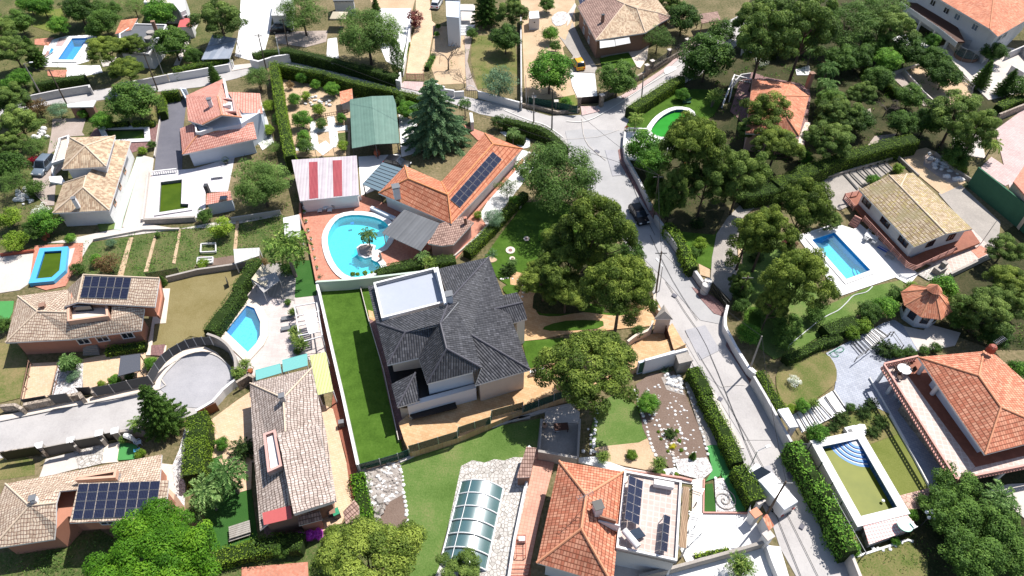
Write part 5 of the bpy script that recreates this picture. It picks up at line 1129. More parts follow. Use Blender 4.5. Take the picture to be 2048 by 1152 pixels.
# 4 salmon house
H = House('house', 'white two-storey house with pink salmon roofs beside the dark asphalt drive', 'house', 'A1 1500,1100')
H.pts('A1', 'a:1340,688,5.6 b:1605,568,5.6 c:1640,704,6.4 r:1566,692,7.2 s:1597,828,7.2 u:1455,898,5.9 v:1355,868,5.6 w:1702,726,6.0 x:1744,845,5.9 i:1640,662,5.2 j:1872,672,5.0 k:1892,816,4.8 l:1745,812,5.2')
H.walls('A1 1345,690 1602,575 1640,660 1870,675 1888,812 1740,900 1440,960 1355,868', 4.9, 'bluewhite', .35); H.roof('abrs asuv bcwr rwxs', 't_salmon'); H.ridge('rs su sx', 'ridge_orange', .1); H.roof('ijkl', 't_salmon', name='east_roof')
H.flat('A1 1604,566 1618,566 1645,700 1630,706', 6.7, 'white', .9, name='parapet_wall'); H.flat('A1 1592,716 1688,726 1702,816 1602,816', 6.6, 'white', .5, name='roof_terrace', parapet=.35, pm='pinkwall')
MB().box(PTS('A1 1640,770', 6.8)[0], (1.1, .5, .9), .3).build('water_tank', 'white', H.o)
H.pts('A1', 'A:1296,926,3.4 B:1400,882,4.4 C:1418,978,4.6 D:1314,1112,3.1 E:1826,884,4.2 F:1850,1000,3.1'); H.walls('A1 1300,930 1400,890 1840,960 1850,1000 1320,1110', 3.0, 'bluewhite', .7, name='lower_wall'); H.roof('ABCD CEFD', 't_salmon', name='lower_roof'); H.ridge('CD CE', 'ridge_orange', .1)
H.flat('A1 1405,870 1450,905 1540,945 1450,975 1418,975', 4.6, 'terra', .3, name='balcony', parapet=.6); H.chimney('A1 1520,760', 6.9, 1.0, .6, 'white', 'midgrey')
MB().box(PTS('A1 1640,1075', 1.6)[0], (1.2, .2, 1.0), .25).build('window', 'darkgrey', H.o)
# 5 cream tiled house
H = House('house', 'white house with cream tan pyramid roofs and a long pale side wall', 'house', 'B1 600,640')
H.pts('B1', 'a:503,-18,6.0 b:830,-30,6.0 c:764,190,5.8 d:448,212,5.8 p:615,44,7.4 A:836,0,4.2 B:942,8,3.3 C:787,506,3.2 D:380,526,3.2 E:600,342,5.0 F:622,258,5.2 G:455,312,3.6 I:770,268,4.6')
H.walls('AICDGFI' if 0 else 'B1 455,312 766,200 836,0 942,10 787,506 380,526', 3.0, 'whitewall', .5); p = H.wp
H.on('G', 'FED'); H.on('AB', 'FCE'); H.roof('GFED EDC FABCE', 't_tan', name='lower_roof'); H.ridge('FE ED EC FG', 'ridge_tan')
H.walls('abcd', 5.7, 'whitewall', .5, 3.0, name='upper_wall'); H.window(2, .4, 1.1, .9, 4.6); H.roof('abp bcp cdp dap', 't_tan', name='upper_roof'); H.ridge('ap bp cp dp', 'ridge_tan'); H.chimney('B1 553,462', 4.2, .9, .5, 'white', 'midgrey')
H.wp = p
for i in range(len(p)):
    a, b = p[i], p[(i+1) % len(p)]
    if (b-a).length > 10 and b.y > a.y:
        for f in (.18, .42, .66): H.window(i, f, .9, 1.3, 1.9, 'peach')
H.flat('B1 352,264 440,258 470,300 455,316 360,300', 2.8, 'white', .3, name='porch'); H.flat('A1 430,1010 505,985 500,1150 380,1190 430,1030', 3.2, 'cream', .35, name='entrance_roof', parapet=.4)
# 6 mottled roof house, middle left
H = House('house', 'terracotta walled house with mottled cream roof and a twelve panel solar array', 'house', 'C1 700,420')
H.pts('C1', 'a:600,-38,7.3 b:1148,-12,7.3 c:1115,192,5.9 d:556,160,5.9 e:465,188,5.6 f:482,68,5.2 A:130,115,3.4 h:272,226,5.1 D:40,450,3.4 K:510,426,3.4 L:505,326,4.5 M:798,290,4.7 N:806,188,5.4 O:1040,204,5.2 P:1016,360,3.4 Q:480,232,5.2')
H.walls('C1 130,118 480,70 1040,200 1016,360 510,426 42,450', 3.2, 'salmon', .65); p = H.wp
for i in range(len(p)):
    a, b = p[i], p[(i+1) % len(p)]
    if b.x > a.x and (b-a).length > 7 and a.y < PTS('C1 300,300', 3)[0].y:
        for f in ((.25, .8) if a.x < PTS('C1 300,400', 3)[0].x else (.1, .4, .8)): H.window(i, f, 1.3, 1.1, 2.0)
H.walls('C1 480,60 600,-36 1146,-10 1113,190 556,162 470,190', 5.6, 'salmon', .55, 3.0, name='upper_wall')
for f in (.3,): MB().box(PTS('C1 605,210', 4.9)[0], (2.0, .25, 1.2), .1).build('window', 'glass', H.o)
H.roof('AfQh', 't_mottle', name='north_roof'); H.roof('AhD hQLKD LMPK MNOP', 't_mottle', name='lower_roof'); H.ridge('Ah hD hQ', 'ridge_tan', .09); H.roof('abcd fade', 't_mottle', name='upper_roof'); H.ridge('ab ad', 'ridge_tan', .09)
H.solar('C1 615,-28,7.1 952,-15,7.1 920,138,6.1 580,128,6.1', 6, 2, pl='abd'); H.flat('C1 504,240 520,190 790,188 800,286 506,324', 4.6, 'pave_cream', .9, name='balcony', parapet=.7, pm='peach'); H.chimney('C1 328,215', 4.6, .7, .55, 'brownwall', 'brownwall')
H.flat('C1 1115,0 1150,-12 1178,120 1150,270 1110,240 1112,190', 3.2, 'salmon', .4, name='side_terrace', parapet=.3, pm='salmon')
steps('C1 600,545 720,540', 'C1 600,470 700,465', 6, 2.5, 'grey entrance steps below the front door of the terracotta house', 'conc_grey')
# 7 mottled roof house, bottom left
H = House('house', 'mottled cream roofed house carrying the large thirty-two panel solar array', 'house', 'D1 500,900')
H.pts('D1', 'a:40,487,3.4 b:1165,277,3.4 c:1150,470,5.2 d:430,540,5.2 h:212,645,5.2 k:405,625,5.2 m:402,778,4.4 n:390,886,3.4 w:-60,955,3.4 y:-60,700,3.4 A:565,482,6.4 B:1215,462,6.4 C:1188,738,5.4 D:500,768,5.4')
H.walls('D1 -40,700 40,490 1163,280 1190,730 500,765 390,884 -60,950', 3.2, 'salmon', .6); H.roof('abcdh hdkh ahwy hkmnw', 't_mottle'); H.ridge('ah hw hk', 'ridge_tan', .09)
H.walls('ABCD', 5.2, 'salmon', .5, 2.8, name='upper_wall'); H.roof('ABCD', 't_mottle', name='upper_roof'); p = H.wp
for i in range(len(p)):
    a, b = p[i], p[(i+1) % len(p)]
    if b.x > a.x and (b-a).length > 7 and a.y < PTS('D1 600,620', 5)[0].y:
        for f in (.3, .7): H.window(i, f, 1.3, 1.0, 4.3)
H.solar('D1 572,489,6.3 1160,467,6.3 1125,720,5.5 524,745,5.5', 8, 4, pl='ABD'); H.flat('D1 540,458 860,402 848,462 560,482', 5.0, 'conc_white', .5, name='roof_terrace', parapet=.55, pm='peach'); H.chimney('D1 262,618', 5.0, .6, .5, 'white', 'midgrey')
H.flat('D1 1195,740 1218,520 1258,560 1222,795', 3.0, 'peach', 3.0, name='side_wall')
# 8 long mottled roof house, lower centre left
H = House('house', 'long brown and cream tiled house between the palm lawn and the peach side path', 'house', 'D2 300,820')
H.pts('D2', 'a:0,-237,3.4 b:445,-346,3.4 p:240,-128,5.4 u:232,120,5.4 k:285,640,4.6 m:72,822,3.4 n:20,180,3.4 s:90,697,3.9 U:198,122,5.9 V:492,60,5.0 W:605,610,5.0 X:314,703,5.9 c:545,110,3.4 g:622,612,3.4 q:305,715,4.6 z:350,712,3.6')
H.walls('D2 5,-232 443,-340 540,110 620,610 350,745 75,815 20,180', 3.2, 'brownwall', .55); H.roof('apukmn abp bcgkup' if 0 else 'apkmn abp bcgkp', 't_mottle2'); H.ridge('ap bp pk', 'ridge_tan', .09)
H.roof('UVWX', 't_mottle2', .5, name='raised_roof'); H.flat('D2 102,142 190,110 240,372 134,420', 5.1, 'conc_white', .4, name='roof_terrace', parapet=.4, pm='pinkwall'); H.chimney('C2 242,870', 5.2, .8, .5, 'conc', 'midgrey')
H.pts('D2', '1:88,697,4.25 2:290,642,4.55 3:304,736,4.3 4:100,785,3.95'); MB().poly([H.P[c] for c in '1234'], uv=True).build('red_roof_sheet', 'redsheet', H.o)
H.pts('D2', 'S:345,715,2.7 T:502,680,2.7 Y:522,746,2.3 Z:352,790,2.3'); H.walls('D2 350,718 500,685 520,745 355,788', 2.2, 'salmon', .15, name='porch_wall'); H.roof('STYZ', 't_brown', .12, name='porch_roof')
H = House('tool_shed', 'small curved tile-roofed shed at the end of the peach path', 'shed', 'D2 740,760'); H.pts('D2', 'a:670,690,2.3 b:752,600,2.3 c:785,650,2.1 d:790,745,2.0 e:690,775,2.0'); H.walls('abcde', 1.9, 'peach', .2); H.roof('abcde', 't_brown', .12)
# 9 orange house, bottom centre
H = House('house', 'orange tiled hip roof house with a flat tiled solar terrace, bottom centre', 'house', 'L 700,1080')
H.pts('L', 'a:485,172,4.2 b:1014,260,4.2 c:925,1190,4.2 d:300,1005,4.2 p:705,452,6.6 q:665,726,6.6 A:1000,258,4.5 B:1482,348,4.5 C:1442,1000,4.5 D:950,880,4.5')
H.walls('abcd', 3.95, 'white', .75); H.roof('apb bpqc cqd dqpa', 't_orange_line'); H.ridge('ap bp pq qc qd', 'ridge_orange', .13)
H.walls('L 1010,270 1480,350 1440,985 950,890', 4.0, 'white', .05, name='annex_wall'); H.flat('L 1016,262 1484,346 1446,1002 948,892', 4.3, 'pinktile', .4, name='roof_terrace', parapet=.35, pw=.2)
H.solar('L 1058,288,5.7 1174,335,4.9 1140,698,4.9 1020,645,5.7', 2, 5, 0); H.solar('L 1345,604,5.5 1398,627,4.9 1370,920,4.9 1315,900,5.5', 1, 4, 0)
for a, b in (('1058,290,5.6', '1058,290,4.3'), ('1022,640,5.6', '1022,640,4.3'), ('1345,606,5.4', '1345,606,4.3'), ('1316,898,5.4', '1316,898,4.3'), ('1330,750,5.4', '1330,750,4.3')): P0 = PTS('L '+a)[0]; MB().bar(P0, (P0.x, P0.y, 4.3), .06, .06, Vector((1, 0, 0))).build('panel_stand', 'steel', H.o)
for t in ('700,490 830,520 828,536 700,505', '820,610 955,650 950,662 820,622'): MB().prism(PTS('L '+t, 6.4), 5.4, 6.3).build('roof_rib', 'brownwall', H.o)
MB().prism(PTS('L 808,645 985,685 982,695 806,656', 5.9), 4.5, 5.7).build('roof_kerb', 'white', H.o); H.chimney('L 795,585', 6.0, 1.1, .75, 'white', 'black'); H.antenna('L 680,560', 6.5, 2.6)
q = PTS('L 1340,365', 4.9)[0]; MB().box(q, (1.9, .55, .6), -.2).build('air_conditioner', 'white', H.o); q = PTS('L 1085,800', 4.9)[0]
MB().tube([q+Vector((-.75, .55, .35)), q+Vector((.35, -1.0, .35))], .32, 14).build('solar_water_tank', 'white', H.o); P0 = PTS('L 1062,745,5.3 1140,712,4.7 1195,785,4.7 1105,820,5.3'); MB().poly(P0, uv=True).add([x-Vector((0, 0, .08)) for x in P0], [[0, 3, 2, 1]]).build('solar_collector', 'glass', H.o)
canopy('L 1500,378 1553,386 1526,886 1468,876', 2.6, 'narrow wooden slatted pergola roof beside the orange solar house', 'slatwood', 'pergola', 'pergola', 'white')
fence('L 1565,410 1655,440 1600,540', 'thin white stair railing beside the slatted pergola, upper', .95, 0, 1.2, solid=False, post='steel', base=True, name='railing', cat='railing'); fence('L 1535,620 1640,640 1590,720 1535,760 1640,780 1560,860 1530,880', 'thin zigzag stair railing beside the slatted pergola, lower', .95, 0, 1.2, solid=False, post='steel', base=True, name='railing', cat='railing')
# 10 tan ridge roof house, right
H = House('house', 'white and pink house with a weathered tan ridge roof above the rectangular pool', 'house', 'B4 1200,860')
H.pts('B4', 'a:830,358,3.7 b:1042,252,4.0 r:1125,335,5.4 s:1455,676,5.4 d:1225,772,3.7 c:1172,243,4.0 e:1215,235,3.8 f:1645,640,3.8')
H.walls('abcefsd' if 0 else 'B4 835,360 1050,255 1215,240 1640,640 1228,768', 3.4, 'white', .45); H.on('ab', 'rsd'); H.on('ce', 'rsf'); p = H.wp; H.roof('abrsd brc cefsr', 't_tan_pool'); H.ridge('rs rb rc', 'ridge_tan', .1)
for i in range(len(p)):
    a, b = p[i], p[(i+1) % len(p)]
    if (b-a).length > 6 and a.y < PTS('B4 1200,500', 5)[0].y+8:
        if b.x < a.x or b.y < a.y and a.x < PTS('B4 1200,700', 5)[0].x: [H.window(i, f, 1.7, 1.1, 2.4, 'darkwood') for f in (.12, .5, .85)]
        elif b.x > a.x and b.y > a.y: [H.window(i, f, 1.1, 1.0, 2.4, 'darkwood') for f in (.35, .75)]
MB().add([H.P['d']+Vector((.4, .6, -.3)), H.P['f']+Vector((-.4, .3, -.3)), H.P['s']+Vector((.2, .6, -.35))], [[0, 1, 2]]).build('gable', 'white', H.o)
H.flat('B4 730,388 840,365 900,470 1200,850 1630,640 1700,740 1380,862 1200,905 860,560 790,470', 1.0, 'terra_shade', .3, name='deck'); H.walls('B4 740,400 840,375 1210,845 1640,650 1690,740 1380,858 1205,895 870,560', .8, 'white', .3, name='basement_wall')
fence('B4 730,385,2 832,362,2', 'brown balcony railing at the corner of the tan roofed house', 1.0, 1.0, 1.5, solid=False, post='rail', rails=4, name='railing', cat='railing'); fence('B4 732,392,2 800,470,2', 'brown balcony railing above the striped side stairs', 1.0, 1.0, 1.5, solid=False, post='rail', rails=4, name='railing', cat='railing')
fence('B4 870,548,2 1185,885,2 1240,905,2 1530,770,2', 'long red brown railing round the deck of the tan roofed house', 1.0, 1.0, 1.6, solid=False, post='rail', rails=4, name='railing', cat='railing')
steps('B4 750,610 800,640', 'B4 800,540 850,565', 5, 2, 'red brown deck stairs at the head of the rectangular pool', 'rail', .3)
# 11 orange house with balustraded terrace
H = House('house', 'orange tiled house with a wide balustraded terrace, lower right', 'house', 'C4 1600,1300')
H.pts('C4', 'a:1255,555,5.0 b:1725,512,5.0 c:1815,540,5.0 e:2340,1010,5.0 g:2300,1110,5.0 s:1735,1257,5.0 p:1690,690,7.0 q:1848,916,7.0')
H.walls('C4 1290,640 1720,560 1815,580 2250,1080 1735,1257', 4.75, 'bluewhite', 1.0, 2.8); p = H.wp; H.roof('abp bcp cegqp gsq spqs apqs' if 0 else 'abp bcp cegqp gsq apqs', 't_orange_line'); H.ridge('ap bp pq qs qg', 'ridge_orange', .1)
for i in range(len(p)):
    a, b = p[i], p[(i+1) % len(p)]
    if (b-a).length > 9 and b.y < a.y and a.x < PTS('C4 1700,900', 5)[0].x: [H.window(i, f, 1.3, 1.1, 3.85, 'darkwood') for f in (.55, .8)]
H.flat('C4 1008,612 1260,560 1800,600 2300,1100 2300,1290 1535,1442', 2.8, 'terra_shade', .3, name='terrace'); H.flat('C4 1012,612 1115,600 1665,1345 1535,1438', 2.83, 'pinktile', .04, name='terrace_lit_band'); H.flat('C4 1537,1438 1666,1347 2300,1200 2300,1290', 2.83, 'pinktile', .04, name='terrace_lit_band')  # one floor in two tile colours: sunlit band and roof shade painted in
H.walls('C4 1150,850 1400,700 1800,700 2200,1150 2200,1240 1560,1380', 2.5, 'stonewall', .2, name='basement_wall')
for t in ('1020,640', '1090,730', '1250,940', '1500,1300', '1545,1420', '1900,1350'): q = PTS('C4 '+t, 2.5)[0]; MB().tube([(q.x, q.y, 0), (q.x, q.y, 2.5)], .22, 10).build('column', 'white', H.o)
for t in ('1300,610', '1400,760'): q = PTS('C4 '+t, 4.4)[0]; MB().tube([(q.x, q.y, 2.8), (q.x, q.y, 4.8)], .24, 10).build('column', 'white', H.o)
H.antenna('C4 1790,500', 6.6, 1.6); MB().lathe(PTS('C4 1770,510', 5.9)[0], [(.5, 0), (.45, .7), (.3, .9)], 10).build('chimney', 'redwood', H.o)
for t, l in (('C4 1010,600 1255,545', 'far'), ('C4 1008,604 1530,1430', 'road side'), ('C4 1535,1430 2300,1275', 'garden side')):
    P = PTS(t, 3.75); o = thing('balustrade', {'far': 'short pink balustrade at the far end of the orange house terrace', 'road side': 'long pink lattice balustrade along the terrace edge facing the road', 'garden side': 'pink balustrade along the lower edge of the big terrace'}[l], 'balustrade', (P[0].x, P[0].y, 2.8))
    P = [Vector((q.x, q.y, 2.82)) for q in P]; up = Vector((0, 0, 1)); MB().bar(P[0]+up*.9, P[1]+up*.9, .2, .1).build('top_rail', 'rail', o); MB().bar(P[0]+up*.1, P[1]+up*.1, .2, .14).build('foot_rail', 'rail', o); m = MB(); n = int((P[1]-P[0]).length/.34)
    for i in range(n): m.lathe(P[0].lerp(P[1], (i+.5)/n), [(.06, .15), (.11, .35), (.06, .6), (.08, .86)], 6)
    m.build('balusters', 'pinkwall', o)
rtable('C4 1155,640', .75, 'round white table with blue napkin on the balustraded terrace', 'plastic', 2.83)
for i, (t, l) in enumerate((('1100,645', 'left'), ('1165,608', 'far'), ('1205,650', 'right'), ('1120,700', 'near'))): chair('C4 '+t, i*1.6, 'brown wicker chair on the %s side of the round terrace table' % l, None, 'darkwood', 2.83)
for i, (t, l) in enumerate((('1100,840', 'white plastic chair in the shade beside the terrace columns'), ('1130,870', 'second white plastic chair in the shade under the terrace edge'))): chair('C4 '+t, i, l)
# 12 octagonal gazebo
q = PTS('C4 1315,150', 2.9)[0]; o = thing('gazebo', 'octagonal white gazebo with orange ribbed tile roof and cupola', 'gazebo', (q.x, q.y, 0)); c = Vector((q.x, q.y, 0))
O8 = lambda r, z, k0=.2: [c + Vector((r*math.cos(k0+k*math.pi/4), r*math.sin(k0+k*math.pi/4), z)) for k in range(8)]
w8 = O8(2.15, 0); MB().prism(w8, 0, 2.75).build('wall', 'bluewhite', o); rr = O8(3.0, 2.7); r2 = O8(.6, 4.6); m = MB(); rd = MB(); top = c + Vector((0, 0, 5.9)); cup = O8(.95, 5.0)
for k in range(8): m.poly([rr[k], rr[(k+1) % 8], r2[(k+1) % 8], r2[k]], uv=True); rd.tube([rr[k], r2[k]], .09, 5)
ro = m.build('roof', 't_orange', o); rd.build('ridge_tiles', 'ridge_orange', ro); MB().prism(O8(.6, 4.4), 4.4, 5.1).build('cupola', 'darkgrey', ro); m = MB()
for k in range(8): m.poly([cup[k], cup[(k+1) % 8], top], uv=True)
m.build('cupola_roof', 't_orange', ro)
for k in range(8):
    a, b = w8[k], w8[(k+1) % 8]; d = (b-a).normalized(); n_ = Vector((d.y, -d.x, 0)); x = a.lerp(b, .5) + Vector((0, 0, 1.6)); f = MB().box(x+n_*.02, (.9, .06, 1.5), math.atan2(d.y, d.x)).build('window', 'darkwood', o); MB().box(x+n_*.05, (.74, .04, 1.34), math.atan2(d.y, d.x)).build('pane', 'glass', f)
# 13 orange roof under the pines
H = House('house', 'orange roofed house half hidden by tall pines right of the junction', 'house', 'A4 250,960')
H.pts('A4', 'a:60,570,3.8 b:335,590,3.8 c:468,694,3.8 d:395,978,3.7 e:10,960,3.7 r:290,690,5.6 s:310,850,5.6'); H.walls('abcde', 3.4, 'pinkwall', .5); H.roof('abr bcr cdsr desa ars' if 0 else 'abr bcr cdsr des arse', 't_orange'); H.ridge('rs br cr ds', 'ridge_orange', .1); H.chimney('A4 462,610', 4.2, 2.0, .7, 'brownwall', 'brownwall')
# 14 top right white gallery house
H = House('house', 'white two-storey gallery house with bright orange roof in the top right corner', 'house', 'A4 1700,300')
H.pts('A4', 'w:1180,-140,6.6 s:1768,208,6.6 t:1826,264,6.5 e:1990,168,6.5 f:2250,20,6.5 r:1798,-30,8.4 n:1500,-250,8.4 m:1960,-60,8.2'); H.walls('A4 1200,-120 1768,206 1828,258 1985,166 2150,0 1700,-200', 6.2, 'whitewall', .5); p = H.wp; H.roof('wsrn str tefmr', 't_orange'); H.ridge('nrs', 'ridge_orange', .1)
for i in range(len(p)):
    a, b = p[i], p[(i+1) % len(p)]
    if (b-a).length > 10 and b.y < a.y and b.x > a.x: [H.window(i, f, 1.3, 1.1, 4.9, 'white', 'glass_lt' if f > .6 else 'glass') for f in (.3, .48, .62, .84)]
    elif (b-a).length > 5 and b.y > a.y and b.x > a.x: [H.window(i, f, 1.0, 1.1, 4.6, 'white') for f in (.3, .6)]
H.flat('A4 1120,0 1215,20 1270,25 1540,200 1590,300 1530,300 1400,190', 3.3, 'darkwood', .3, name='gallery')
for t in ('1190,60', '1290,120', '1395,190', '1490,250'): q = PTS('A4 '+t, 3.0)[0]; MB().box(Vector((q.x, q.y, 1.5)), (.4, .4, 3.0)).build('column', 'white', H.o)
fence('A4 1130,10,4.3 1400,195,4.3 1535,305,4.3', 'white gallery railing of the top right house', 1.0, 3.3, 2, 'white', 'white', name='railing', cat='railing'); steps('A4 1470,330 1500,370', 'A4 1540,240 1585,290', 10, 1.5, 'white stairs climbing to the gallery of the top right house', 'pave_cream', .3)
# 15 top centre tan house
H = House('house', 'two-storey tan roofed house with white awnings behind the yellow car', 'house', 'A3 850,360')
H.pts('A3', 'a:558,45,4.3 s:690,290,4.3 t:1046,236,4.3 u:1155,165,4.3 v:1232,124,4.3 r:897,30,6.2 q:985,62,6.2 n:700,-60,5.4 m:1090,-60,5.6 x:1135,92,5.2')
H.walls('A3 700,-50 560,48 690,288 1044,234 1228,122 1090,-50', 4.0, 'brownwall', .45); p = H.wp; H.roof('anr ars', 't_brown', name='west_roof'); H.roof('srqt nmvxqr qxut' if 0 else 'srqt qxut nmvxqr', 't_tan'); H.roof('xvu', 't_brown', name='east_roof'); H.ridge('rs rq qt qx xv rn', 'ridge_tan', .1); H.chimney('A3 738,150', 5.2, 1.0, .5, 'brownwall', 'darkgrey')
for i in range(len(p)):
    a, b = p[i], p[(i+1) % len(p)]
    if (b-a).length > 6 and b.y < a.y and b.x > a.x and b.x < PTS('A3 760,290', 5)[0].x: [H.window(i, f, 1.0, 1.1, z_, 'white') for f in (.3, .6) for z_ in (1.0, 2.9)]
for t in ('718,296,4.05 824,286,4.05 832,332,3.3 720,348,3.3', '828,284,4.05 930,268,4.05 940,310,3.3 834,330,3.3'): MB().poly(PTS('A3 '+t)).build('awning', 'cloth', H.o)
H.solar('A3 548,-40,3.5 650,-60,3.5 692,22,3.0 575,40,3.0', 4, 1); H.flat('A3 705,385 1000,320 1005,345 930,372 730,408', .3, 'conc_grey', .3, name='porch_floor')
# top left buildings
H = House('house', 'flat grey roofed house with two concrete water tanks behind the umbrella pine', 'house', 'A1 1000,400'); H.walls('A1 860,250 975,178 1200,182 1150,300 1075,392 870,372', 3.0, 'whitewall', .05); H.flat('A1 860,250 975,176 1202,182 1150,300 1075,394 868,374', 3.2, 'm_grey', .3, parapet=.2)
H.pts('A1', 'a:872,146,3.4 b:992,130,3.6 c:945,216,3.4 d:828,246,3.0'); H.walls('abcd', 2.9, 'whitewall', .2, name='side_wall'); H.roof('abcd', 't_orange', .12)
for t in ('1088,250', '1074,290'): q = PTS('A1 '+t, 3.8)[0]; MB().lathe((q.x, q.y, 3.2), [(.75, 0), (.75, 1.1), (.7, 1.2)], 16).build('water_tank', 'conc_grey', H.o)
H.chimney('A1 1125,220', 3.6, 1.6, .6, 'brownwall', 'brownwall')
H = House('house', 'white flat roofed house at the top edge beside the small red shed roof', 'house', 'A1 1250,80'); H.walls('A1 1040,30 1075,-60 1320,-60 1340,70 1300,90 1255,35', 4.0, 'whitewall', .05); H.flat('A1 1040,30 1075,-60 1320,-60 1255,38', 4.1, 'pave_cream', .3, parapet=.4); H.window(1, .5, .9, 1.0, 2.6)
H = House('garden_shed', 'small shed with a flat red roof left of the pine, top left', 'shed', 'A1 1330,210'); H.pts('A1', 'a:1300,132,2.6 b:1365,130,2.6 c:1388,150,2.5 d:1380,192,2.4 e:1280,196,2.4'); H.walls('abcde', 2.2, 'oldwhite', .1); H.roof('abcde', 'redsheet', .12)
canopy('A1 1530,250,2.8 1705,275,2.8 1655,420,2.4 1450,428,2.4', 2.6, 'blue grey sheet metal carport beside the white yard', 'm_grey2')
H = House('outbuilding', 'long white outbuilding at the top edge left of the pine grove', 'outbuilding', 'A2 200,200'); H.walls('A2 178,-60 300,-60 290,110 155,112', 3.2, 'whitewall', .05); H.flat('A2 178,-60 305,-60 292,112 152,112', 3.3, 'm_white2', .2)
H = House('house', 'white house wall with a porch at the top edge right of the orange drive', 'house', 'A2 1450,150'); H.walls('A2 1405,-60 1512,-60 1506,128 1412,120', 6.0, 'bluewhite', .05); H.flat('A2 1400,-60 1512,-60 1510,5 1400,0', 6.1, 't_brown', .2, parapet=.3); H.flat('A2 1512,40 1615,40 1620,75 1512,72', 2.8, 'white', .3, name='porch_roof'); steps('A2 1502,258 1565,258', 'A2 1500,180 1620,180', 7, 3, 'white garden steps below the porch of the top edge house', 'conc_white', .15)
H = House('outbuilding', 'grey roofed outbuilding at the top edge behind the tented pavilion', 'outbuilding', 'A2 700,40'); H.walls('A2 600,-50 740,-50 745,0 600,5', 3.4, 'whitewall', .05); H.flat('A2 598,-50 742,-50 748,5 598,8', 3.5, 'm_grey', .2)
parasol('A2 640,110', 2.2, 2.6, 'square cream pavilion tent beside the olive tree, top centre', 'thatch', rz=.75)
H = House('house', 'small white kiosk hut with a little window on the dirt drive', 'hut', 'A3 248,190'); H.walls('A3 205,60 278,75 284,180 212,180' if 0 else 'A3 208,85 278,80 284,130 212,135', 2.4, 'white', 0); H.flat('A3 208,82 278,78 284,130 212,135', 2.5, 'conc_white', .15); H.window(0, .5, .4, .4, 1.6)
canopy('A3 1430,100,3.0 1565,82,3.0 1590,142,2.6 1452,170,2.6', 3, 'brown tiled open porch roof at the gate of the wooded plot', 't_brown', cat='canopy', post='brownwall')
H = House('hut', 'small grey stone hut under the pines beyond the top centre gate', 'hut', 'A3 1780,370'); H.walls('A3 1755,280 1835,280 1830,315 1750,325', 2.2, 'oldwhite', 0); H.flat('A3 1750,282 1838,280 1832,318 1748,328', 2.3, 'conc_grey', .15)
H = House('pool_shed', 'white pump house with orange tile roof beside the L-shaped pool', 'shed', 'B1 1590,520'); H.pts('B1', 'a:1490,385,2.4 b:1658,366,2.4 c:1672,430,2.1 d:1484,466,2.1'); H.walls('abcd', 2.0, 'bluewhite', .15); H.roof('abcd', 't_salmon', .12); MB().box(PTS('B1 1610,420', 2.35)[0], (1.0, .8, .3), .1).build('skylight', 'glass', H.o); MB().box(PTS('B1 1495,362', 2.4)[0], (.5, .7, 2.0), .1).build('chimney', 'darkgrey', H.o)
canopy('B1 1682,785,2.2 1868,775,2.2 1868,832,1.9 1690,890,1.9', 2, 'low white sheet roof shed at the end of the vegetable garden', 'm_white2', 'garden_shed', 'shed')
canopy('B2 238,560,2.4 355,535,2.4 370,695,2.1 252,712,2.1', 2, 'white ribbed sheet roof shed against the tall hedge', 'm_white2', 'garden_shed', 'shed')
H = House('house', 'beige house corner beyond the green court wall at the right edge', 'house', 'B4 2000,400'); H.walls('B4 1945,300 2016,190 2200,330 2100,480', 4.4, 'beige', 0); H.flat('B4 1940,300 2016,185 2200,330 2100,485', 4.5, 'terra', .2)
canopy('C2 430,545,2.6 545,518,2.6 600,800,2.6 490,828,2.6', 2.6, 'lime green ribbed pergola roof beside the long brown roofed house', 'm_lime', 'pergola', 'pergola')
canopy('C2 38,648,2.6 218,600,2.6 228,668,2.6 44,722,2.6', 2.6, 'left turquoise glass roof pane with white frame above the poolside wall', 'glass_teal', 'glass_canopy', 'canopy', pr=.05); canopy('C2 232,575,2.6 412,528,2.6 416,615,2.6 238,664,2.6', 2.6, 'right turquoise glass roof pane with white frame nearest the lime pergola', 'glass_teal', 'glass_canopy', 'canopy', pr=.05)
canopy('C1 868,548,2.5 1010,530,2.5 1010,650,2.5 850,692,2.5', 2.5, 'smoky grey patio canopy behind the cul-de-sac fence', 'smoke', 'patio_canopy', 'canopy', 'darkgrey', pr=.04)
# covered pool enclosure
P = PTS('D2 1522,484 1824,530 1700,1118 1370,1066'); o = thing('pool_enclosure', 'arched glass pool enclosure with white ribs on the crazy paving', 'pool enclosure', (P[0].x, P[0].y, 0))
n, k = 12, 12; W_ = lambda u, v, dz=0: P[0].lerp(P[1], u).lerp(P[3].lerp(P[2], u), v) + Vector((0, 0, .25 + dz + 1.15*math.sin(math.pi*u)**.8))
for j in range(6):
    m = MB(); dz = -.03*j; m.v = [W_(i/k, v, dz) for v in (j/6, (j+1)/6) for i in range(k+1)]; m.f = [[i, i+1, k+2+i, k+1+i][::-1] for i in range(k)]; m.build('glass_panel', 'glass_cover', o, True)
for j in range(7): MB().tube([W_(i/k, j/6, .02) for i in range(k+1)], .07, 6).build('rib', 'plastic', o)
for u in (.0, .25, .62, 1.0): MB().tube([W_(u, v/6, .02) for v in range(7)], .04 if 0 < u < 1 else .1, 5).build('rail', 'plastic', o)
e = MB(); [e.bar(P[i]+Vector((0, 0, .12)), P[(i+1) % 4]+Vector((0, 0, .12)), .14, .25) for i in range(4)]; e.build('base_frame', 'white', o)
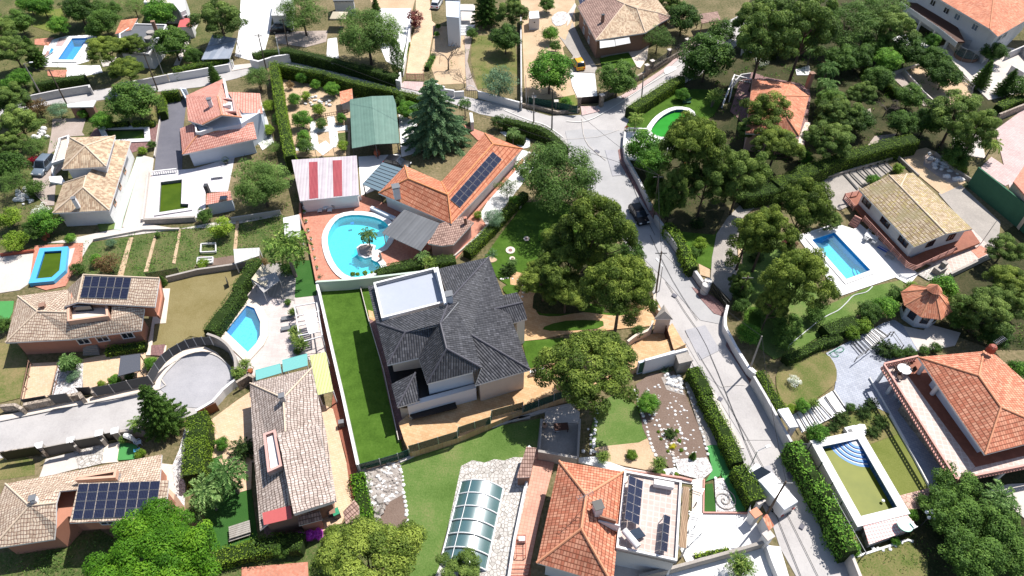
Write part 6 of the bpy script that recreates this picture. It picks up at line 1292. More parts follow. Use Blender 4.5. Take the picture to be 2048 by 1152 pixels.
# raised pool end platform with checkered tiles
H = House('raised_patio', 'raised red and white chequered patio at the foot of the olive green pool', 'patio', 'D4 1000,900'); H.walls('D4 850,772 1165,700 1250,800 905,925', 1.0, 'checker_grey', .05); H.flat('D4 850,765 1165,698 1252,800 900,925', 1.1, 'redwhite', .1, name='tiled_floor')
q = PTS('D4 760,60', .6)[0]; [MB().lathe(PTS('D4 1110,120', 1.4)[0], [(.01, 0), (.01, .01)], 3)]
for k, r_ in enumerate((3.3, 2.75, 2.2, 1.65, 1.1)):
    if k == 0: so_ = thing('pool_steps', 'quarter round blue and white striped steps in the corner of the olive pool', 'steps', PTS('D4 815,168', .1)[0])
    P0 = PTS('D4 812,170', .35+.13*k)[0]; a0, a1 = PTS('D4 560,222', .5)[0]-P0, PTS('D4 1100,656', .5)[0]-P0; t0, t1 = math.atan2(a0.y, a0.x), math.atan2(a1.y, a1.x)
    if t1 < t0: t1 += 2*math.pi
    for r2_, mt, dz in ((r_, 'bluepaint', 0), (r_-.28, 'white', .012)):
        pl = [P0] + [P0 + Vector((r2_*math.cos(t0+(t1-t0)*i/10), r2_*math.sin(t0+(t1-t0)*i/10), 0)) for i in range(11)]; MB().prism(pl, .2, .36+.13*k+dz).build('step' if dz == 0 else 'step_stripe', mt, so_)
for k, r_ in enumerate((1.9, 1.5, 1.1, .7)):
    if k == 0: so_ = thing('pool_steps', 'pale curved entry steps in the corner of the sparkling blue pool', 'steps', PTS('B4 900,935', -.6)[0])
    P0 = PTS('B4 900,938', -.6)[0]; a0, a1 = PTS('B4 735,1006')[0]-P0, PTS('B4 650,662')[0]-P0; t0, t1 = math.atan2(a1.y, a1.x), math.atan2(a0.y, a0.x)
    if t1 < t0: t1 += 2*math.pi
    MB().prism([P0] + [P0 + Vector((r_*math.cos(t0+(t1-t0)*i/8), r_*math.sin(t0+(t1-t0)*i/8), 0)) for i in range(9)], -1.45, -1.1+.2*k).build('step', 'pool_cyan', so_)
# gate house with pyramid roof, stone barbecue
H = House('gate_house', 'small cream gate house with a pyramid roof beside the road', 'gate house', 'C3 1170,360'); H.pts('C3', 'a:1110,280,3.0 b:1245,282,3.0 c:1180,175,3.2 p:1188,225,3.9'); H.walls('abc', 2.9, 'cream', .15); H.roof('abp bcp cap', 'conc_grey', .12)
H = House('barbecue_house', 'grey stone barbecue hut with chimney under the green striped wall', 'barbecue', 'C3 1320,640'); H.walls('C3 1265,530 1345,520 1390,575 1290,600', 2.2, 'conc_grey', .05); H.flat('C3 1262,528 1347,515 1392,578 1288,602', 2.3, 'conc_grey', .2)
# pool-side pergola lattice
H = House('pergola', 'white ladder pergola with slatted centre beside the kite-shaped pool', 'pergola', 'C2 430,400')
m = MB(); up = Vector((0, 0, 0))
for t in ('320,190 470,165', '330,260 500,225', '340,330 505,300', '350,400 510,370', '390,440 520,405'): P = PTS('C2 '+t, 2.4); MB().bar(P[0], P[1], .1, .12).build('beam', 'white', H.o)
for t in ('320,180 350,370', '480,165 520,400'): P = PTS('C2 '+t, 2.45); MB().bar(P[0], P[1], .12, .14).build('beam', 'white', H.o)
for t in ('325,185', '350,400', '480,170', '515,400'): q = PTS('C2 '+t, 2.3)[0]; MB().bar((q.x, q.y, 0), q, .12, .12, Vector((1, 0, 0))).build('post', 'white', H.o)
A, B = PTS('C2 390,235 470,212', 2.5), PTS('C2 425,385 485,368', 2.5); MB().bar(A[0], B[0], .14, .06).bar(A[1], B[1], .14, .06).build('slat_frame', 'white', H.o); m = MB()
for i in range(11): m.bar(A[0].lerp(B[0], i/10), A[1].lerp(B[1], i/10), .28, .04)
m.build('slats', 'white', H.o)
# ---------------------------------------------------------------- garden walls, fences, hedges
wall('A1 130,705 400,650 640,612 645,630', 'white roadside wall left of the dark gate, top left', 1.5, .3, 'oldwhite')
wall('A1 845,600 1010,575 1200,538', 'white roadside wall below the umbrella pine, top left', 1.5, .3, 'oldwhite')
wall('A1 1205,535 1400,505 1640,462 1670,430', 'white roadside wall curving up to the grey carport', 1.5, .3, 'white')
wall('A2 0,425 60,440 170,405 310,385 700,480 1075,580 1080,520', 'long white wall north of the lane from the yard to the orange drive', 1.7, .35, 'white', sm=0)
wall('A2 1160,130 1130,330 1095,510', 'white wall along the west side of the orange drive', 1.2, .3, 'white')
for i, (a, b) in enumerate((('1330,600 1400,625', 'first'), ('1400,640 1470,650', 'second'), ('1470,660 1540,655', 'third'))): wall('A2 ' + a, '%s scalloped section of white wall right of the orange drive gate' % b, 1.3, .3, 'white')
wall('A2 1640,655 1940,735', 'white wall with letter box slot under the round grey tree', 1.4, .3, 'white')
q = PTS('A2 1590,640', 1.2)[0]; o = thing('garden_gate', 'arched dark metal garden gate in the white wall', 'gate', (q.x, q.y, 0)); A, B = PTS('A2 1555,690 1640,710', 0); up = Vector((0, 0, 1))
[MB().bar(A.lerp(B, i/6), A.lerp(B, i/6)+up*1.5, .05, .05, Vector((1, 0, 0))).build('bar', 'darkgrey', o) for i in range(7)]; MB().tube([A+up*1.5, A.lerp(B, .25)+up*2.1, A.lerp(B, .5)+up*2.3, A.lerp(B, .75)+up*2.1, B+up*1.5], .06, 6).build('arch', 'white', o)
fence('A2 1125,528 1250,535', 'salmon metal driveway gate across the orange drive', 1.3, 0, 1.8, solid=False, post='rail', rails=4, bars=.3, name='driveway_gate', cat='gate')
wall('A2 1950,100 1955,740', 'tall thin white wall between the shaded garden and the dirt drive', 1.6, .25, 'oldwhite'); 
fence('A3 205,700 250,705 405,735 560,765', 'dark green fence panels on the stone wall of the dirt plot', 1.4, .5, 3.2, 'mesh_green', 'conc_grey'); wall('A3 160,745 260,760 410,800 575,785', 'low stone wall under the green fence at the junction', .7, .35, 'stonewall')
for i, (t, l) in enumerate((('245,700', 'left'), ('405,730', 'middle'), ('575,698', 'right'))): q = PTS('A3 '+t, 1.8)[0]; boxthing('gate_pillar', '%s stone pillar of the green fence at the road junction' % l, 'pillar', [('shaft', 'stonewall', MB().box(Vector((q.x, q.y, .9)), (.55, .55, 1.8))), ('cap', 'conc', MB().box(Vector((q.x, q.y, 1.86)), (.75, .75, .14)))])
fence('A3 585,700 712,690', 'black sliding gate at the white apron of the dirt plot', 1.5, 0, 2.5, 'black', 'black', name='driveway_gate', cat='gate')
wall('A3 720,690 880,600 1000,540 1200,420 1430,290', 'long stone street wall climbing past the tan roofed house', 1.2, .4, 'stonewall')
for t, l in (('735,685', 'beside the black sliding gate'), ('1058,470', 'left of the footpath gate'), ('1098,440', 'right of the footpath gate'), ('1222,360', 'halfway up the street wall'), ('1350,285', 'highest on the street wall')): q = PTS('A3 '+t, 2.3)[0]; boxthing('gate_pillar', 'square stone pillar %s' % l, 'pillar', [('shaft', 'stonewall', MB().box(Vector((q.x, q.y, 1.15)), (.6, .6, 2.3), .5)), ('cap', 'conc', MB().box(Vector((q.x, q.y, 2.36)), (.8, .8, .14), .5))])
fence('A3 1105,445 1215,370', 'black fence panel on the street wall, lower', 1.9, .8, 2.5, 'screen', 'black'); fence('A3 1235,355 1345,290', 'black fence panel on the street wall, middle', 1.9, .8, 2.5, 'screen', 'black'); fence('A3 1360,275 1430,235', 'black fence panel on the street wall, highest', 1.9, .8, 2.5, 'screen', 'black')
wall('B3 900,-60 893,30 905,110 1000,280 1090,470', 'curving white road wall below the green bushes at the junction', 1.2, .35, 'oldwhite', cap=0); wall('B3 1120,540 1240,700 1350,860 1450,1000 1500,1060', 'white road wall ending at the two round gate posts', 1.3, .4, 'oldwhite')
wall('C3 1640,180 1622,260 1622,330 1700,480 1800,640', 'white curved road wall right of the iron gate', 1.3, .35, 'white'); wall('C3 1830,690 1930,860 2040,1060 2120,1200 2190,1330', 'grey road wall in front of the golden hedge', 1.7, .3, 'oldwhite'); wall('D4 340,190 560,520 700,800 850,1180', 'long grey wall between the road and the ivy covered mesh', 1.8, .3, 'conc')
boxthing('meter_cabinet', 'white meter cabinet with a black slot in the road wall', 'cabinet', [('cabinet', 'white', MB().box(PTS('C3 1818,670', .9)[0]-Vector((0, 0, .2)), (.9, .5, 1.3), -1.0)), ('slot', 'black', MB().box(PTS('C3 1818,655', 1.15)[0], (.35, .3, .06), -1.0))])
for t, l in (('1485,1040', 'near'), ('1500,1012', 'far')): q = PTS('B3 '+t, 1.7)[0]; boxthing('gate_pillar', '%s round white gate post at the end of the road wall' % l, 'pillar', [('shaft', 'oldwhite', MB().lathe((q.x, q.y, 0), [(.55, 0), (.5, 1.5), (.55, 1.55), (.5, 1.7)], 12))])
q = PTS('C4 305,985', 1.8)[0]; A = PTS('B3 1525,1020', 1.6)[0]; B = PTS('C3 1650,160', 1.6)[0]; o = thing('driveway_gate', 'wide black iron gate standing closed at the shaded curved drive', 'gate', (A.x, A.y, 0))
A.z = B.z = 0; [MB().bar(A.lerp(B, i/14), A.lerp(B, i/14)+up*1.7, .07 if i % 7 else .14, .07, Vector((1, 0, 0))).build('bar', 'black', o) for i in range(15)]; [MB().bar(A+up*z, B+up*z, .06, .07).build('rail', 'black', o) for z in (.25, .95, 1.6)]
boxthing('gate_roof', 'thick white slab over the pedestrian gate by the striped garden steps', 'gate', [('slab', 'white', MB().prism(PTS('C4 242,932 318,918 392,1055 330,1062', 2.6), 2.3, 2.6, True)), ('post', 'white', MB().prism(PTS('C4 340,1030 385,1050 345,1060', 2.3), 0, 2.3))])
# centre wall set
wall('B2 478,1018 700,1005 900,985 1180,952 1345,935', 'pale green retaining wall between the round pool and the black roofed house', 1.9, .3, 'greenwall')
wall('C2 480,10 590,500 660,800 775,1330', 'long white wall between the kite pool plot and the bright lawn', 1.6, .3, 'white')
wall('C2 785,10 850,270 960,640 1070,1150', 'thin white fence rail beside the walkway of the black roofed house', .6, .08, 'conc', name='low_fence', cat='fence')
wall('D2 770,362 900,330 1140,260 1220,235 1240,270', 'dark lower wall under the green panels at the corner of the bright lawn', .3, .3, 'conc_grey')
fence('D2 770,350 930,308 1060,270 1140,240', 'green fence panels on the bottom edge of the bright lawn', 1.4, .2, 3, 'mesh_green', 'steel')
fence('D2 1140,215 1210,195 1490,110 1500,80 1730,5 1740,-40 1965,-100', 'green panel fence along the orange terrace, left run', 1.4, 1.2, 2.4, 'mesh_green', 'steel'); fence('C3 165,905 390,822 480,790 620,740', 'green panel fence along the orange terrace, right run under the pine', 1.4, 1.2, 2.4, 'mesh_green', 'steel')
wall('D2 1080,325 1210,265 1430,180 1750,70 1900,15 2016,0', 'rough white kerb wall at the top of the wide bottom lawn', .35, .3, 'conc'); wall('C3 0,1010 110,1000 300,940 500,895 620,880', 'rough white kerb under the pine tree trunks', .35, .3, 'conc')
wall('C3 215,660 320,635', 'short white wall beside the corner of the black roofed house', 1.9, .35, 'white'); wall('C3 1045,575 1345,495', 'white capped wall of the green striped garage side', 2.6, .3, 'white')
P = PTS('C3 955,655 1250,560', 1.3); o = thing('striped_wall', 'white wall with four dark green vertical panels above the gravel garden', 'wall', (P[0].x, P[0].y, 0)); a, b = PTS('C3 1000,585', 2.4)[0], PTS('C3 1262,505', 2.4)[0]; d = (b-a).normalized(); nn_ = Vector((d.y, -d.x, 0))
MB().bar(a-up*1.3, b-up*1.3, .3, 2.2).build('wall_body', 'bluewhite', o); [MB().bar(a.lerp(b, f)-up*1.2+nn_*.18, a.lerp(b, f+.14)-up*1.2+nn_*.18, .06, 1.9).build('panel', 'greenpanel', o) for f in (.02, .28, .54, .8)]
wall('C3 920,440 980,395 1080,350 1100,290', 'curving cream wall sweeping up to the pyramid roofed gate house', 1.3, .3, 'cream', sm=3); fence('C3 1195,320 1250,500', 'dark brown sliding gate between gate house and garage wall', 1.7, 0, 2.2, 'darkwood', 'darkwood', name='driveway_gate', cat='gate'); wall('C3 1115,90 1110,160 1150,220', 'low cream wall corner beside the road above the gate house', 1.1, .3, 'cream')
wall('D3 205,215 240,250 165,590 105,880 60,1180', 'low white kerb wall along the crazy paving side of the pink terrace', .9, .25, 'conc_white'); wall('D3 275,250 330,258 555,300', 'grey capped wall between the shaded patio and the orange house', 1.8, .3, 'conc_grey'); wall('D3 300,20 285,240', 'grey wall on the left of the shaded patio', 1.2, .2, 'conc_grey'); wall('D3 575,20 560,300', 'grey wall on the right of the shaded patio', 1.2, .25, 'conc_grey')
wall('D3 1000,1150 1240,1090 1660,975 1900,905', 'long grey wall between the two white yards, bottom right of centre', 1.4, .3, 'conc_grey'); wall('D3 1470,450 1466,692 1800,695', 'thin terracotta edged kerb wall round the little lawn', .4, .12, 'rail'); wall('D3 1385,460 1300,440 900,385', 'terracotta capped kerb behind the solar terrace', .5, .2, 'rail'); wall('D3 1925,930 1960,1030 2010,1152', 'white street wall beside the pavement at the bottom', 1.2, .25, 'white')
fence('D3 1810,600 1800,680', 'white slatted gate beside the parked van', 1.3, 0, 2, 'white', 'white', name='garden_gate', cat='gate')
for t, l, hh in (('1840,700', 'tile capped pillar behind the white van', 2.0), ('1930,860', 'angled white entrance pillar near the street', 2.2), ('1865,605', 'small white pillar with lamp beside the van', 1.6)): q = PTS('D3 '+t, hh)[0]; boxthing('gate_pillar', l, 'pillar', [('shaft', 'white', MB().box(Vector((q.x, q.y, hh/2)), (.8, .7, hh), .5)), ('cap', 't_orange' if hh == 2.0 else 'conc', MB().box(Vector((q.x, q.y, hh+.08)), (.95, .85, .16), .5))])
H = House('gate_roof', 'narrow orange tiled gate roof beside the rear of the van', 'gate', 'D3 1930,800'); H.pts('D3', 'a:1885,715,2.5 b:1925,705,2.5 c:1975,790,2.5 d:1935,825,2.5'); H.walls('abcd', 2.3, 'white', .1); H.roof('abcd', 't_orange', .1)
# lower right
wall('C4 905,700 1000,860 1185,1190', 'thin white kerb along the blue tiled passage, upper', .4, .12, 'white'); wall('D4 1050,-10 1230,300 1355,535', 'thin white kerb along the blue tiled passage, lower', .4, .12, 'white')
fence('C4 815,555 1055,375 1080,372 1150,470', 'black handrail beside the upper white steps', 1.0, .5, 2, solid=False, post='black', name='handrail', cat='railing')
fence('D4 420,200 490,195 640,480 780,760', 'green wire mesh screen beside the raised pool', 1.8, 0, 2.5, 'net', 'greenpanel'); fence('D4 640,560 880,985', 'row of thin overhead rails along the raised pool wall', 1.6, 0, 2.5, solid=False, post='midgrey', rails=2, name='railing', cat='railing')
wall('D4 810,1010 1180,890 1220,900', 'white flower bed edging below the chequered patio', .25, .2, 'conc_white')
steps('C4 345,975 415,1100', 'C4 650,790 745,935', 9, 2, 'broad white garden steps with dark nosings rising from the road gate', 'white', .05); [strip('step_nosing', 'C4 '+t, .16, .5, 'tar') for t in ('345,975 412,1090', '380,962 446,1078', '416,948 482,1058', '448,930 520,1040', '478,912 552,1020', '505,892 590,1005', '532,875 630,985', '580,838 670,960', '640,795 735,935')]
steps('C4 770,445 845,530', 'C4 960,345 1040,400', 8, 2, 'upper white garden steps beside the black handrail', 'white', .04); [strip('step_nosing', 'C4 '+t, .15, .42, 'tar') for t in ('770,445 843,530', '790,435 865,518', '810,422 890,505', '835,410 915,490', '858,395 935,470', '880,380 958,452', '903,368 980,435', '928,355 1010,420', '950,342 1035,402')]
steps('B4 1000,145 1080,210', 'B4 720,235 840,350', 2, 2, 'concrete ramp terraces behind the tan roofed house', 'conc_grey', .02); [strip('timber_edge', 'B4 '+t, .3, .32, 'black') for t in ('712,235 820,355', '755,222 862,330', '805,205 910,300', '850,188 945,285', '900,172 990,268', '950,158 1035,235', '1000,142 1072,212')]
wall('B4 460,300 700,232 900,170 1110,110 1190,185 1260,250', 'low pale wall curving round the ramp behind the tan roofed house', .6, .25, 'conc_grey'); wall('B4 1380,85 1500,190 1640,280', 'low grey wall at the top of the rocky garden', .8, .2, 'conc_grey')
wall('B4 1690,195 1850,320 2016,450 2150,560', 'tall green painted court wall at the right edge', 3.6, .25, 'greencourt'); pole('B4 1705,745', 'B4 1825,575', 'thin grey court fence post behind the tan roofed house', 4, .05, 'steel'); pole('B4 1730,400', 'B4 1775,335', 'thin white post in front of the green court wall', 2.5, .05, 'steel')
wall('B4 385,690 655,608', 'dark edged pool deck rim on the side of the pine trees', .25, .25, 'white'); wall('B4 1490,960 1800,810', 'grey stone wall below the pink tiled patio', .9, .3, 'conc_grey')
wall('A4 1030,540 1150,492 1280,455', 'low concrete terrace wall under the round bushes, upper right', .7, .3, 'conc'); wall('A4 1155,500 1300,660 1425,775', 'long concrete retaining wall on the dry slope, upper right', 1.0, .25, 'conc'); fence('A4 1575,545 1660,615', 'white garden railing beside the dark green bushes, upper right', 1.0, 0, .6, solid=False, post='white', bars=.3, name='railing', cat='railing')
wall('A4 1840,820 2016,750 2120,700', 'stone wall above the pink court, right edge', 1.4, .3, 'stonewall'); wall('A4 1900,380 2016,330 2100,420 2016,520 1930,470', 'white angular patio wall at the right edge', 1.6, .25, 'oldwhite')
wall('A4 -100,700 -80,600 -20,535 50,525', 'white terrace edge wall left of the pine hidden house', 1.0, .2, 'oldwhite'); balustrade('A3 1605,745 1690,535', 'white balustrade on the left edge of the reddish terrace', .9); balustrade('A3 1690,540 1820,570', 'white balustrade at the far edge of the reddish terrace', .9); balustrade('A3 920,920 1060,925', 'short white balustrade beside the oval green pool', .9)
# left middle
wall('C1 0,905 105,895 160,925', 'grey wall with dark panels at the far left of the cul-de-sac road', 1.2, .35, 'stonewall'); wall('C1 165,895 345,860 570,815 590,850', 'stone road wall in front of the white gravel bed', 1.2, .4, 'stonewall'); wall('C1 655,805 900,745 1095,705', 'stone road wall below the smoky patio canopy', 1.2, .4, 'stonewall'); wall('C1 1060,700 1120,600 1200,525 1300,462 1400,435 1510,420', 'curved stone wall round the far side of the turning circle', 1.1, .3, 'stonewall', sm=3)
fence('C1 150,860 320,832', 'dark louvred gate at the foot of the garage ramp', 1.5, 0, 3, 'darkgrey', 'stonewall', name='driveway_gate', cat='gate'); fence('C1 345,832 475,815', 'dark fence panel on the wall beside the white gravel bed', 1.7, .8, 2.2, 'darkgrey', 'stonewall'); fence('C1 545,775 640,770', 'dark slatted pedestrian gate on the cul-de-sac', 1.6, 0, 2, 'darkgrey', 'stonewall', name='garden_gate', cat='gate')
fence('C1 655,775 785,755 910,725 1065,690', 'stepped dark fence panels below the smoky patio canopy', 1.6, 1.0, 2.6, 'darkgrey', 'conc'); fence('C1 1058,690 1110,600 1160,540 1215,495 1275,460 1330,432 1390,418 1450,410 1510,412', 'curved dark fence panels round the turning circle', 1.5, 1.05, 1.6, 'darkgrey', 'steel')
wall('C1 1490,385 1580,420 1650,480 1690,560 1695,640', 'dark shaded curved wall below the kite-shaped pool', 2.0, .3, 'conc_grey', sm=3); wall('C1 1410,940 1530,870 1600,790 1690,715', 'white curved wall along the lower right of the turning circle', 1.2, .3, 'white', sm=2); fence('C1 1425,945 1550,885', 'brown timber gate at the edge of the turning circle', 1.5, 0, 2, 'wood', 'wood', name='driveway_gate', cat='gate'); wall('C1 1700,735 1790,680 1830,700 1830,760', 'stone planter wall beside the turquoise glass panels', 1.6, .3, 'stonewall')
fence('C1 205,580 150,850', 'brown handrail on the left of the garage ramp', 1.0, 0, 2, solid=False, post='brownwall', name='handrail', cat='railing'); fence('C1 415,620 360,825', 'brown handrail on the right of the garage ramp', 1.0, 0, 2, solid=False, post='brownwall', name='handrail', cat='railing')
wall('D1 0,265 260,225 310,250', 'stone wall with dark top at the far left below the road', 1.2, .35, 'stonewall'); wall('D1 300,235 500,195 550,220', 'grey wall with white caps below the cul-de-sac road', 1.2, .35, 'conc_grey'); wall('D1 530,180 700,150 740,175', 'second grey wall with white caps below the cul-de-sac road', 1.2, .35, 'conc_grey'); wall('D1 860,110 950,95 1040,100', 'dark wall piece beside the green carpet patio', 1.3, .3, 'conc_grey')
for i, (t, l) in enumerate((('280,215', 'first white capped pillar from the left below the road'), ('510,175', 'second white capped pillar from the left below the road'), ('715,125', 'third white capped pillar from the left below the road'), ('828,108', 'fourth white capped pillar, nearest the conical conifer'))): q = PTS('D1 '+t, 1.7)[0]; boxthing('gate_pillar', l, 'pillar', [('shaft', 'conc_grey', MB().box(Vector((q.x, q.y, .85)), (.6, .6, 1.7), .3)), ('cap', 'white', MB().box(Vector((q.x, q.y, 1.76)), (.75, .75, .12), .3))])
fence('D1 310,230 500,192', 'dark fence panel between the first two white capped pillars', 1.6, .6, 3, 'black', 'black'); fence('D1 530,178 695,150', 'dark fence panel between the second and third white capped pillars', 1.6, .6, 3, 'black', 'black'); fence('D1 740,130 820,115', 'dark gate beside the green carpet patio', 1.5, 0, 2, 'black', 'black', name='garden_gate', cat='gate'); fence('D1 0,262 250,222', 'dark fence panels at the far left below the road', 1.6, .6, 3, 'black', 'black')
wall('B1 1195,985 1420,930 1700,890 1860,865', 'grey wall between the vegetable garden and the dry lawn', 1.0, .3, 'conc_grey'); fence('B1 1045,960 1270,920', 'dark mesh panel at the top left of the dry lawn', 1.3, 0, 3, 'screen', 'darkgrey'); wall('B1 1035,570 1180,562 1400,550', 'shaded retaining wall below the L-shaped pool', .9, .4, 'conc_grey'); wall('B1 1065,225 1045,400 1022,570', 'old wall on the left side of the L-shaped pool yard', .6, .3, 'conc')
wall('B1 670,710 1035,640 1290,635', 'low pale kerb along the top of the vegetable garden', .4, .25, 'conc'); wall('B1 1660,560 2016,505', 'old pale wall below the mimosa tree', .8, .25, 'conc'); wall('B1 0,820 240,790', 'dark red low wall at the far left edge', .5, .3, 'redwood'); balustrade('B1 1090,225 1270,205', 'white balustrade at the end of the asphalt drive', .8); wall('A1 1340,640 1300,635 1340,705', 'white wall at the head of the asphalt drive', 1.6, .25, 'bluewhite')
wall('A1 1175,730 1150,850 1110,1120', 'thin concrete wall on the left edge of the asphalt drive', .5, .15, 'conc'); P = PTS('A1 488,772 482,748 692,722 668,768', 2.4); boxthing('gate_roof', 'white flat gate roof slab over the cream house entrance', 'gate', [('slab', 'conc_white', MB().prism(P, 2.2, 2.4, True)), ('pier', 'brownwall', MB().box(Vector((P[0].x+1, P[0].y+.6, 1.1)), (1.6, .7, 2.2))), ('pier', 'brownwall', MB().box(Vector((P[3].x-.9, P[3].y+.6, 1.1)), (1.4, .7, 2.2))), ('gate', 'darkwood', MB().box(Vector(((P[0].x+P[3].x)/2, P[0].y+.7, 1.0)), (3.6, .1, 1.9)))]); wall('B1 385,260 380,190 440,110', 'white curved balustrade wall beside the parked minivan', .8, .25, 'white', sm=3)
wall('B2 360,450 360,560 420,700 480,1010', 'narrow terracotta capped wall on the hedge side of the red terrace', .7, .3, 'terra'); wall('B2 870,480 1045,560', 'white planter bench wall beside the round pool', .7, .5, 'bluewhite'); wall('B2 1460,840 1600,720 1950,470', 'pale curved kerb between the pool house hedge and the lawn', .5, .2, 'conc')
wall('A2 1590,810 1600,880', 'white gate pillar wall beside the little palm on the lane', 1.8, .5, 'white'); wall('C2 330,1150 345,1150', 'tiny white post', .3, .2, 'white') if 0 else None
fence('A2 300,860 700,790', 'brown picket fence across the vegetable plot', .9, 0, 2, solid=False, post='darkwood', bars=.35, name='picket_fence')
# hedges
hedge('A1 230,600 420,570 610,545', 'dark hedge above the roadside wall, top left', 2.0, 1.6, 'l_hedge_dk'); hedge('A1 1240,500 1440,455 1660,410', 'bright green hedge above the roadside wall left of the grey carport', 2.0, 1.4, 'l_hedge_lt'); hedge('A2 20,390 110,365 210,360', 'short hedge right of the white yard on the lane', 1.8, 1.6, 'l_hedge_dk')
hedge('A2 220,355 330,365 700,450 1060,545', 'long dark hedge behind the white lane wall', 2.2, 1.8, 'l_hedge_dk'); hedge('A2 200,460 470,510 700,575 960,630 1250,705', 'long clipped green hedge along the south side of the lane', 2.6, 1.5, 'l_hedge'); hedge('A2 165,440 195,640 230,850 285,1120', 'tall straight hedge left of the vegetable plot, upper part', 3.2, 1.6, 'l_hedge_lt')
hedge('A1 1160,660 1280,650', 'light green hedge at the head of the asphalt drive', 2.0, 1.2, 'l_hedge_lt'); hedge('A1 1150,680 1165,800', 'light green hedge on the left of the asphalt drive', 1.8, 1.2, 'l_hedge_lt'); hedge('A1 760,885 920,875', 'low flowering hedge above the narrow green pool, left', 1.0, 1.0, 'l_hedge'); hedge('A1 950,880 1110,872', 'low flowering hedge above the narrow green pool, right', 1.0, 1.0, 'l_lime')
hedge('A3 30,850 150,880 300,920 400,990 470,1060', 'dark curved hedge on the inside of the junction', 2.2, 1.6, 'l_hedge_dk'); hedge('A3 940,780 1060,700 1200,610 1310,550', 'green hedge along the road above the oval pool', 2.2, 2.0, 'l_hedge'); hedge('A2 1850,960 1980,985', 'short hedge at the lane side of the pool house', 1.5, 1.2, 'l_hedge_dk')
hedge('C4 115,650 200,800 280,930', 'golden green hedge between road wall and the oval dry lawn', 1.6, 1.3, 'l_hedge'); hedge('D4 360,180 440,330 560,520 650,680 700,800 790,970', 'ivy hedge climbing the wall left of the raised pool', 2.8, 1.5, 'l_green', size=.24, rough=.35); hedge('B3 1200,600 1290,700 1350,840 1400,920', 'green hedge behind the white road wall', 1.8, 1.4, 'l_hedge_lt', size=.22, rough=.3)
hedge('C3 1395,625 1440,700 1497,818', 'roadside clipped hedge, first block from the barbecue hut', 1.9, 1.7, 'l_hedge_lt'); hedge('C3 1478,822 1540,922', 'roadside clipped hedge, second block from the barbecue hut', 1.7, 1.6, 'l_hedge_lt'); hedge('C3 1532,922 1600,1040 1655,1165', 'roadside clipped hedge, third block from the barbecue hut', 1.8, 1.6, 'l_hedge_lt'); hedge('D3 1640,140 1722,325', 'roadside clipped hedge, fourth block from the barbecue hut', 1.9, 1.6, 'l_hedge'); hedge('D3 1725,350 1790,470 1860,600', 'roadside clipped hedge beside the parked van', 2.2, 1.8, 'l_hedge_lt')
hedge('B2 910,945 1080,900 1250,870', 'dark hedge above the pale green wall beside the round pool', 1.6, 1.6, 'l_hedge_dk'); hedge('B2 1290,870 1480,845', 'dark hedge block behind the black roofed house', 2.0, 1.6, 'l_hedge_dk'); hedge('B2 1560,800 1700,660 1850,500 1980,370', 'hedge between the pool house path and the bright lawn', 1.4, 1.4, 'l_hedge')
hedge('B1 1850,850 1770,960 1700,1060', 'slanting hedge between dry lawn and kite pool, upper part', 2.0, 1.6, 'l_hedge_dk'); hedge('C1 1720,60 1620,200 1500,360', 'slanting hedge between dry lawn and kite pool, lower part', 2.0, 1.8, 'l_hedge_dk'); hedge('C1 755,500 900,480 1045,460', 'clipped light green box hedge in front of the terracotta house', 1.0, 1.1, 'l_hedge_lt'); hedge('C1 1400,960 1420,1060 1400,1180', 'thick olive hedge right of the conical conifer, upper', 2.6, 2.3, 'l_hedge'); hedge('D1 1400,150 1390,300 1380,420', 'thick olive hedge right of the conical conifer, lower', 2.6, 2.3, 'l_hedge')
hedge('D1 1540,1020 1700,975 2016,905', 'low mixed hedge below the palm lawn', 1.4, 1.8, 'l_hedge'); hedge('D2 0,950 200,900 380,900', 'dark green hedge under the bougainvillea', 1.6, 1.8, 'l_hedge_dk', rough=.3); hedge('B4 0,380 230,330 460,190', 'dark shady hedge right of the junction woods, left part', 2.5, 2.2, 'l_hedge_dk'); hedge('B4 230,310 450,220 700,110 900,60 1050,20 1240,-20', 'long dark hedge behind the curved drive', 2.8, 2.4, 'l_hedge')
hedge('C4 590,355 700,320 820,285', 'clipped dark hedge above the upper white steps, left part', 1.6, 2.0, 'l_hedge_dk'); hedge('C4 300,560 420,510 560,440 700,400', 'shaded hedge strip below the garden hose', 1.2, 1.2, 'l_hedge_dk'); hedge('A4 870,480 1000,560 1150,660', 'shadowy hedge strip left of the terrace wall, upper right', 1.6, 1.6, 'l_hedge'); hedge('A4 150,280 220,380', 'green hedge strip under the pines, top right', 1.4, 1.4, 'l_hedge_lt'); hedge('A4 1840,760 1930,720 2016,690', 'green hedge at the right edge above the pink court', 1.6, 1.6, 'l_hedge_lt')
hedge('D2 775,410 800,560 830,700 840,780', 'bright ivy strip beside the tool shed', .8, 1.6, 'l_bright', size=.22, rough=.3); hedge('A2 1110,400 1140,300', 'narrow shrub border on the left of the orange drive', .8, .8, 'l_lime'); hedge('A2 1270,480 1320,380', 'narrow shrub border on the right of the orange drive', .9, 1.0, 'l_green'); hedge('D3 1400,1010 1500,985 1650,955', 'low planted strip in the white rimmed bed', .4, .5, 'l_lime')
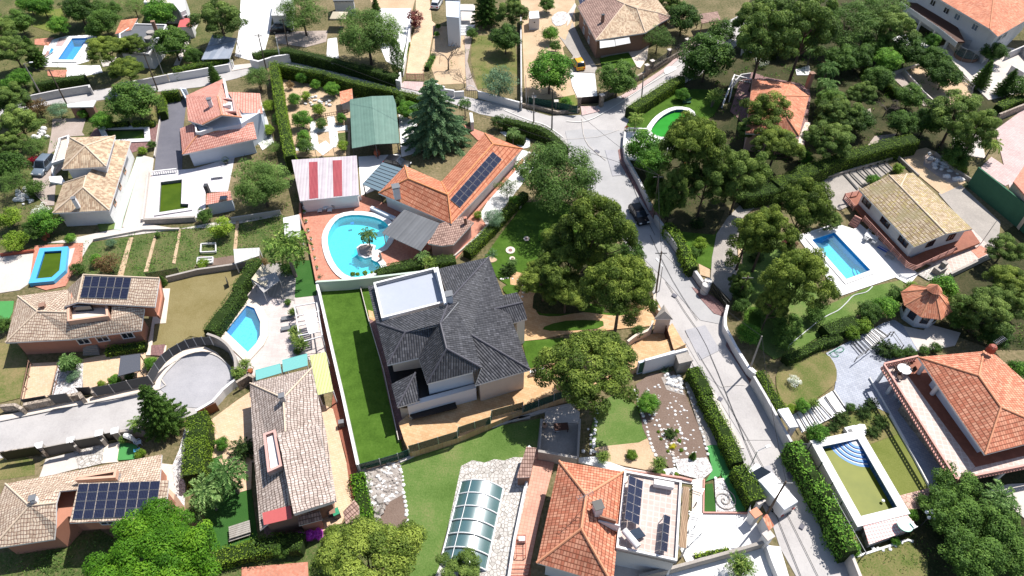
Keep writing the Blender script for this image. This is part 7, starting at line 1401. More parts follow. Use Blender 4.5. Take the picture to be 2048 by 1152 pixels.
# ---------------------------------------------------------------- trees and plants
def T(txt):
    for ln in txt.strip().split('\n'):
        kind, t, c, r, lab = ln.split(' ', 4); tree(kind, t + ' ' + c, float(r), lab)
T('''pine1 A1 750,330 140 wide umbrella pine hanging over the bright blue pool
pine2 A1 940,310 110 rounded umbrella pine in front of the grey flat roof
pine1 A1 900,480 120 lower pine crown spreading over the roadside wall, top left
pine3 A1 1560,90 180 tall pine between the red shed roof and the white yard
pine3 A1 70,330 130 large pine at the left edge beside the white pool deck
pinedark A1 60,700 140 yellowish pine at the left edge below the roadside wall
pine3 A1 110,850 150 pine left of the pale gravel forecourt
pine3 A1 40,1020 110 pine in the lower left of the scrub, left edge
spruce A1 250,400 75 dark cypress-like tree left of the bright blue pool
broad2 A1 300,40 90 bright green tree at the top edge, far left
broad A1 560,60 120 dark brownish tree at the top edge left of centre
broad2 A1 420,180 80 green tree above the white pool deck
broad A1 740,150 110 dark tree behind the bright blue pool
olive A1 960,40 80 grey olive tree at the top edge beside the white house
broad2 A1 1150,90 120 bright green tree in front of the white flat roofed house
broad A1 1240,300 135 large dark fig-like tree between tanks and the carport
broad A1 1390,400 70 small green tree beside the blue grey carport
olivebig A2 370,90 170 olive green pine shading the white outbuilding
mimosa A2 840,240 240 huge olive tree right of the cream pavilion
olive A2 1010,200 90 pale weeping tree beside the white parking
cypress A2 1055,420 50 slim dark cypress at the lane end of the white wall
spruce A2 905,50 40 dark green conifer at the top edge beside the dirt yard
maroon A2 1190,130 75 reddish brown tree on the edge of the orange drive
bare A2 1420,380 120 leafless grey tree on the brown lawn right of the orange drive
bare A2 1540,550 80 small leafless tree beside the arched garden gate
grey A2 1790,590 140 round grey green tree on the white lane wall
broad A2 1840,270 115 bright topped round tree in the shaded garden
spruce A2 1700,60 110 tall dark conifer at the top edge above the shaded garden
pinedark A2 1890,60 120 dark pine at the top edge left of the dirt drive
bush2 A2 1600,240 50 dark shrub at the foot of the white garden steps
bushlime A2 1480,230 35 small light shrub left of the white garden steps
bush A2 1355,190 22 tiny shrub at the orange drive edge, upper
bush A2 1345,245 22 tiny shrub at the orange drive edge, lower
cedar A2 1330,870 270 big blue green cedar between the green shed and the pool house
palm A2 1545,750 62 small fan palm on the lane corner
palm A2 1895,960 60 little palm on the white gravel right of the cedar
bush2 A2 1790,880 60 round bush near the lane gate pillar
broad2 A2 1130,790 80 bright green citrus beside the green shed
bush A2 375,560 48 citrus tree in the top corner of the vegetable plot
bush A2 470,610 42 second citrus from the corner of the vegetable plot
broad2 A2 590,640 60 leafy citrus left of the orange roofed shed
bush A2 315,715 55 citrus against the tall hedge, vegetable plot
bushlime A2 495,785 55 light green fruit tree in the middle of the vegetable plot
bush A2 370,860 75 dense citrus cluster beside the white paths
bush A2 655,850 45 round citrus tree between the white paths and the green shed
bush A2 385,980 55 citrus tree below the white path corner
bush2 A2 510,890 50 dark shrub in the square bed between the white paths
bushlime A2 670,1050 45 light bushy tree beside the white shade sail
bush2 A2 400,1050 70 low bushes left of the white shade sail
brown A2 285,610 35 dry shrub in the vegetable plot
bushlime A2 400,690 40 pale shrub by the white rubble in the vegetable plot
bush2 A2 1100,720 60 dark bush at the upper right corner of the green shed
bushlime A2 135,760 50 light bush between salmon house and tall hedge
bushlime A2 130,930 50 lime coloured bush on the white side yard
bush2 A2 210,860 60 dark bush row against the tall hedge
olive A2 165,1060 60 round grey olive beside the mimosa and the tall hedge
olive A2 60,560 100 purple grey olive tree at the lane corner
olive A1 1850,560 95 olive tree left of the tall straight hedge
spruce A1 1540,545 52 small conifer beside the lane above the salmon house
broad A1 960,720 170 wide citrus grove tree above the narrow green pool
broad2 A1 740,870 80 light green tree at the corner of the narrow green pool
bush A1 600,820 40 yellow green bush beside the gate roof slab
grey A1 420,790 80 feathery grey green tree left of the gate roof slab
brown A1 270,780 90 brownish tree above the gravel forecourt
olive A1 240,1050 95 grey olive tree left of the parked minivan
ball A1 1025,1085 34 round clipped bush at the narrow green pool terrace
bush2 A1 1095,1040 35 dark bush beside the asphalt drive wall
bush2 A1 1430,940 1 tiny shrub
bushlime A1 1930,940 45 small lime bush right of the salmon house wall
bush2 B1 60,180 120 dark shrub mass left of the minivan
olive B1 110,300 110 olive left of the gravel drive
bush2 B1 240,345 70 bright green round tree on the white rubble
red B1 243,140 45 crimson bougainvillea bush beside the minivan
bushlime B1 60,560 90 light green bush at the left edge
white B1 290,510 70 pale flowering bush below the gravel drive
bush B1 330,590 110 large green bush beside the cream tiled house
bushlime B1 110,730 90 bright bush above the terracotta pool deck
broad B1 230,650 80 dark shrub left of the potted plants
bush B1 505,705 42 small bushy shrub on the garden path
bushlime B1 1590,630 88 bright green lemon tree in the vegetable garden
bush2 B1 1475,545 60 dark bush at the corner of the L-shaped pool yard
bush2 B1 1135,680 22 small bush on the path above the vegetable garden
brown B1 780,890 90 brown green shrub in the vegetable garden
bush2 B1 560,930 55 dark bush below the blue rimmed pool
grey B1 800,740 40 blue green plant in the first vegetable bed
bush B1 690,860 50 low green plant in the first vegetable bed
bushlime B1 1460,890 45 leafy plant beside the garden frames
mimosa B1 1870,310 215 huge dense mimosa tree beside the white pump house
palm2 B2 260,780 190 large feathery palm with yellow heart beside the tall hedge
bush2 B2 270,930 60 ferny plant under the large feathery palm
palm B2 850,690 78 palm on the rocky island of the round pool
brown B2 70,880 60 brown hedge tree behind the canvas sail
ball B2 740,965 22 small clipped bush at the round pool, first from the left
ball B2 775,965 18 small clipped bush at the round pool, second from the left
ball B2 828,958 22 small clipped bush at the round pool, third from the left
ball B2 878,955 14 small clipped bush at the round pool, fourth from the left
ball B2 905,950 16 small clipped bush at the round pool, nearest the dark hedge
palm B2 1240,840 60 spiky palm plant between the two dark hedges
yucca B2 1290,880 50 yellow yucca at the hedge gap behind the black roof
olive B2 1850,350 90 airy olive tree on the white path by the solar wing
grey B2 1750,560 90 pale round shrub at the lower end of the white path
bush B2 1900,440 50 green creeper mound on the hedge by the white path
bushlime B2 1640,540 35 small lime shrub at the pool house corner
cycad B2 1860,935 62 dark spiky cycad on the pale path beside the lawn
agave B2 1745,830 50 green agave on its round bed
palm B2 1890,880 40 small plant behind the dark cycad
mimosa B3 420,260 315 enormous olive tree spreading over the end of the solar wing
brown B3 215,140 55 yellow brown bush at the corner of the orange wing
bush2 B3 180,235 45 grey bush shaded beside the white path
pine1^ B3 690,570 270 broad pine whose crown touches the road beside the black car
pine2 B3 500,800 265 big pine in the middle of the garden grove
pine2 B3 320,960 190 darker pine on the lawn side of the grove
pine1^ B3 890,1010 260 pine at the lower edge of the grove beside the road pole
broad^^ B3 1110,330 80 dark bush leaning over the road wall above the black car
broad^^ B3 1190,450 85 dark bush behind the thick pale pole
broad C3 1740,60 90 dark bush overhanging the iron gate
broad A1 130,150 100 dark tree in the top left scrub
pine3 A1 -20,180 120 pine at the far left edge above the pool
broad2 A1 150,560 80 green tree left of the dark roadside hedge
broad A1 680,210 70 dark bush behind the pool fence, top left
pine2^^ C4 225,120 115 leaning pine lobe over the right lawn near the gate
pinedark^ B3 1740,1010 85 tall dark tree just inside the iron gate
broad A4 300,290 110 dark tree behind the orange hidden roof
broad2 A4 400,300 90 green undergrowth tree near the brick chimney
broad A4 620,720 110 dark tree above the long hedge, left part
broad A4 1140,880 110 dark tree between the retaining wall and the long hedge
pine3 A4 350,60 170 pine crown at the top edge, middle of the wood
pine3 B3 1650,330 120 low pine crown over the shaded lawn
broad A4 830,400 110 shadowy tree under the grey limbed tree
pine1 B3 480,1060 170 low pine crown between the garden grove and the orange path
pine3 B3 760,820 150 pine crown in the heart of the garden grove
bush2 A1 700,60 70 dark shrub at the top edge beside the scrub
bush A1 60,620 70 green shrub behind the roadside hedge at the far left
bush2 A1 820,60 60 dark shrub behind the orange side roof
broad2 A1 200,20 90 leafy tree in the very top left corner
broad B3 950,800 100 dark round tree at the edge of the road, grove side
bush B3 330,690 60 leafy shrub on the bright lawn edge
pine3 B3 650,1090 120 pine crown over the orange garden path
bush2 C3 990,370 55 clipped dark bush beside the gate house
brown C3 980,210 70 shrub with pale flowers below the grove
brown B3 190,1010 60 low rockery shrub beside the small green pond
pine1 C3 660,600 350 great solitary pine beside the black roofed house
broad2 C3 1065,890 88 round green tree in the gravel garden
bush A3 365,240 65 bushy tree on the dirt drive, upper
bush2 A3 400,330 50 small dark tree on the dirt drive, lower
broad A3 340,30 60 dark shrub at the top edge of the dirt plot
broad2 A3 360,510 175 big round glossy tree on the dirt plot
bush A3 480,740 50 light weeds bush behind the green fence
olive A3 1140,270 110 silvery olive tree in front of the tan roofed house
broad A3 850,560 150 dark dense tree above the street wall
broad A3 1320,120 130 dark green tree right of the tan roofed house
pinedark A3 1220,10 110 tree at the top edge right of the tan roofed house
broad A3 1500,400 190 large dark tree leaning over the upper street
bush2 A3 1370,520 80 dark shrub at the bend of the upper street
bush2 A3 1600,230 110 dark tree in front of the stone hut
palm2 A3 980,860 70 banana-like plants at the junction hedge corner
bush A3 1310,680 55 small tree with bench on the lawn by the oval pool
yucca A3 1540,690 50 yellow green bush by the reddish terrace
bush A3 1030,1060 140 bright green bush mass inside the white road wall
broad2 B3 1100,150 130 dark glossy bush below the junction wall
pine1^ A3 1400,1000 245 dense pine in front of the oval green pool
pineloose A4 150,760 200 airy pine covering the left of the orange hidden roof
pine1 A4 250,1010 170 pine below the orange hidden roof
pine3 A4 60,900 110 dark pine between the oval pool and the hidden roof
pinedark A3 1870,90 170 tall dark pine group at the top edge, first
pine3^ A4 170,200 220 tall trunked pine at the top edge above the hidden roof
pine3^ A4 480,120 220 tall pine at the top edge right of the street
olivebig A4 760,180 220 grey limbed tree in the middle of the wood, top right
olivebig A4 960,80 200 broad grey green tree beside the gallery house
pine3 A4 1080,160 170 pine leaning towards the gallery house
broad A4 1190,360 125 glossy round tree below the gallery house
broad2 A4 1040,430 105 yellow green round tree left of the terrace wall
broad A4 1370,440 120 dark bush group above the dry slope, upper
broad A4 1450,540 115 dark bush group above the dry slope, lower
spruce A4 1720,560 70 small dark fir on the pale patio
spruce A4 1890,620 70 leaning dark fir beside the pale patio
bush A4 1350,290 60 light green tree beside the gallery stairs
broad A4 1800,370 90 round tree in front of the gallery house gable
pine3 A4 1560,780 210 large pine on the dry slope, right
pine3^ A4 1700,900 150 pine right of the dry slope
broad A4 1200,690 105 green tree beside the long retaining wall
broad A4 1320,870 120 dark tree below the long retaining wall
pinedark A4 680,800 160 yellow topped pine in the middle of the wood
pine3 A4 860,650 110 bright topped pine behind the cut branches
pine3 A4 640,970 170 dark pine in the lower wood above the long hedge
palm A4 600,500 95 dark palm in the wood behind the hidden roof
palm A4 600,620 90 second dark palm in the wood, below the first
palm A4 490,370 70 pale palm near the brick chimney
bare A4 1040,760 80 fallen grey branches tree in the wood
broad A4 830,860 110 dark ivy clad tree above the long hedge
broad A4 950,330 110 shady tree in the centre of the top right wood
broad A4 520,230 120 shady undergrowth tree behind the palm
broad A4 700,420 120 dark undergrowth tree left of the terrace wall
broad A4 960,560 110 dark undergrowth tree above the hedge strip
white A4 130,440 60 pale flowering shrub in the wood, top right
palm2 A4 1790,1050 75 bright palm at the right edge near the court
bush2 A4 1580,1050 90 dark bush beside the pale path, right edge
bush2 A4 1980,620 100 dark bush at the right edge above the pink court
bush A4 450,1130 60 bright bush at the end of the long hedge
bush A4 340,1090 50 small bright bush below the orange hidden roof
broad A4 1530,1130 100 dark tree at the top of the green court wall
pine3^ B3 1500,250 170 dark pine beside the shaded lawn, left
pine3^ B3 1760,200 190 dark pine shading the lawn behind the bushes
pinedark^^ B3 1260,330 110 dark tree mass behind the pole at the road
pineloose^ B3 1800,640 190 slender pine at the bend of the curved drive, left
pine1^ B4 450,430 210 pine above the upper corner of the rectangular pool
pine2^ B4 180,620 200 pine crown between the curved drive and the pool
pine2^ B4 420,950 250 large pine hiding the lower edge of the rectangular pool
pinedark B4 620,560 90 low pine branches at the head of the pool
maroon B4 320,750 60 dark red leaved bush left of the pool deck
cycad B4 85,845 60 dark cycad on the lawn below the slender pine
cycad B3 1420,600 55 cycad in the half shade of the corner lawn
bushlime B3 1435,750 60 light shrub on the lawn beside the curved drive
bush2 B3 1400,810 45 dark shrub under the light shrub by the drive
bush2 C3 1730,180 70 dark bush behind the iron gate
bush C3 1780,380 90 green bush beyond the white curved road wall
broad C3 1960,180 110 dark bush on the lawn left of the hose
broad C4 170,210 90 shadowy bush in the middle of the right lawn
broad C4 320,330 110 brown green bush right of the lawn hollow
bush2 C4 520,240 80 round dark bush beside the hose
bush2 C4 280,440 80 dark shrub at the foot of the leaning pole
bush C4 1020,190 95 yellow green bush on the slope left of the gazebo
broad C4 900,230 90 dark bush on the slope above the white steps
ball C4 860,330 70 round bright bush right above the upper steps
ball C4 775,380 65 round green bush beside the upper steps
bushlime C4 1200,60 60 flowering lime bush behind the gazebo
bush C4 1430,50 110 bright green bush behind the gazebo roof
bush2 C4 1100,110 80 golden shrub left of the gazebo roof
ball B4 1110,205 44 round clipped bush at the top of the ramp
ball B4 1530,160 35 round clipped bush in the rocky garden, upper
ball B4 1575,210 35 round clipped bush in the rocky garden, lower
bush B4 930,285 50 creeping bush against the tan ridge roof
agave B4 1600,330 35 pale spiky plant at the court corner
pine3 B4 1900,760 130 pine at the right edge beside the concrete yard
pine1 B4 1930,1000 160 pine at the right edge beyond the gazebo
pine3 C4 1760,180 190 dark pine right of the gazebo
pine3 C4 1960,120 150 dark pine at the right edge by the gazebo
broad C4 1560,260 110 dark shady tree beside the gazebo patio
broad C4 1800,400 110 bush at the top of the terrace house roof
bush C4 1980,640 80 green bush at the right edge beside the roof
bush2 C4 1300,505 42 small bush at the corner of the orange roof
bush2 C4 1380,490 45 dark bush behind the orange roof corner
cycad C4 1020,500 85 feathery cycad in the planter by the black handrail
bush2 C4 1190,520 55 bush at the end of the planter balustrade
bush2 C4 1100,520 50 low bush in the planter by the black handrail
white C4 360,725 58 white flowering bush on the oval dry lawn
bush C4 415,900 58 round bush beside the lower white steps
bushlime C4 340,925 40 lime bush at the corner of the lower white steps
yucca C4 490,885 35 small yellow plant beside the lower steps
cycad C4 700,1000 64 dark cycad in the palm bed, far left
cycad C4 860,955 60 dark cycad in the palm bed, second
cycad C4 915,895 55 cycad in the palm bed, highest
cycad C4 985,1025 60 cycad in the palm bed, right
cycad C4 640,1060 50 low cycad in the palm bed beside the leafy bush
cycad C4 930,1095 55 dark cycad in the palm bed nearest the pool
bush C4 530,1100 85 leafy grey green bush at the pool end of the steps
bush2 C4 765,915 40 small bush at the top of the palm bed
yucca D4 150,50 1 tiny
bush D4 790,960 55 green bush at the foot of the road wall hedge
bushlime D4 730,860 55 light bush at the lower end of the ivy hedge
bush D4 1210,710 50 bright bush beside the chequered patio
bush D4 1090,900 35 small green bush below the chequered patio
broad D4 1530,520 170 bright glossy conifer tree lower right, topmost part
broad D4 1500,700 190 dense green tree in the lower right corner
broad D4 1800,770 190 dense green tree at the right of the lower right corner
broad D4 1650,1000 210 huge green tree at the bottom right edge
broad D4 1920,1000 160 green tree in the very bottom right corner
palm D4 1840,600 150 grey palm crown behind the lower right trees
bush2 D4 1300,620 60 dark bush at the pink crazy paved steps
yucca D3 1750,1100 85 bright yucca palm in the white yard at the bottom edge
ball D3 950,280 44 round potted bush on the brown lawn end
yucca D3 755,295 42 yellow plant on the brown lawn end, left
yucca D3 1155,345 50 spiky plant on the brown lawn end, right
ball D3 1178,412 20 small bush beside the white stepping slab, left
ball D3 1268,420 20 small bush beside the white stepping slab, right
cycad D3 1225,130 50 spiky plant in the middle of the gravel garden
yellow D3 1240,215 32 yellow flowering clump in the gravel garden
ball D3 1140,115 14 small round shrub in the gravel garden, far left
ball D3 1160,165 14 small round shrub in the gravel garden, left below
ball D3 1275,110 17 small round shrub in the gravel garden, top
ball D3 1290,178 17 small round shrub in the gravel garden, right
ball D3 1305,245 17 small round shrub in the gravel garden, lower right
ball D3 1210,255 15 small round shrub below the yellow clump
agave C3 1190,660 45 spiky agave at the foot of the green striped wall
spruce D3 1390,290 30 tiny dark shrub casting a long shadow on the pebbles
pineloose D3 520,-60 1 tiny
spruce C1 1150,960 170 conical dark conifer beside the cul-de-sac road
palm2 C1 990,1040 75 fan palm left of the conical conifer
yucca D1 885,165 25 yellow bush by the green carpet patio
bushlime D1 1010,270 40 agave-like bush on the green carpet patio
roundbright D1 1110,1060 440 huge bright green round tree at the bottom edge
palm D1 1640,430 170 feathery palm leaning over the cream patio
palm D1 1480,560 160 feathery palm in front of the olive hedge
palm D1 1400,700 90 low palm fronds at the lower end of the olive hedge
bushlime D1 1400,450 60 lime green bush at the end of the olive hedge
cycad D1 1750,240 95 yellow green cycad at the house wall
bush D1 1600,200 55 round bush at the cream patio
bush D1 1560,300 1 tiny
yucca C1 1710,660 45 yucca in the stone planter
yucca C1 1755,600 35 yellow plant in a pot at the pool deck corner
bush2 C1 500,600 75 dark cycad cluster on the white gravel bed
palm C1 490,590 80 spiky palm on the white gravel bed
grey C1 540,680 45 low grey bush on the white gravel bed
grey C1 505,710 38 second low grey bush on the white gravel bed
bush C1 1080,600 55 dark bush beside the smoky canopy
bushlime C1 730,745 30 small bush against the road wall
bush C1 820,720 45 low bush against the road wall by the canopy
bush2 C1 930,690 40 leafy shrub under the smoky canopy edge
bush2 C1 30,320 65 green bush at the left edge beside the terracotta house
spruce C1 1175,10 30 small reddish shrub at the corner of the terracotta house
yucca C1 1530,340 30 pale spiky plant at the tip of the slanting hedge
pine1 D2 840,1050 390 wide pine at the bottom edge below the tool shed
pine2 D2 620,900 130 pine crown left of the wide bottom pine
pine3 D2 1500,1110 170 pine tip at the bottom edge of the glass enclosure
bush2 D2 230,960 70 dark tree under the purple flowers
bare D2 940,660 45 grey bare shrub on the rockery
yucca C2 330,430 40 spiky plant in the bed beside the loungers, middle
yucca C2 360,460 45 spiky plant in the bed beside the loungers, lower
yucca C2 310,370 35 spiky plant in the bed beside the loungers, upper
bush2 C2 340,515 30 low plant at the lower end of the lounger bed
yucca C2 300,230 28 spiky plant near the top of the lounger bed
bush2 C2 270,160 28 small dark plant at the top of the lounger bed
agave B2 500,990 30 grey agave in the corner of the red terrace'''.replace('\nyucca D4 150,50 1 tiny', '').replace('\npineloose D3 520,-60 1 tiny', '').replace('\nbush D1 1560,300 1 tiny', '').replace('\nbush2 A1 1430,940 1 tiny shrub', ''))
for i, (t, r, l) in enumerate((('D2 360,870', 40, 'left'), ('D2 430,860', 45, 'middle'), ('D2 490,850', 42, 'right'))):
    o = tree('ball', t, r, '%s mound of the purple bougainvillea at the bottom edge' % l, 'bougainvillea', 'shrub'); o.children[0].data = o.children[0].data.copy(); o.children[0].data.materials[0] = MAT('l_mag')
# ---------------------------------------------------------------- vehicles, poles, garden things
vehicle('F 1538,976', R(119), 'white panel van parked beside the clipped roadside hedge', 'carwhite', 'van', 5.5, 2.05, 2.05, 'van', 'van')
vehicle('F 1278,427', R(-75), 'black car parked in the shade of the road wall', 'carblack', 'car', 4.2, 1.75, 1.5)
vehicle('F 1156,125', R(105), 'yellow off-road car with a blue grey roof rack on the concrete drive', 'caryellow', 'car', 3.9, 1.7, 1.75)
vehicle('B1 312,175', R(-95), 'blue grey minivan parked on the gravel drive beside the crimson bush', 'carblue', 'car', 4.6, 1.85, 1.8)
vehicle('A2 1345,18', R(80), 'white car nose visible at the top edge of the orange drive', 'carwhite', 'car', 4.2, 1.75, 1.5)
vehicle('B2 1060,160', R(-20), 'dark car half hidden behind the glass conservatory and the cedar', 'carblack', 'car', 4.2, 1.75, 1.5)
vehicle('A2 225,205', R(5), 'dark car under the white outbuilding eaves', 'carblack', 'car', 4.2, 1.75, 1.5)
PO = {}
for k, f, t, l, h, mt, lamp in (('a', 'A1 300,690', 'A1 233,580', 'grey street lamp at the left end of the roadside wall', 6.5, 'poleconc', (1, .2, 0)), ('b', 'A1 480,748', 'A1 400,610', 'street pole standing beside the gate roof slab', 7, 'polewood', None), ('c', 'A1 1137,650', 'A1 1085,525', 'dark pole leaning at the road above the citrus grove', 7.5, 'polewood', None), ('d', 'A1 1190,570', 'A1 1100,330', 'thin pole in front of the flat grey roof', 8, 'steel', (1, .3, 0)), ('e', 'A2 125,530', 'A2 70,318', 'wooden pole at the bend beside the white yard', 8, 'polewood', None), ('f', 'A2 222,440', 'A2 195,350', 'white lamp post at the bend of the lane', 5, 'white', None), ('g', 'A2 275,340', 'A2 245,230', 'dark pole on the pink gravel yard', 6, 'polewood', None), ('i', 'A3 243,885', 'A3 243,750', 'concrete pole on the left of the junction', 6, 'poleconc', None), ('j', 'A3 373,935', 'A3 385,735', 'slim dark pole at the junction', 8, 'wirem', None), ('k', 'A3 1018,722', 'A3 1030,635', 'short concrete pole at the hedge of the upper street', 5, 'poleconc', None), ('m', 'B3 1105,570', 'B3 1145,340', 'thick pale pole beside the black parked car', 8.5, 'polewood', None), ('n', 'B3 1118,1130', 'B3 1163,800', 'dark wooden pole at the road edge of the pine grove', 9, 'polewood', None), ('o', 'C3 1145,80', 'B3 1180,980', 'thin lamp post just above the gate house', 5, 'steel', (-.2, .4, 0)), ('p', 'C3 1797,645', 'C3 1870,465', 'leaning concrete pole behind the meter cabinet', 7, 'poleconc', None), ('q', 'D3 1785,400', 'D3 1848,285', 'thin street lamp between hedge and van', 5, 'steel', (1, .4, 0)), ('r', 'D3 1925,700', 'D3 2010,520', 'dark pole standing at the rear of the van', 8, 'polewood', None), ('s', 'C3 1690,150', 'C3 1810,10', 'leaning timber prop above the iron gate', 5, 'polewood', None), ('t', 'A3 190,770', 'A3 185,540', 'thin grey pole at the end of the tall white wall', 6, 'steel', None)):
    PO[k] = pole(f, t, l, h, .13 if mt != 'steel' else .07, mt, lamp, cross=(mt == 'polewood'))[1]
WL = dict(ab='cable above the roadside wall at the far left', bc='cable from the gate roof slab to the citrus grove pole', ce='cable over the salmon roofed house to the bend of the lane', em='long cable from the lane bend to the pole by the black car', ij='short cable between the two junction poles', jm='cable crossing the junction towards the black car', mn='cable along the road beside the pine grove', np='cable from the grove pole to the leaning pole', pr='cable from the leaning pole down to the white van', cd='short cable in front of the flat grey roof', eg='cable over the white yard at the top edge')
for a, b in ('ab', 'bc', 'ce', 'em', 'ij', 'jm', 'mn', 'np', 'pr', 'cd', 'eg'):
    if (PO[a]-PO[b]).length < 90: wire(PO[a], PO[b], WL[a+b])
lounger('B2 507,490', R(95), 'cream lounger on the red terrace, left of the little white table', None, 'cloth'); lounger('B2 578,488', R(92), 'cream lounger on the red terrace, right of the little white table', None, 'cloth')
lounger('C2 278,272', R(15), 'grey lounger beside the plant bed, upper of two', None, 'midgrey', 'midgrey'); lounger('C2 278,345', R(15), 'grey lounger beside the plant bed, lower of two', None, 'midgrey', 'midgrey')
rtable('B2 542,485', .35, 'small round white side table between the two cream loungers'); oblong('B2 640,440', (1.6, .8, .75), .1, 'white garden table at the foot of the striped outbuilding', 'garden_table', 'table', 'plastic'); chair('B2 605,480', 1.2, 'white chair with grey cushion right of the cream loungers', None, 'greycloth')
for i, (x, y, l) in enumerate(((425,460,'larger white globe lamp by the striped outbuilding'), (398,487,'smaller white globe lamp at the corner of the red terrace'))): q = PTS('B2 %d,%d' % (x, y), .4)[0]; boxthing('globe_lamp', l, 'lamp', [('globe', 'plastic', MB().lathe((q.x, q.y, 0), [(.1, 0), (.32, .12), (.42, .4), (.32, .68), (.1, .8)], 12))])
for i, (x, y, l) in enumerate(((394,525,'first'), (405,592,'second'), (420,655,'third'), (438,718,'fourth'), (450,788,'fifth'), (465,855,'sixth'), (482,925,'seventh'))): pot('B2 %d,%d' % (x, y), .22, 'small potted plant on the hedge side of the red terrace, %s from the top' % l, 'l_green', 'conc', pr=.2)
pot('B2 740,438', .25, 'dark plant pot at the white wall, left of two'); pot('B2 762,434', .25, 'dark plant pot at the white wall, right of two')
q = PTS('B2 840,800', .1)[0]; o = thing('pool_island', 'rock island carrying the palm in the round pool', 'island', (q.x, q.y, -.3)); pl = PTS('B2 765,775 800,750 860,745 905,760 890,810 900,835 830,850 780,830', .2); MB().prism(pl, -1.4, .22).build('rim', 'white', o); MB().prism(inset(pl, .3), .1, .3).build('soil', 'gravel', o)
rr_ = random.Random(5)
def rocks(txt, n, label, mat='rock', r0=.15, r1=.5, kind='stuff'):
    P = ccw(PTS(txt)); xs = [p.x for p in P]; ys = [p.y for p in P]; m = MB(); k = 0
    while k < n:
        x, y = rr_.uniform(min(xs), max(xs)), rr_.uniform(min(ys), max(ys))
        if not pip((x, y), P): continue
        k += 1; r = rr_.uniform(r0, r1); b = len(m.v); N_ = 6; ph = rr_.random()*6
        for z, s_ in ((0, 1), (.5, .95), (.85, .55)):
            for i in range(N_): a = ph + 2*math.pi*i/N_; q_ = r*s_*rr_.uniform(.75, 1.15); m.v.append(Vector((x+q_*math.cos(a), y+q_*math.sin(a)*.8, z*r+.12)))
        for j in (0, 1):
            for i in range(N_): i2 = (i+1) % N_; m.f.append([b+j*N_+i, b+j*N_+i2, b+(j+1)*N_+i2, b+(j+1)*N_+i])
        m.f.append([b+2*N_+i for i in range(N_)])
    o = m.build('rocks', mat); tag(o, label, 'rocks', None, 'stuff'); return o
rocks('D2 800,390 1070,330 1110,540 1000,630 880,760 840,600', 190, 'loose grey rocks of the rockery below the green fence', 'rock', .08, .28); rocks('D2 820,390 1060,340 1100,540 900,700 850,580', 70, 'white rocks of the rockery below the green fence', 'conc_white', .1, .3); rocks('C3 1180,690 1290,680 1330,820 1230,800', 45, 'white rocks below the green striped wall', 'conc_white', .12, .4)
def rockline(txt, label, step=.45, r=.2, mat='conc_white'):
    P = smooth(PTS(txt), 3); m = MB()
    for a, b in zip(P[:-1], P[1:]):
        n = max(1, int((b-a).length/step))
        for i in range(n):
            c = a.lerp(b, i/n); q = r*rr_.uniform(.6, 1.25); m.lathe((c.x+rr_.uniform(-.1, .1), c.y+rr_.uniform(-.1, .1), .12), [(q, 0), (q*.9, q*.5), (q*.3, q*.8)], 5)
    o = m.build('rock_border', mat); tag(o, label, 'border', None, 'stuff'); return o
for t, l in (('D2 1080,330 1110,560 1140,820', 'white stone border between the rockery and the wide lawn'), ('C3 970,800 1010,940 1060,1100 1140,1330', 'white stone border between oval lawn and gravel garden'), ('C3 1110,970 1180,1152 1250,1300', 'white stone line inside the gravel garden'), ('C3 1340,780 1400,900 1440,1050 1500,1290', 'white stone border on the hedge side of the gravel garden'), ('D3 1545,450 1620,560 1700,690', 'white stone border beside the green carpet path'), ('C3 650,1150 670,1240 690,1000 700,860', 'rough stone border left of the oval lawn'), ('D3 640,100 680,260 560,250', 'grey rockery border beside the shaded patio'), ('B3 10,1010 60,1000 150,1020 170,1080 150,1152', 'rockery ring round the small green pond'), ('D4 930,965 1040,960 1160,895', 'white stones in front of the chequered patio'), ('D3 1255,310 1250,390 1290,415', 'white stones at the corner of the pebble bed'), ('D3 1260,-30 1290,100 1350,300', 'second white stone line inside the gravel garden')): rockline(t, l)
rocks('F 1280,780 1340,755 1395,860 1405,910 1330,920', 90, 'small white stones scattered over the gravel garden', 'conc_white', .06, .2); rocks('F 1325,890 1350,870 1370,915 1345,925', 14, 'pale rocks near the yellow clump', 'conc', .1, .3)
rocks('B4 1310,100 1400,110 1600,290 1480,310 1380,260', 40, 'white boulders of the rocky garden behind the tan ridge roof', 'conc_white', .2, .6); rocks('A1 240,960 330,930 350,1000 250,1010', 14, 'pale boulders above the minivan', 'conc_white', .2, .6); rocks('B1 90,380 220,340 240,460 120,480', 35, 'white rubble below the gravel drive', 'conc_white', .15, .5)
rocks('A2 360,700 480,690 600,740 560,790 400,770', 40, 'white rubble and sticks in the vegetable plot', 'conc_white', .1, .35); rocks('C1 430,620 600,640 570,760 440,770', 30, 'small stones scattered on the white gravel bed', 'conc', .06, .15); rocks('D2 930,580 1000,600 900,770 880,700', 25, 'dark rocks by the bare shrub on the rockery', 'conc_grey', .15, .5)
q = PTS('D3 1615,605', .25)[0]; m = MB().tube([q+Vector((.09*t*math.cos(t), .09*t*math.sin(t), .03)) for t in [i*.45 for i in range(32)]], .06, 4); tag(m.build('stone_spiral', 'conc_grey'), 'grey stone spiral laid in the white pebble bed', 'ornament')
oblong('D1 1725,815', (2.0, 1.3, .75), .35, 'grey slatted picnic table on the artificial lawn', 'picnic_table', 'table', 'greywood', slats=6)
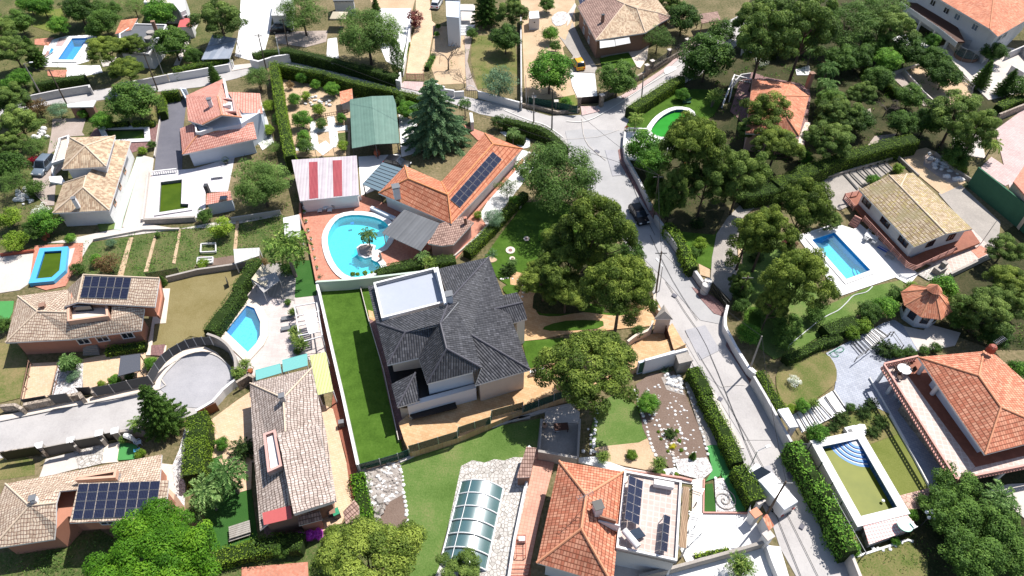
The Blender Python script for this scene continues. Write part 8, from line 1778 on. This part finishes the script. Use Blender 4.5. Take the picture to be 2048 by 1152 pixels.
q = PTS('D1 1725,870', .4)[0]; m = MB().bar(q+Vector((-.95, -.35, .02)), q+Vector((.95, .35, .02)), .35, .05); boxthing('garden_bench', 'grey bench on the near side of the picnic table', 'bench', [('seat', 'greywood', m), ('leg', 'greywood', MB().box(q-Vector((.7, .25, .2)), (.1, .25, .4), .35)), ('leg', 'greywood', MB().box(q+Vector((.7, .25, -.2)), (.1, .25, .4), .35))])
sail = lambda s, l, mt='cloth': (lambda P, o: ([MB().add([P[0], P[1], P[2], P[3], sum(P, Vector())/4-Vector((0, 0, .25))], [[0, 1, 4], [1, 2, 4], [2, 3, 4], [3, 0, 4]]).build('canvas', mt, o)] + [MB().bar((p.x, p.y, 0), p, .07, .07, Vector((1, 0, 0))).build('post', 'steel', o) for p in P]))(PTS(s), thing('shade_sail', l, 'shade sail', (PTS(s)[0].x, PTS(s)[0].y, 0)))
sail('A2 462,1062,2.3 545,1012,2.3 597,1062,2.1 525,1118,2.1', 'white shade sail at the corner of the vegetable plot'); sail('B1 1890,890,2.6 1950,950,2.2 1910,1060,2.2 1810,1000,2.6', 'cream canvas sail left of the large feathery palm', 'thatch'); sail('B1 1985,950,2.4 2016,1010,2.4 1900,1100,2.0 1815,1010,2.4', 'grey canvas sail in the palm shade behind the kite pool', 'greycloth')
# right pool patio furniture
oblong('B4 918,692', (1.7, .9, .75), -.75, 'white plastic table on the deck of the rectangular pool', 'garden_table', 'table', 'plastic', z0=.1)
for t, a, l in (('900,670', -.9, 'far left'), ('880,712', .6, 'left'), ('935,735', 2.2, 'near'), ('960,690', 3.6, 'right')): chair('B4 '+t, a, 'white plastic chair on the %s side of the poolside table' % l, None, 'plastic', .1)
q = PTS('B4 1010,790', .3)[0]; boxthing('folded_lounger', 'blue and white striped lounger pad in the shade by the deck', 'sun lounger', [('pad', 'bluecloth', MB().box(q, (1.9, .55, .1), -.85)), ('stripe', 'plastic', MB().box(q+Vector((0, 0, .01)), (1.9, .12, .1), -.85)), ('frame', 'plastic', MB().box(q-Vector((0, 0, .12)), (1.7, .5, .06), -.85))])
oblong('B4 1060,820', (1.2, .7, .7), -.8, 'low grey table in the shade of the deck', 'garden_table', 'table', 'conc_grey', z0=.1)
q = PTS('B4 1410,930', .8)[0]; boxthing('barbecue', 'grey stone barbecue block on the crazy paved corner', 'barbecue', [('block', 'conc_grey', MB().box(Vector((q.x, q.y, .55)), (1.5, 1.0, 1.1), .5)), ('chimney', 'conc_grey', MB().box(Vector((q.x+.3, q.y+.2, 1.4)), (.6, .6, 1.0), .5))])
m = MB().tube(smooth(PTS('C4 925,45 880,85 790,110 740,160 680,215 610,250 540,290 480,340 430,380 370,430 325,470 318,500', .2), 4), .06, 4); tag(m.build('garden_hose', 'l_yucca'), 'long pale garden hose snaking across the right lawn', 'hose'); bpy.data.objects['garden_hose'].data.materials[0] = MAT('plastic')
m = MB().tube(smooth(PTS('C4 610,530 660,500 700,480 720,500 690,520 650,510 680,545 640,550 620,525', .25), 4), .04, 4); tag(m.build('garden_hose', 'greencloth'), 'thin green garden hose coiled on the blue tiled patio', 'hose')
boxthing('ac_unit', 'white box unit beside the palm bed above the raised pool', 'cabinet', [('casing', 'plastic', MB().box(PTS('D4 765,105', .4)[0], (1.3, .7, .7), .25)), ('grille', 'darkgrey', MB().box(PTS('D4 765,105', .78)[0], (.5, .4, .03), .25))])
rtable('D4 1160,780', .75, 'round mint green table on the chequered patio', 'mintplastic', 1.1); q = PTS('D4 1215,790', 1.5)[0]; chair('D4 1215,790', .4, 'white folding chair beside the mint green parasol', None, 'plastic', 1.1)
q = PTS('D4 1270,790', 0)[0]; o = thing('garden_lamp', 'garden lamp post with five white globes beside the chequered patio', 'lamp', (q.x, q.y, 0)); MB().tube([q, q+Vector((0, 0, 2.4))], .05, 6).build('pole', 'darkgrey', o)
for k in range(5): a = k*1.26; r_ = .45 if k else 0; MB().lathe(q+Vector((r_*math.cos(a), r_*math.sin(a), 2.3+(0 if k else .3))), [(.03, 0), (.16, .1), (.18, .2), (.1, .34)], 8).build('globe', 'plastic', o)
q = PTS('D4 1000,610', .65)[0]; tag(MB().lathe(q, [(.16, 0), (.16, .08), (.05, .14)], 10).build('pool_float', 'plastic'), 'small white chlorine float in the olive green pool', 'float')
q = PTS('B2 737,600', -.2)[0]; tag(MB().box(q, (.5, .4, .15), .3).build('pool_cleaner', 'bluepaint'), 'small blue robot cleaner in the round pool', 'pool cleaner')
# trampoline
q = PTS('A4 1605,390', .8)[0]; o = thing('trampoline', 'big round trampoline with dark safety net on the pale patio', 'trampoline', (q.x, q.y, 0)); MB().lathe((q.x, q.y, 0), [(2.05, .78), (2.15, .84), (1.8, .86)], 24).build('mat', 'mesh_green', o); m = MB()
for k in range(8):
    a = k*math.pi/4; p = Vector((q.x+2.15*math.cos(a), q.y+2.15*math.sin(a), 0)); MB().tube([p, p+up*2.6], .04, 5).build('leg', 'steel', o)
MB().tube([Vector((q.x+2.15*math.cos(k*math.pi/12), q.y+2.15*math.sin(k*math.pi/12), 2.6)) for k in range(25)], .04, 5).build('top_ring', 'steel', o); m = MB(); n = 24
m.v = [Vector((q.x+2.12*math.cos(k*2*math.pi/n), q.y+2.12*math.sin(k*2*math.pi/n), z)) for z in (.85, 2.6) for k in range(n)]; m.f = [[k, (k+1) % n, n+(k+1) % n, n+k] for k in range(n)]; m.build('safety_net', 'net', o)
MB().lathe((q.x, q.y, 0), [(2.1, .05), (2.1, .8)], 24).build('skirt', 'brownwall', o)
# clothes rails etc.
q = PTS('D3 155,930', .6)[0]
for t, l in (('D3 150,930', 'upper'), ('D3 140,1110', 'lower')):
    q = PTS(t, .75)[0]; o = thing('metal_rack', 'brown metal rack standing on the pink terrace, %s' % l, 'rack', (q.x, q.y, 0)); z = Vector((0, 0, 0))
    c4 = [q+Vector((a, b, 0)) for a, b in ((-.45, -1), (.45, -1), (.45, 1), (-.45, 1))]
    if l == 'lower': c4 = [q+Vector((a, b, 0)) for a, b in ((-1, -.5), (1, -.5), (1, .5), (-1, .5))]
    m = MB(); [m.bar(c4[i-1], c4[i], .06, .06) for i in range(4)]; [m.bar(c4[0].lerp(c4[3], f), c4[1].lerp(c4[2], f), .04, .04) for f in (.33, .66)]; m.build('frame', 'redwood', o); [MB().bar((p.x, p.y, 0), p, .06, .06, Vector((1, 0, 0))).build('leg', 'redwood', o) for p in c4]
q = PTS('D3 160,888', .5)[0]; boxthing('planter_box', 'white planter box at the head of the upper metal rack', 'planter', [('box', 'white', MB().box(q, (.7, .45, .5)))])
H = House('garden_shed', 'long flat brown lean-to roof at the corner of the pink terrace', 'shed', 'D3 180,350'); H.pts('D3', 'a:190,220,2.2 b:262,228,2.2 c:215,440,2.0 d:118,445,2.0'); H.walls('abcd', 1.8, 'brownwall', .1); H.roof('abcd', 't_brown', .1)
oblong('D3 440,75', (1.6, .9, .8), .1, 'dark table with bottles on the shaded patio', 'garden_table', 'table', 'darkwood'); boxthing('cool_box', 'white cool box on the shaded patio', 'box', [('box', 'white', MB().box(PTS('D3 405,95', .3)[0], (.6, .5, .5), .1)), ('lid', 'greycloth', MB().box(PTS('D3 405,95', .58)[0], (.64, .54, .08), .1))])
pot('D3 320,70', .3, 'peach coloured pot at the shaded patio wall', 'l_brown', 'peach', pr=.1); boxthing('white_slab', 'white square slab with two dark pots between the small bushes', 'slab', [('slab', 'white', MB().box(PTS('D3 1222,408', .2)[0], (1.3, .9, .15), .1)), ('pot', 'darkgrey', MB().lathe(PTS('D3 1235,415', .28)[0], [(.15, 0), (.18, .2)], 8))])
m = MB(); A = PTS('B1 1450,750 1555,745 1555,805 1445,810', .35); [m.bar(A[i-1], A[i], .12, .3) for i in range(4)]; boxthing('bed_frame', 'white cold frame with grass inside, upper of two', 'cold frame', [('frame', 'white', m)]); m = MB(); A = PTS('B1 1425,850 1535,845 1530,885 1420,895', .35); [m.bar(A[i-1], A[i], .12, .3) for i in range(4)]; m.bar((A[0]+A[3])/2, (A[1]+A[2])/2, .1, .25); boxthing('bed_frame', 'white cold frame filled with pots, lower of two', 'cold frame', [('frame', 'white', m), ('contents', 'conc_white', MB().prism(inset(A, .1), 0, .25))])
pot('B1 340,685', .35, 'terracotta pot with red plant on the garden path', 'l_red'); pot('B1 320,710', .3, 'second terracotta pot on the garden path', 'l_green'); pot('C1 1760,660', .3, 'clay pot in the planter corner, left'); pot('C1 1805,655', .3, 'clay pot in the planter corner, right'); pot('A3 912,935', .25, 'pot of red flowers at the end of the short balustrade', 'l_red', 'white')
boxthing('well_head', 'small white well box at the end of the rockery', 'box', [('box', 'conc_white', MB().box(PTS('D2 828,800', .4)[0], (1.3, .9, .6), .1)), ('opening', 'black', MB().box(PTS('D2 828,798', .72)[0], (.6, .5, .05), .1))])
q = PTS('D2 625,705', .5)[0]; boxthing('wheelie_bin', 'turquoise bin lid beside the tile canopy of the long house', 'bin', [('bin', 'darkgrey', MB().box(Vector((q.x, q.y, .5)), (.6, .7, 1.0), .5)), ('lid', 'greencloth', MB().box(Vector((q.x, q.y, 1.03)), (.66, .76, .08), .5))]); boxthing('wheelie_bin', 'brown bin beside the turquoise lidded one', 'bin', [('bin', 'darkgrey', MB().box(PTS('D2 585,690', .5)[0], (.7, .7, 1.0), .3)), ('lid', 'brownwall', MB().box(PTS('D2 585,680', 1.05)[0], (.75, .75, .08), .3))])
chair('D1 1000,190', .4, 'blue garden chair on the green carpet patio, upper', None, 'bluewhite'); chair('D1 992,250', 2.0, 'blue garden chair on the green carpet patio, lower', None, 'skypaint'); q = PTS('D1 925,150', 1)[0]; boxthing('covered_bike', 'white covered bicycle leaning at the dark wall', 'cover', [('cover', 'cloth', MB().tube([q+Vector((-.8, .3, -.5)), q+Vector((-.3, .1, .1)), q+Vector((.3, -.1, .1)), q+Vector((.8, -.35, -.5))], [.15, .3, .3, .15], 8))])
chair('C2 240,985', .2, 'white garden chair in the wall shade of the peach side path', None, 'plastic'); boxthing('door_canopy', 'small grey wall cupboard under the fence of the bright lawn', 'cupboard', [('body', 'midgrey', MB().box(PTS('C2 660,1035', .5)[0], (.6, .5, 1.0), .2)), ('door', 'bluewhite', MB().box(PTS('C2 655,1045', .5)[0], (.5, .1, .8), .2))])
q = PTS('B2 940,840', .8)[0]; boxthing('statue', 'white garden statue at the edge of the round pool', 'statue', [('figure', 'conc_grey', MB().lathe((q.x, q.y, 0), [(.25, 0), (.25, .3), (.15, .35), (.2, .9), (.12, 1.2), (.16, 1.4), (.1, 1.6), (.02, 1.65)], 10))])
q = PTS('B2 915,95', .6)[0]; boxthing('terracotta_urn', 'terracotta urn in front of the open green shed', 'urn', [('urn', 'clay', MB().lathe((q.x, q.y, 0), [(.25, 0), (.5, .5), (.55, .8), (.3, 1.1), (.35, 1.2)], 12))])
fence('C1 1625,-20 1632,10', 'tiny dark gate in the slanting hedge', 1.2, 0, 1, 'darkgrey', 'darkgrey'); rtable('C3 1820,110', .4, 'small table in the shade beyond the gate') if 0 else None
q = PTS('A3 1345,735', .4)[0]; boxthing('garden_bench', 'green metal bench under the small tree by the oval pool', 'bench', [('seat', 'greenpanel', MB().box(q, (1.5, .5, .06), .2)), ('backrest', 'greenpanel', MB().box(q+Vector((.05, .25, .35)), (1.5, .05, .5), .2)), ('leg', 'greenpanel', MB().box(q+Vector((-.6, 0, -.2)), (.06, .4, .4), .2)), ('leg', 'greenpanel', MB().box(q+Vector((.6, 0, -.2)), (.06, .4, .4), .2))])
for i, (t, l) in enumerate((('B3 1388,225', 'red and white lifebuoy-like toy under the pines, larger'), ('B3 1330,190', 'small red toy under the pines'))): q = PTS(t, .4)[0]; boxthing('garden_toy', l, 'toy', [('body', 'redcloth', MB().lathe((q.x, q.y, 0), [(.4, 0), (.5, .5), (.3, .9), (.1, 1.1)], 10))])
oblong('A1 1500,1200', (.1, .1, .1), 0, 'x', 'x', 'x', 'white') if 0 else None
for t, l in (('A1 330,400', 'pink'), ('A1 360,380', 'pale blue')): lounger(t, R(70), '%s lounger on the white deck of the top left pool' % l, None, 'pinkwall' if l == 'pink' else 'skypaint')
wire(PTS('B1 1580,240', 1.0)[0], PTS('B1 1540,260', 1.0)[0], 'short dark washing line in the white yard') if 0 else None
oblong('B1 1565,255', (1.7, .8, .5), .2, 'white low table in the L-shaped pool yard', 'garden_table', 'table', 'plastic'); pot('B1 1628,160', .35, 'dark plant pot below the salmon house corner', 'l_dark', 'darkgrey')
# leaf litter and tufts over the open ground
def tufts(txt, n, label, mat, size=.28, name='grass_tufts', lay=.12):
    global RNG; RNG = np.random.default_rng(n); P = ccw(PTS(txt)); xs = [p.x for p in P]; ys = [p.y for p in P]; C = []
    while len(C) < n:
        x, y = RNG.uniform(min(xs), max(xs)), RNG.uniform(min(ys), max(ys))
        if pip((x, y), P) and not any(pip((x, y), h) for h in HOLES):
            k = RNG.integers(6, 16); C += [(x + RNG.normal()*.35, y + RNG.normal()*.35, lay + abs(RNG.normal())*.14) for _ in range(k)]
    o = leafmesh(name, C, size, mat, None, .3, .35, loc=(0, 0, 0)); tag(o, label, 'ground cover', None, 'stuff'); return o
tufts('F -40,-20 440,-20 430,120 330,140 230,150 30,190 -40,200', 2200, 'scrubby undergrowth of the top left slope', 'l_olive'); tufts('F -40,250 95,225 150,210 110,300 90,420 60,480 -40,480', 1500, 'weedy ground cover at the left edge', 'l_green')
tufts('F 165,488 262,472 470,436 560,428 600,500 520,520 430,540 340,554 165,546', 2600, 'weeds and vegetables in the walled garden strips', 'l_green'); tufts('F 1300,240 1420,180 1500,20 1860,20 1890,120 2000,240 1900,300 1720,320 1500,390 1340,430', 5200, 'dense undergrowth below the woods of the top right', 'l_green', .4)
tufts('F 1880,600 2048,560 2048,700 1960,690', 700, 'shady undergrowth beside the gazebo', 'l_dark', .4); tufts('F 1690,1100 1860,1000 2048,1040 2048,1152 1700,1152', 900, 'undergrowth below the lower right trees', 'l_dark', .26); tufts('F 560,155 700,190 700,300 590,310', 420, 'weeds between the citrus trees of the vegetable plot', 'l_olive'); tufts('F 0,1110 180,1060 280,1090 300,1152 0,1152', 700, 'dry weeds at the bottom left corner', 'l_olive')
tufts('F 540,190 590,330 600,420 540,420 480,300 520,250', 700, 'weedy strip left of the tall straight hedge', 'l_green'); tufts('F 1060,20 1140,20 1120,90 1140,150 1070,160', 250, 'dry weeds on the dirt plot', 'l_olive'); tufts('F 890,50 1030,60 1035,180 900,170', 450, 'rough grass of the shaded garden', 'l_olive')
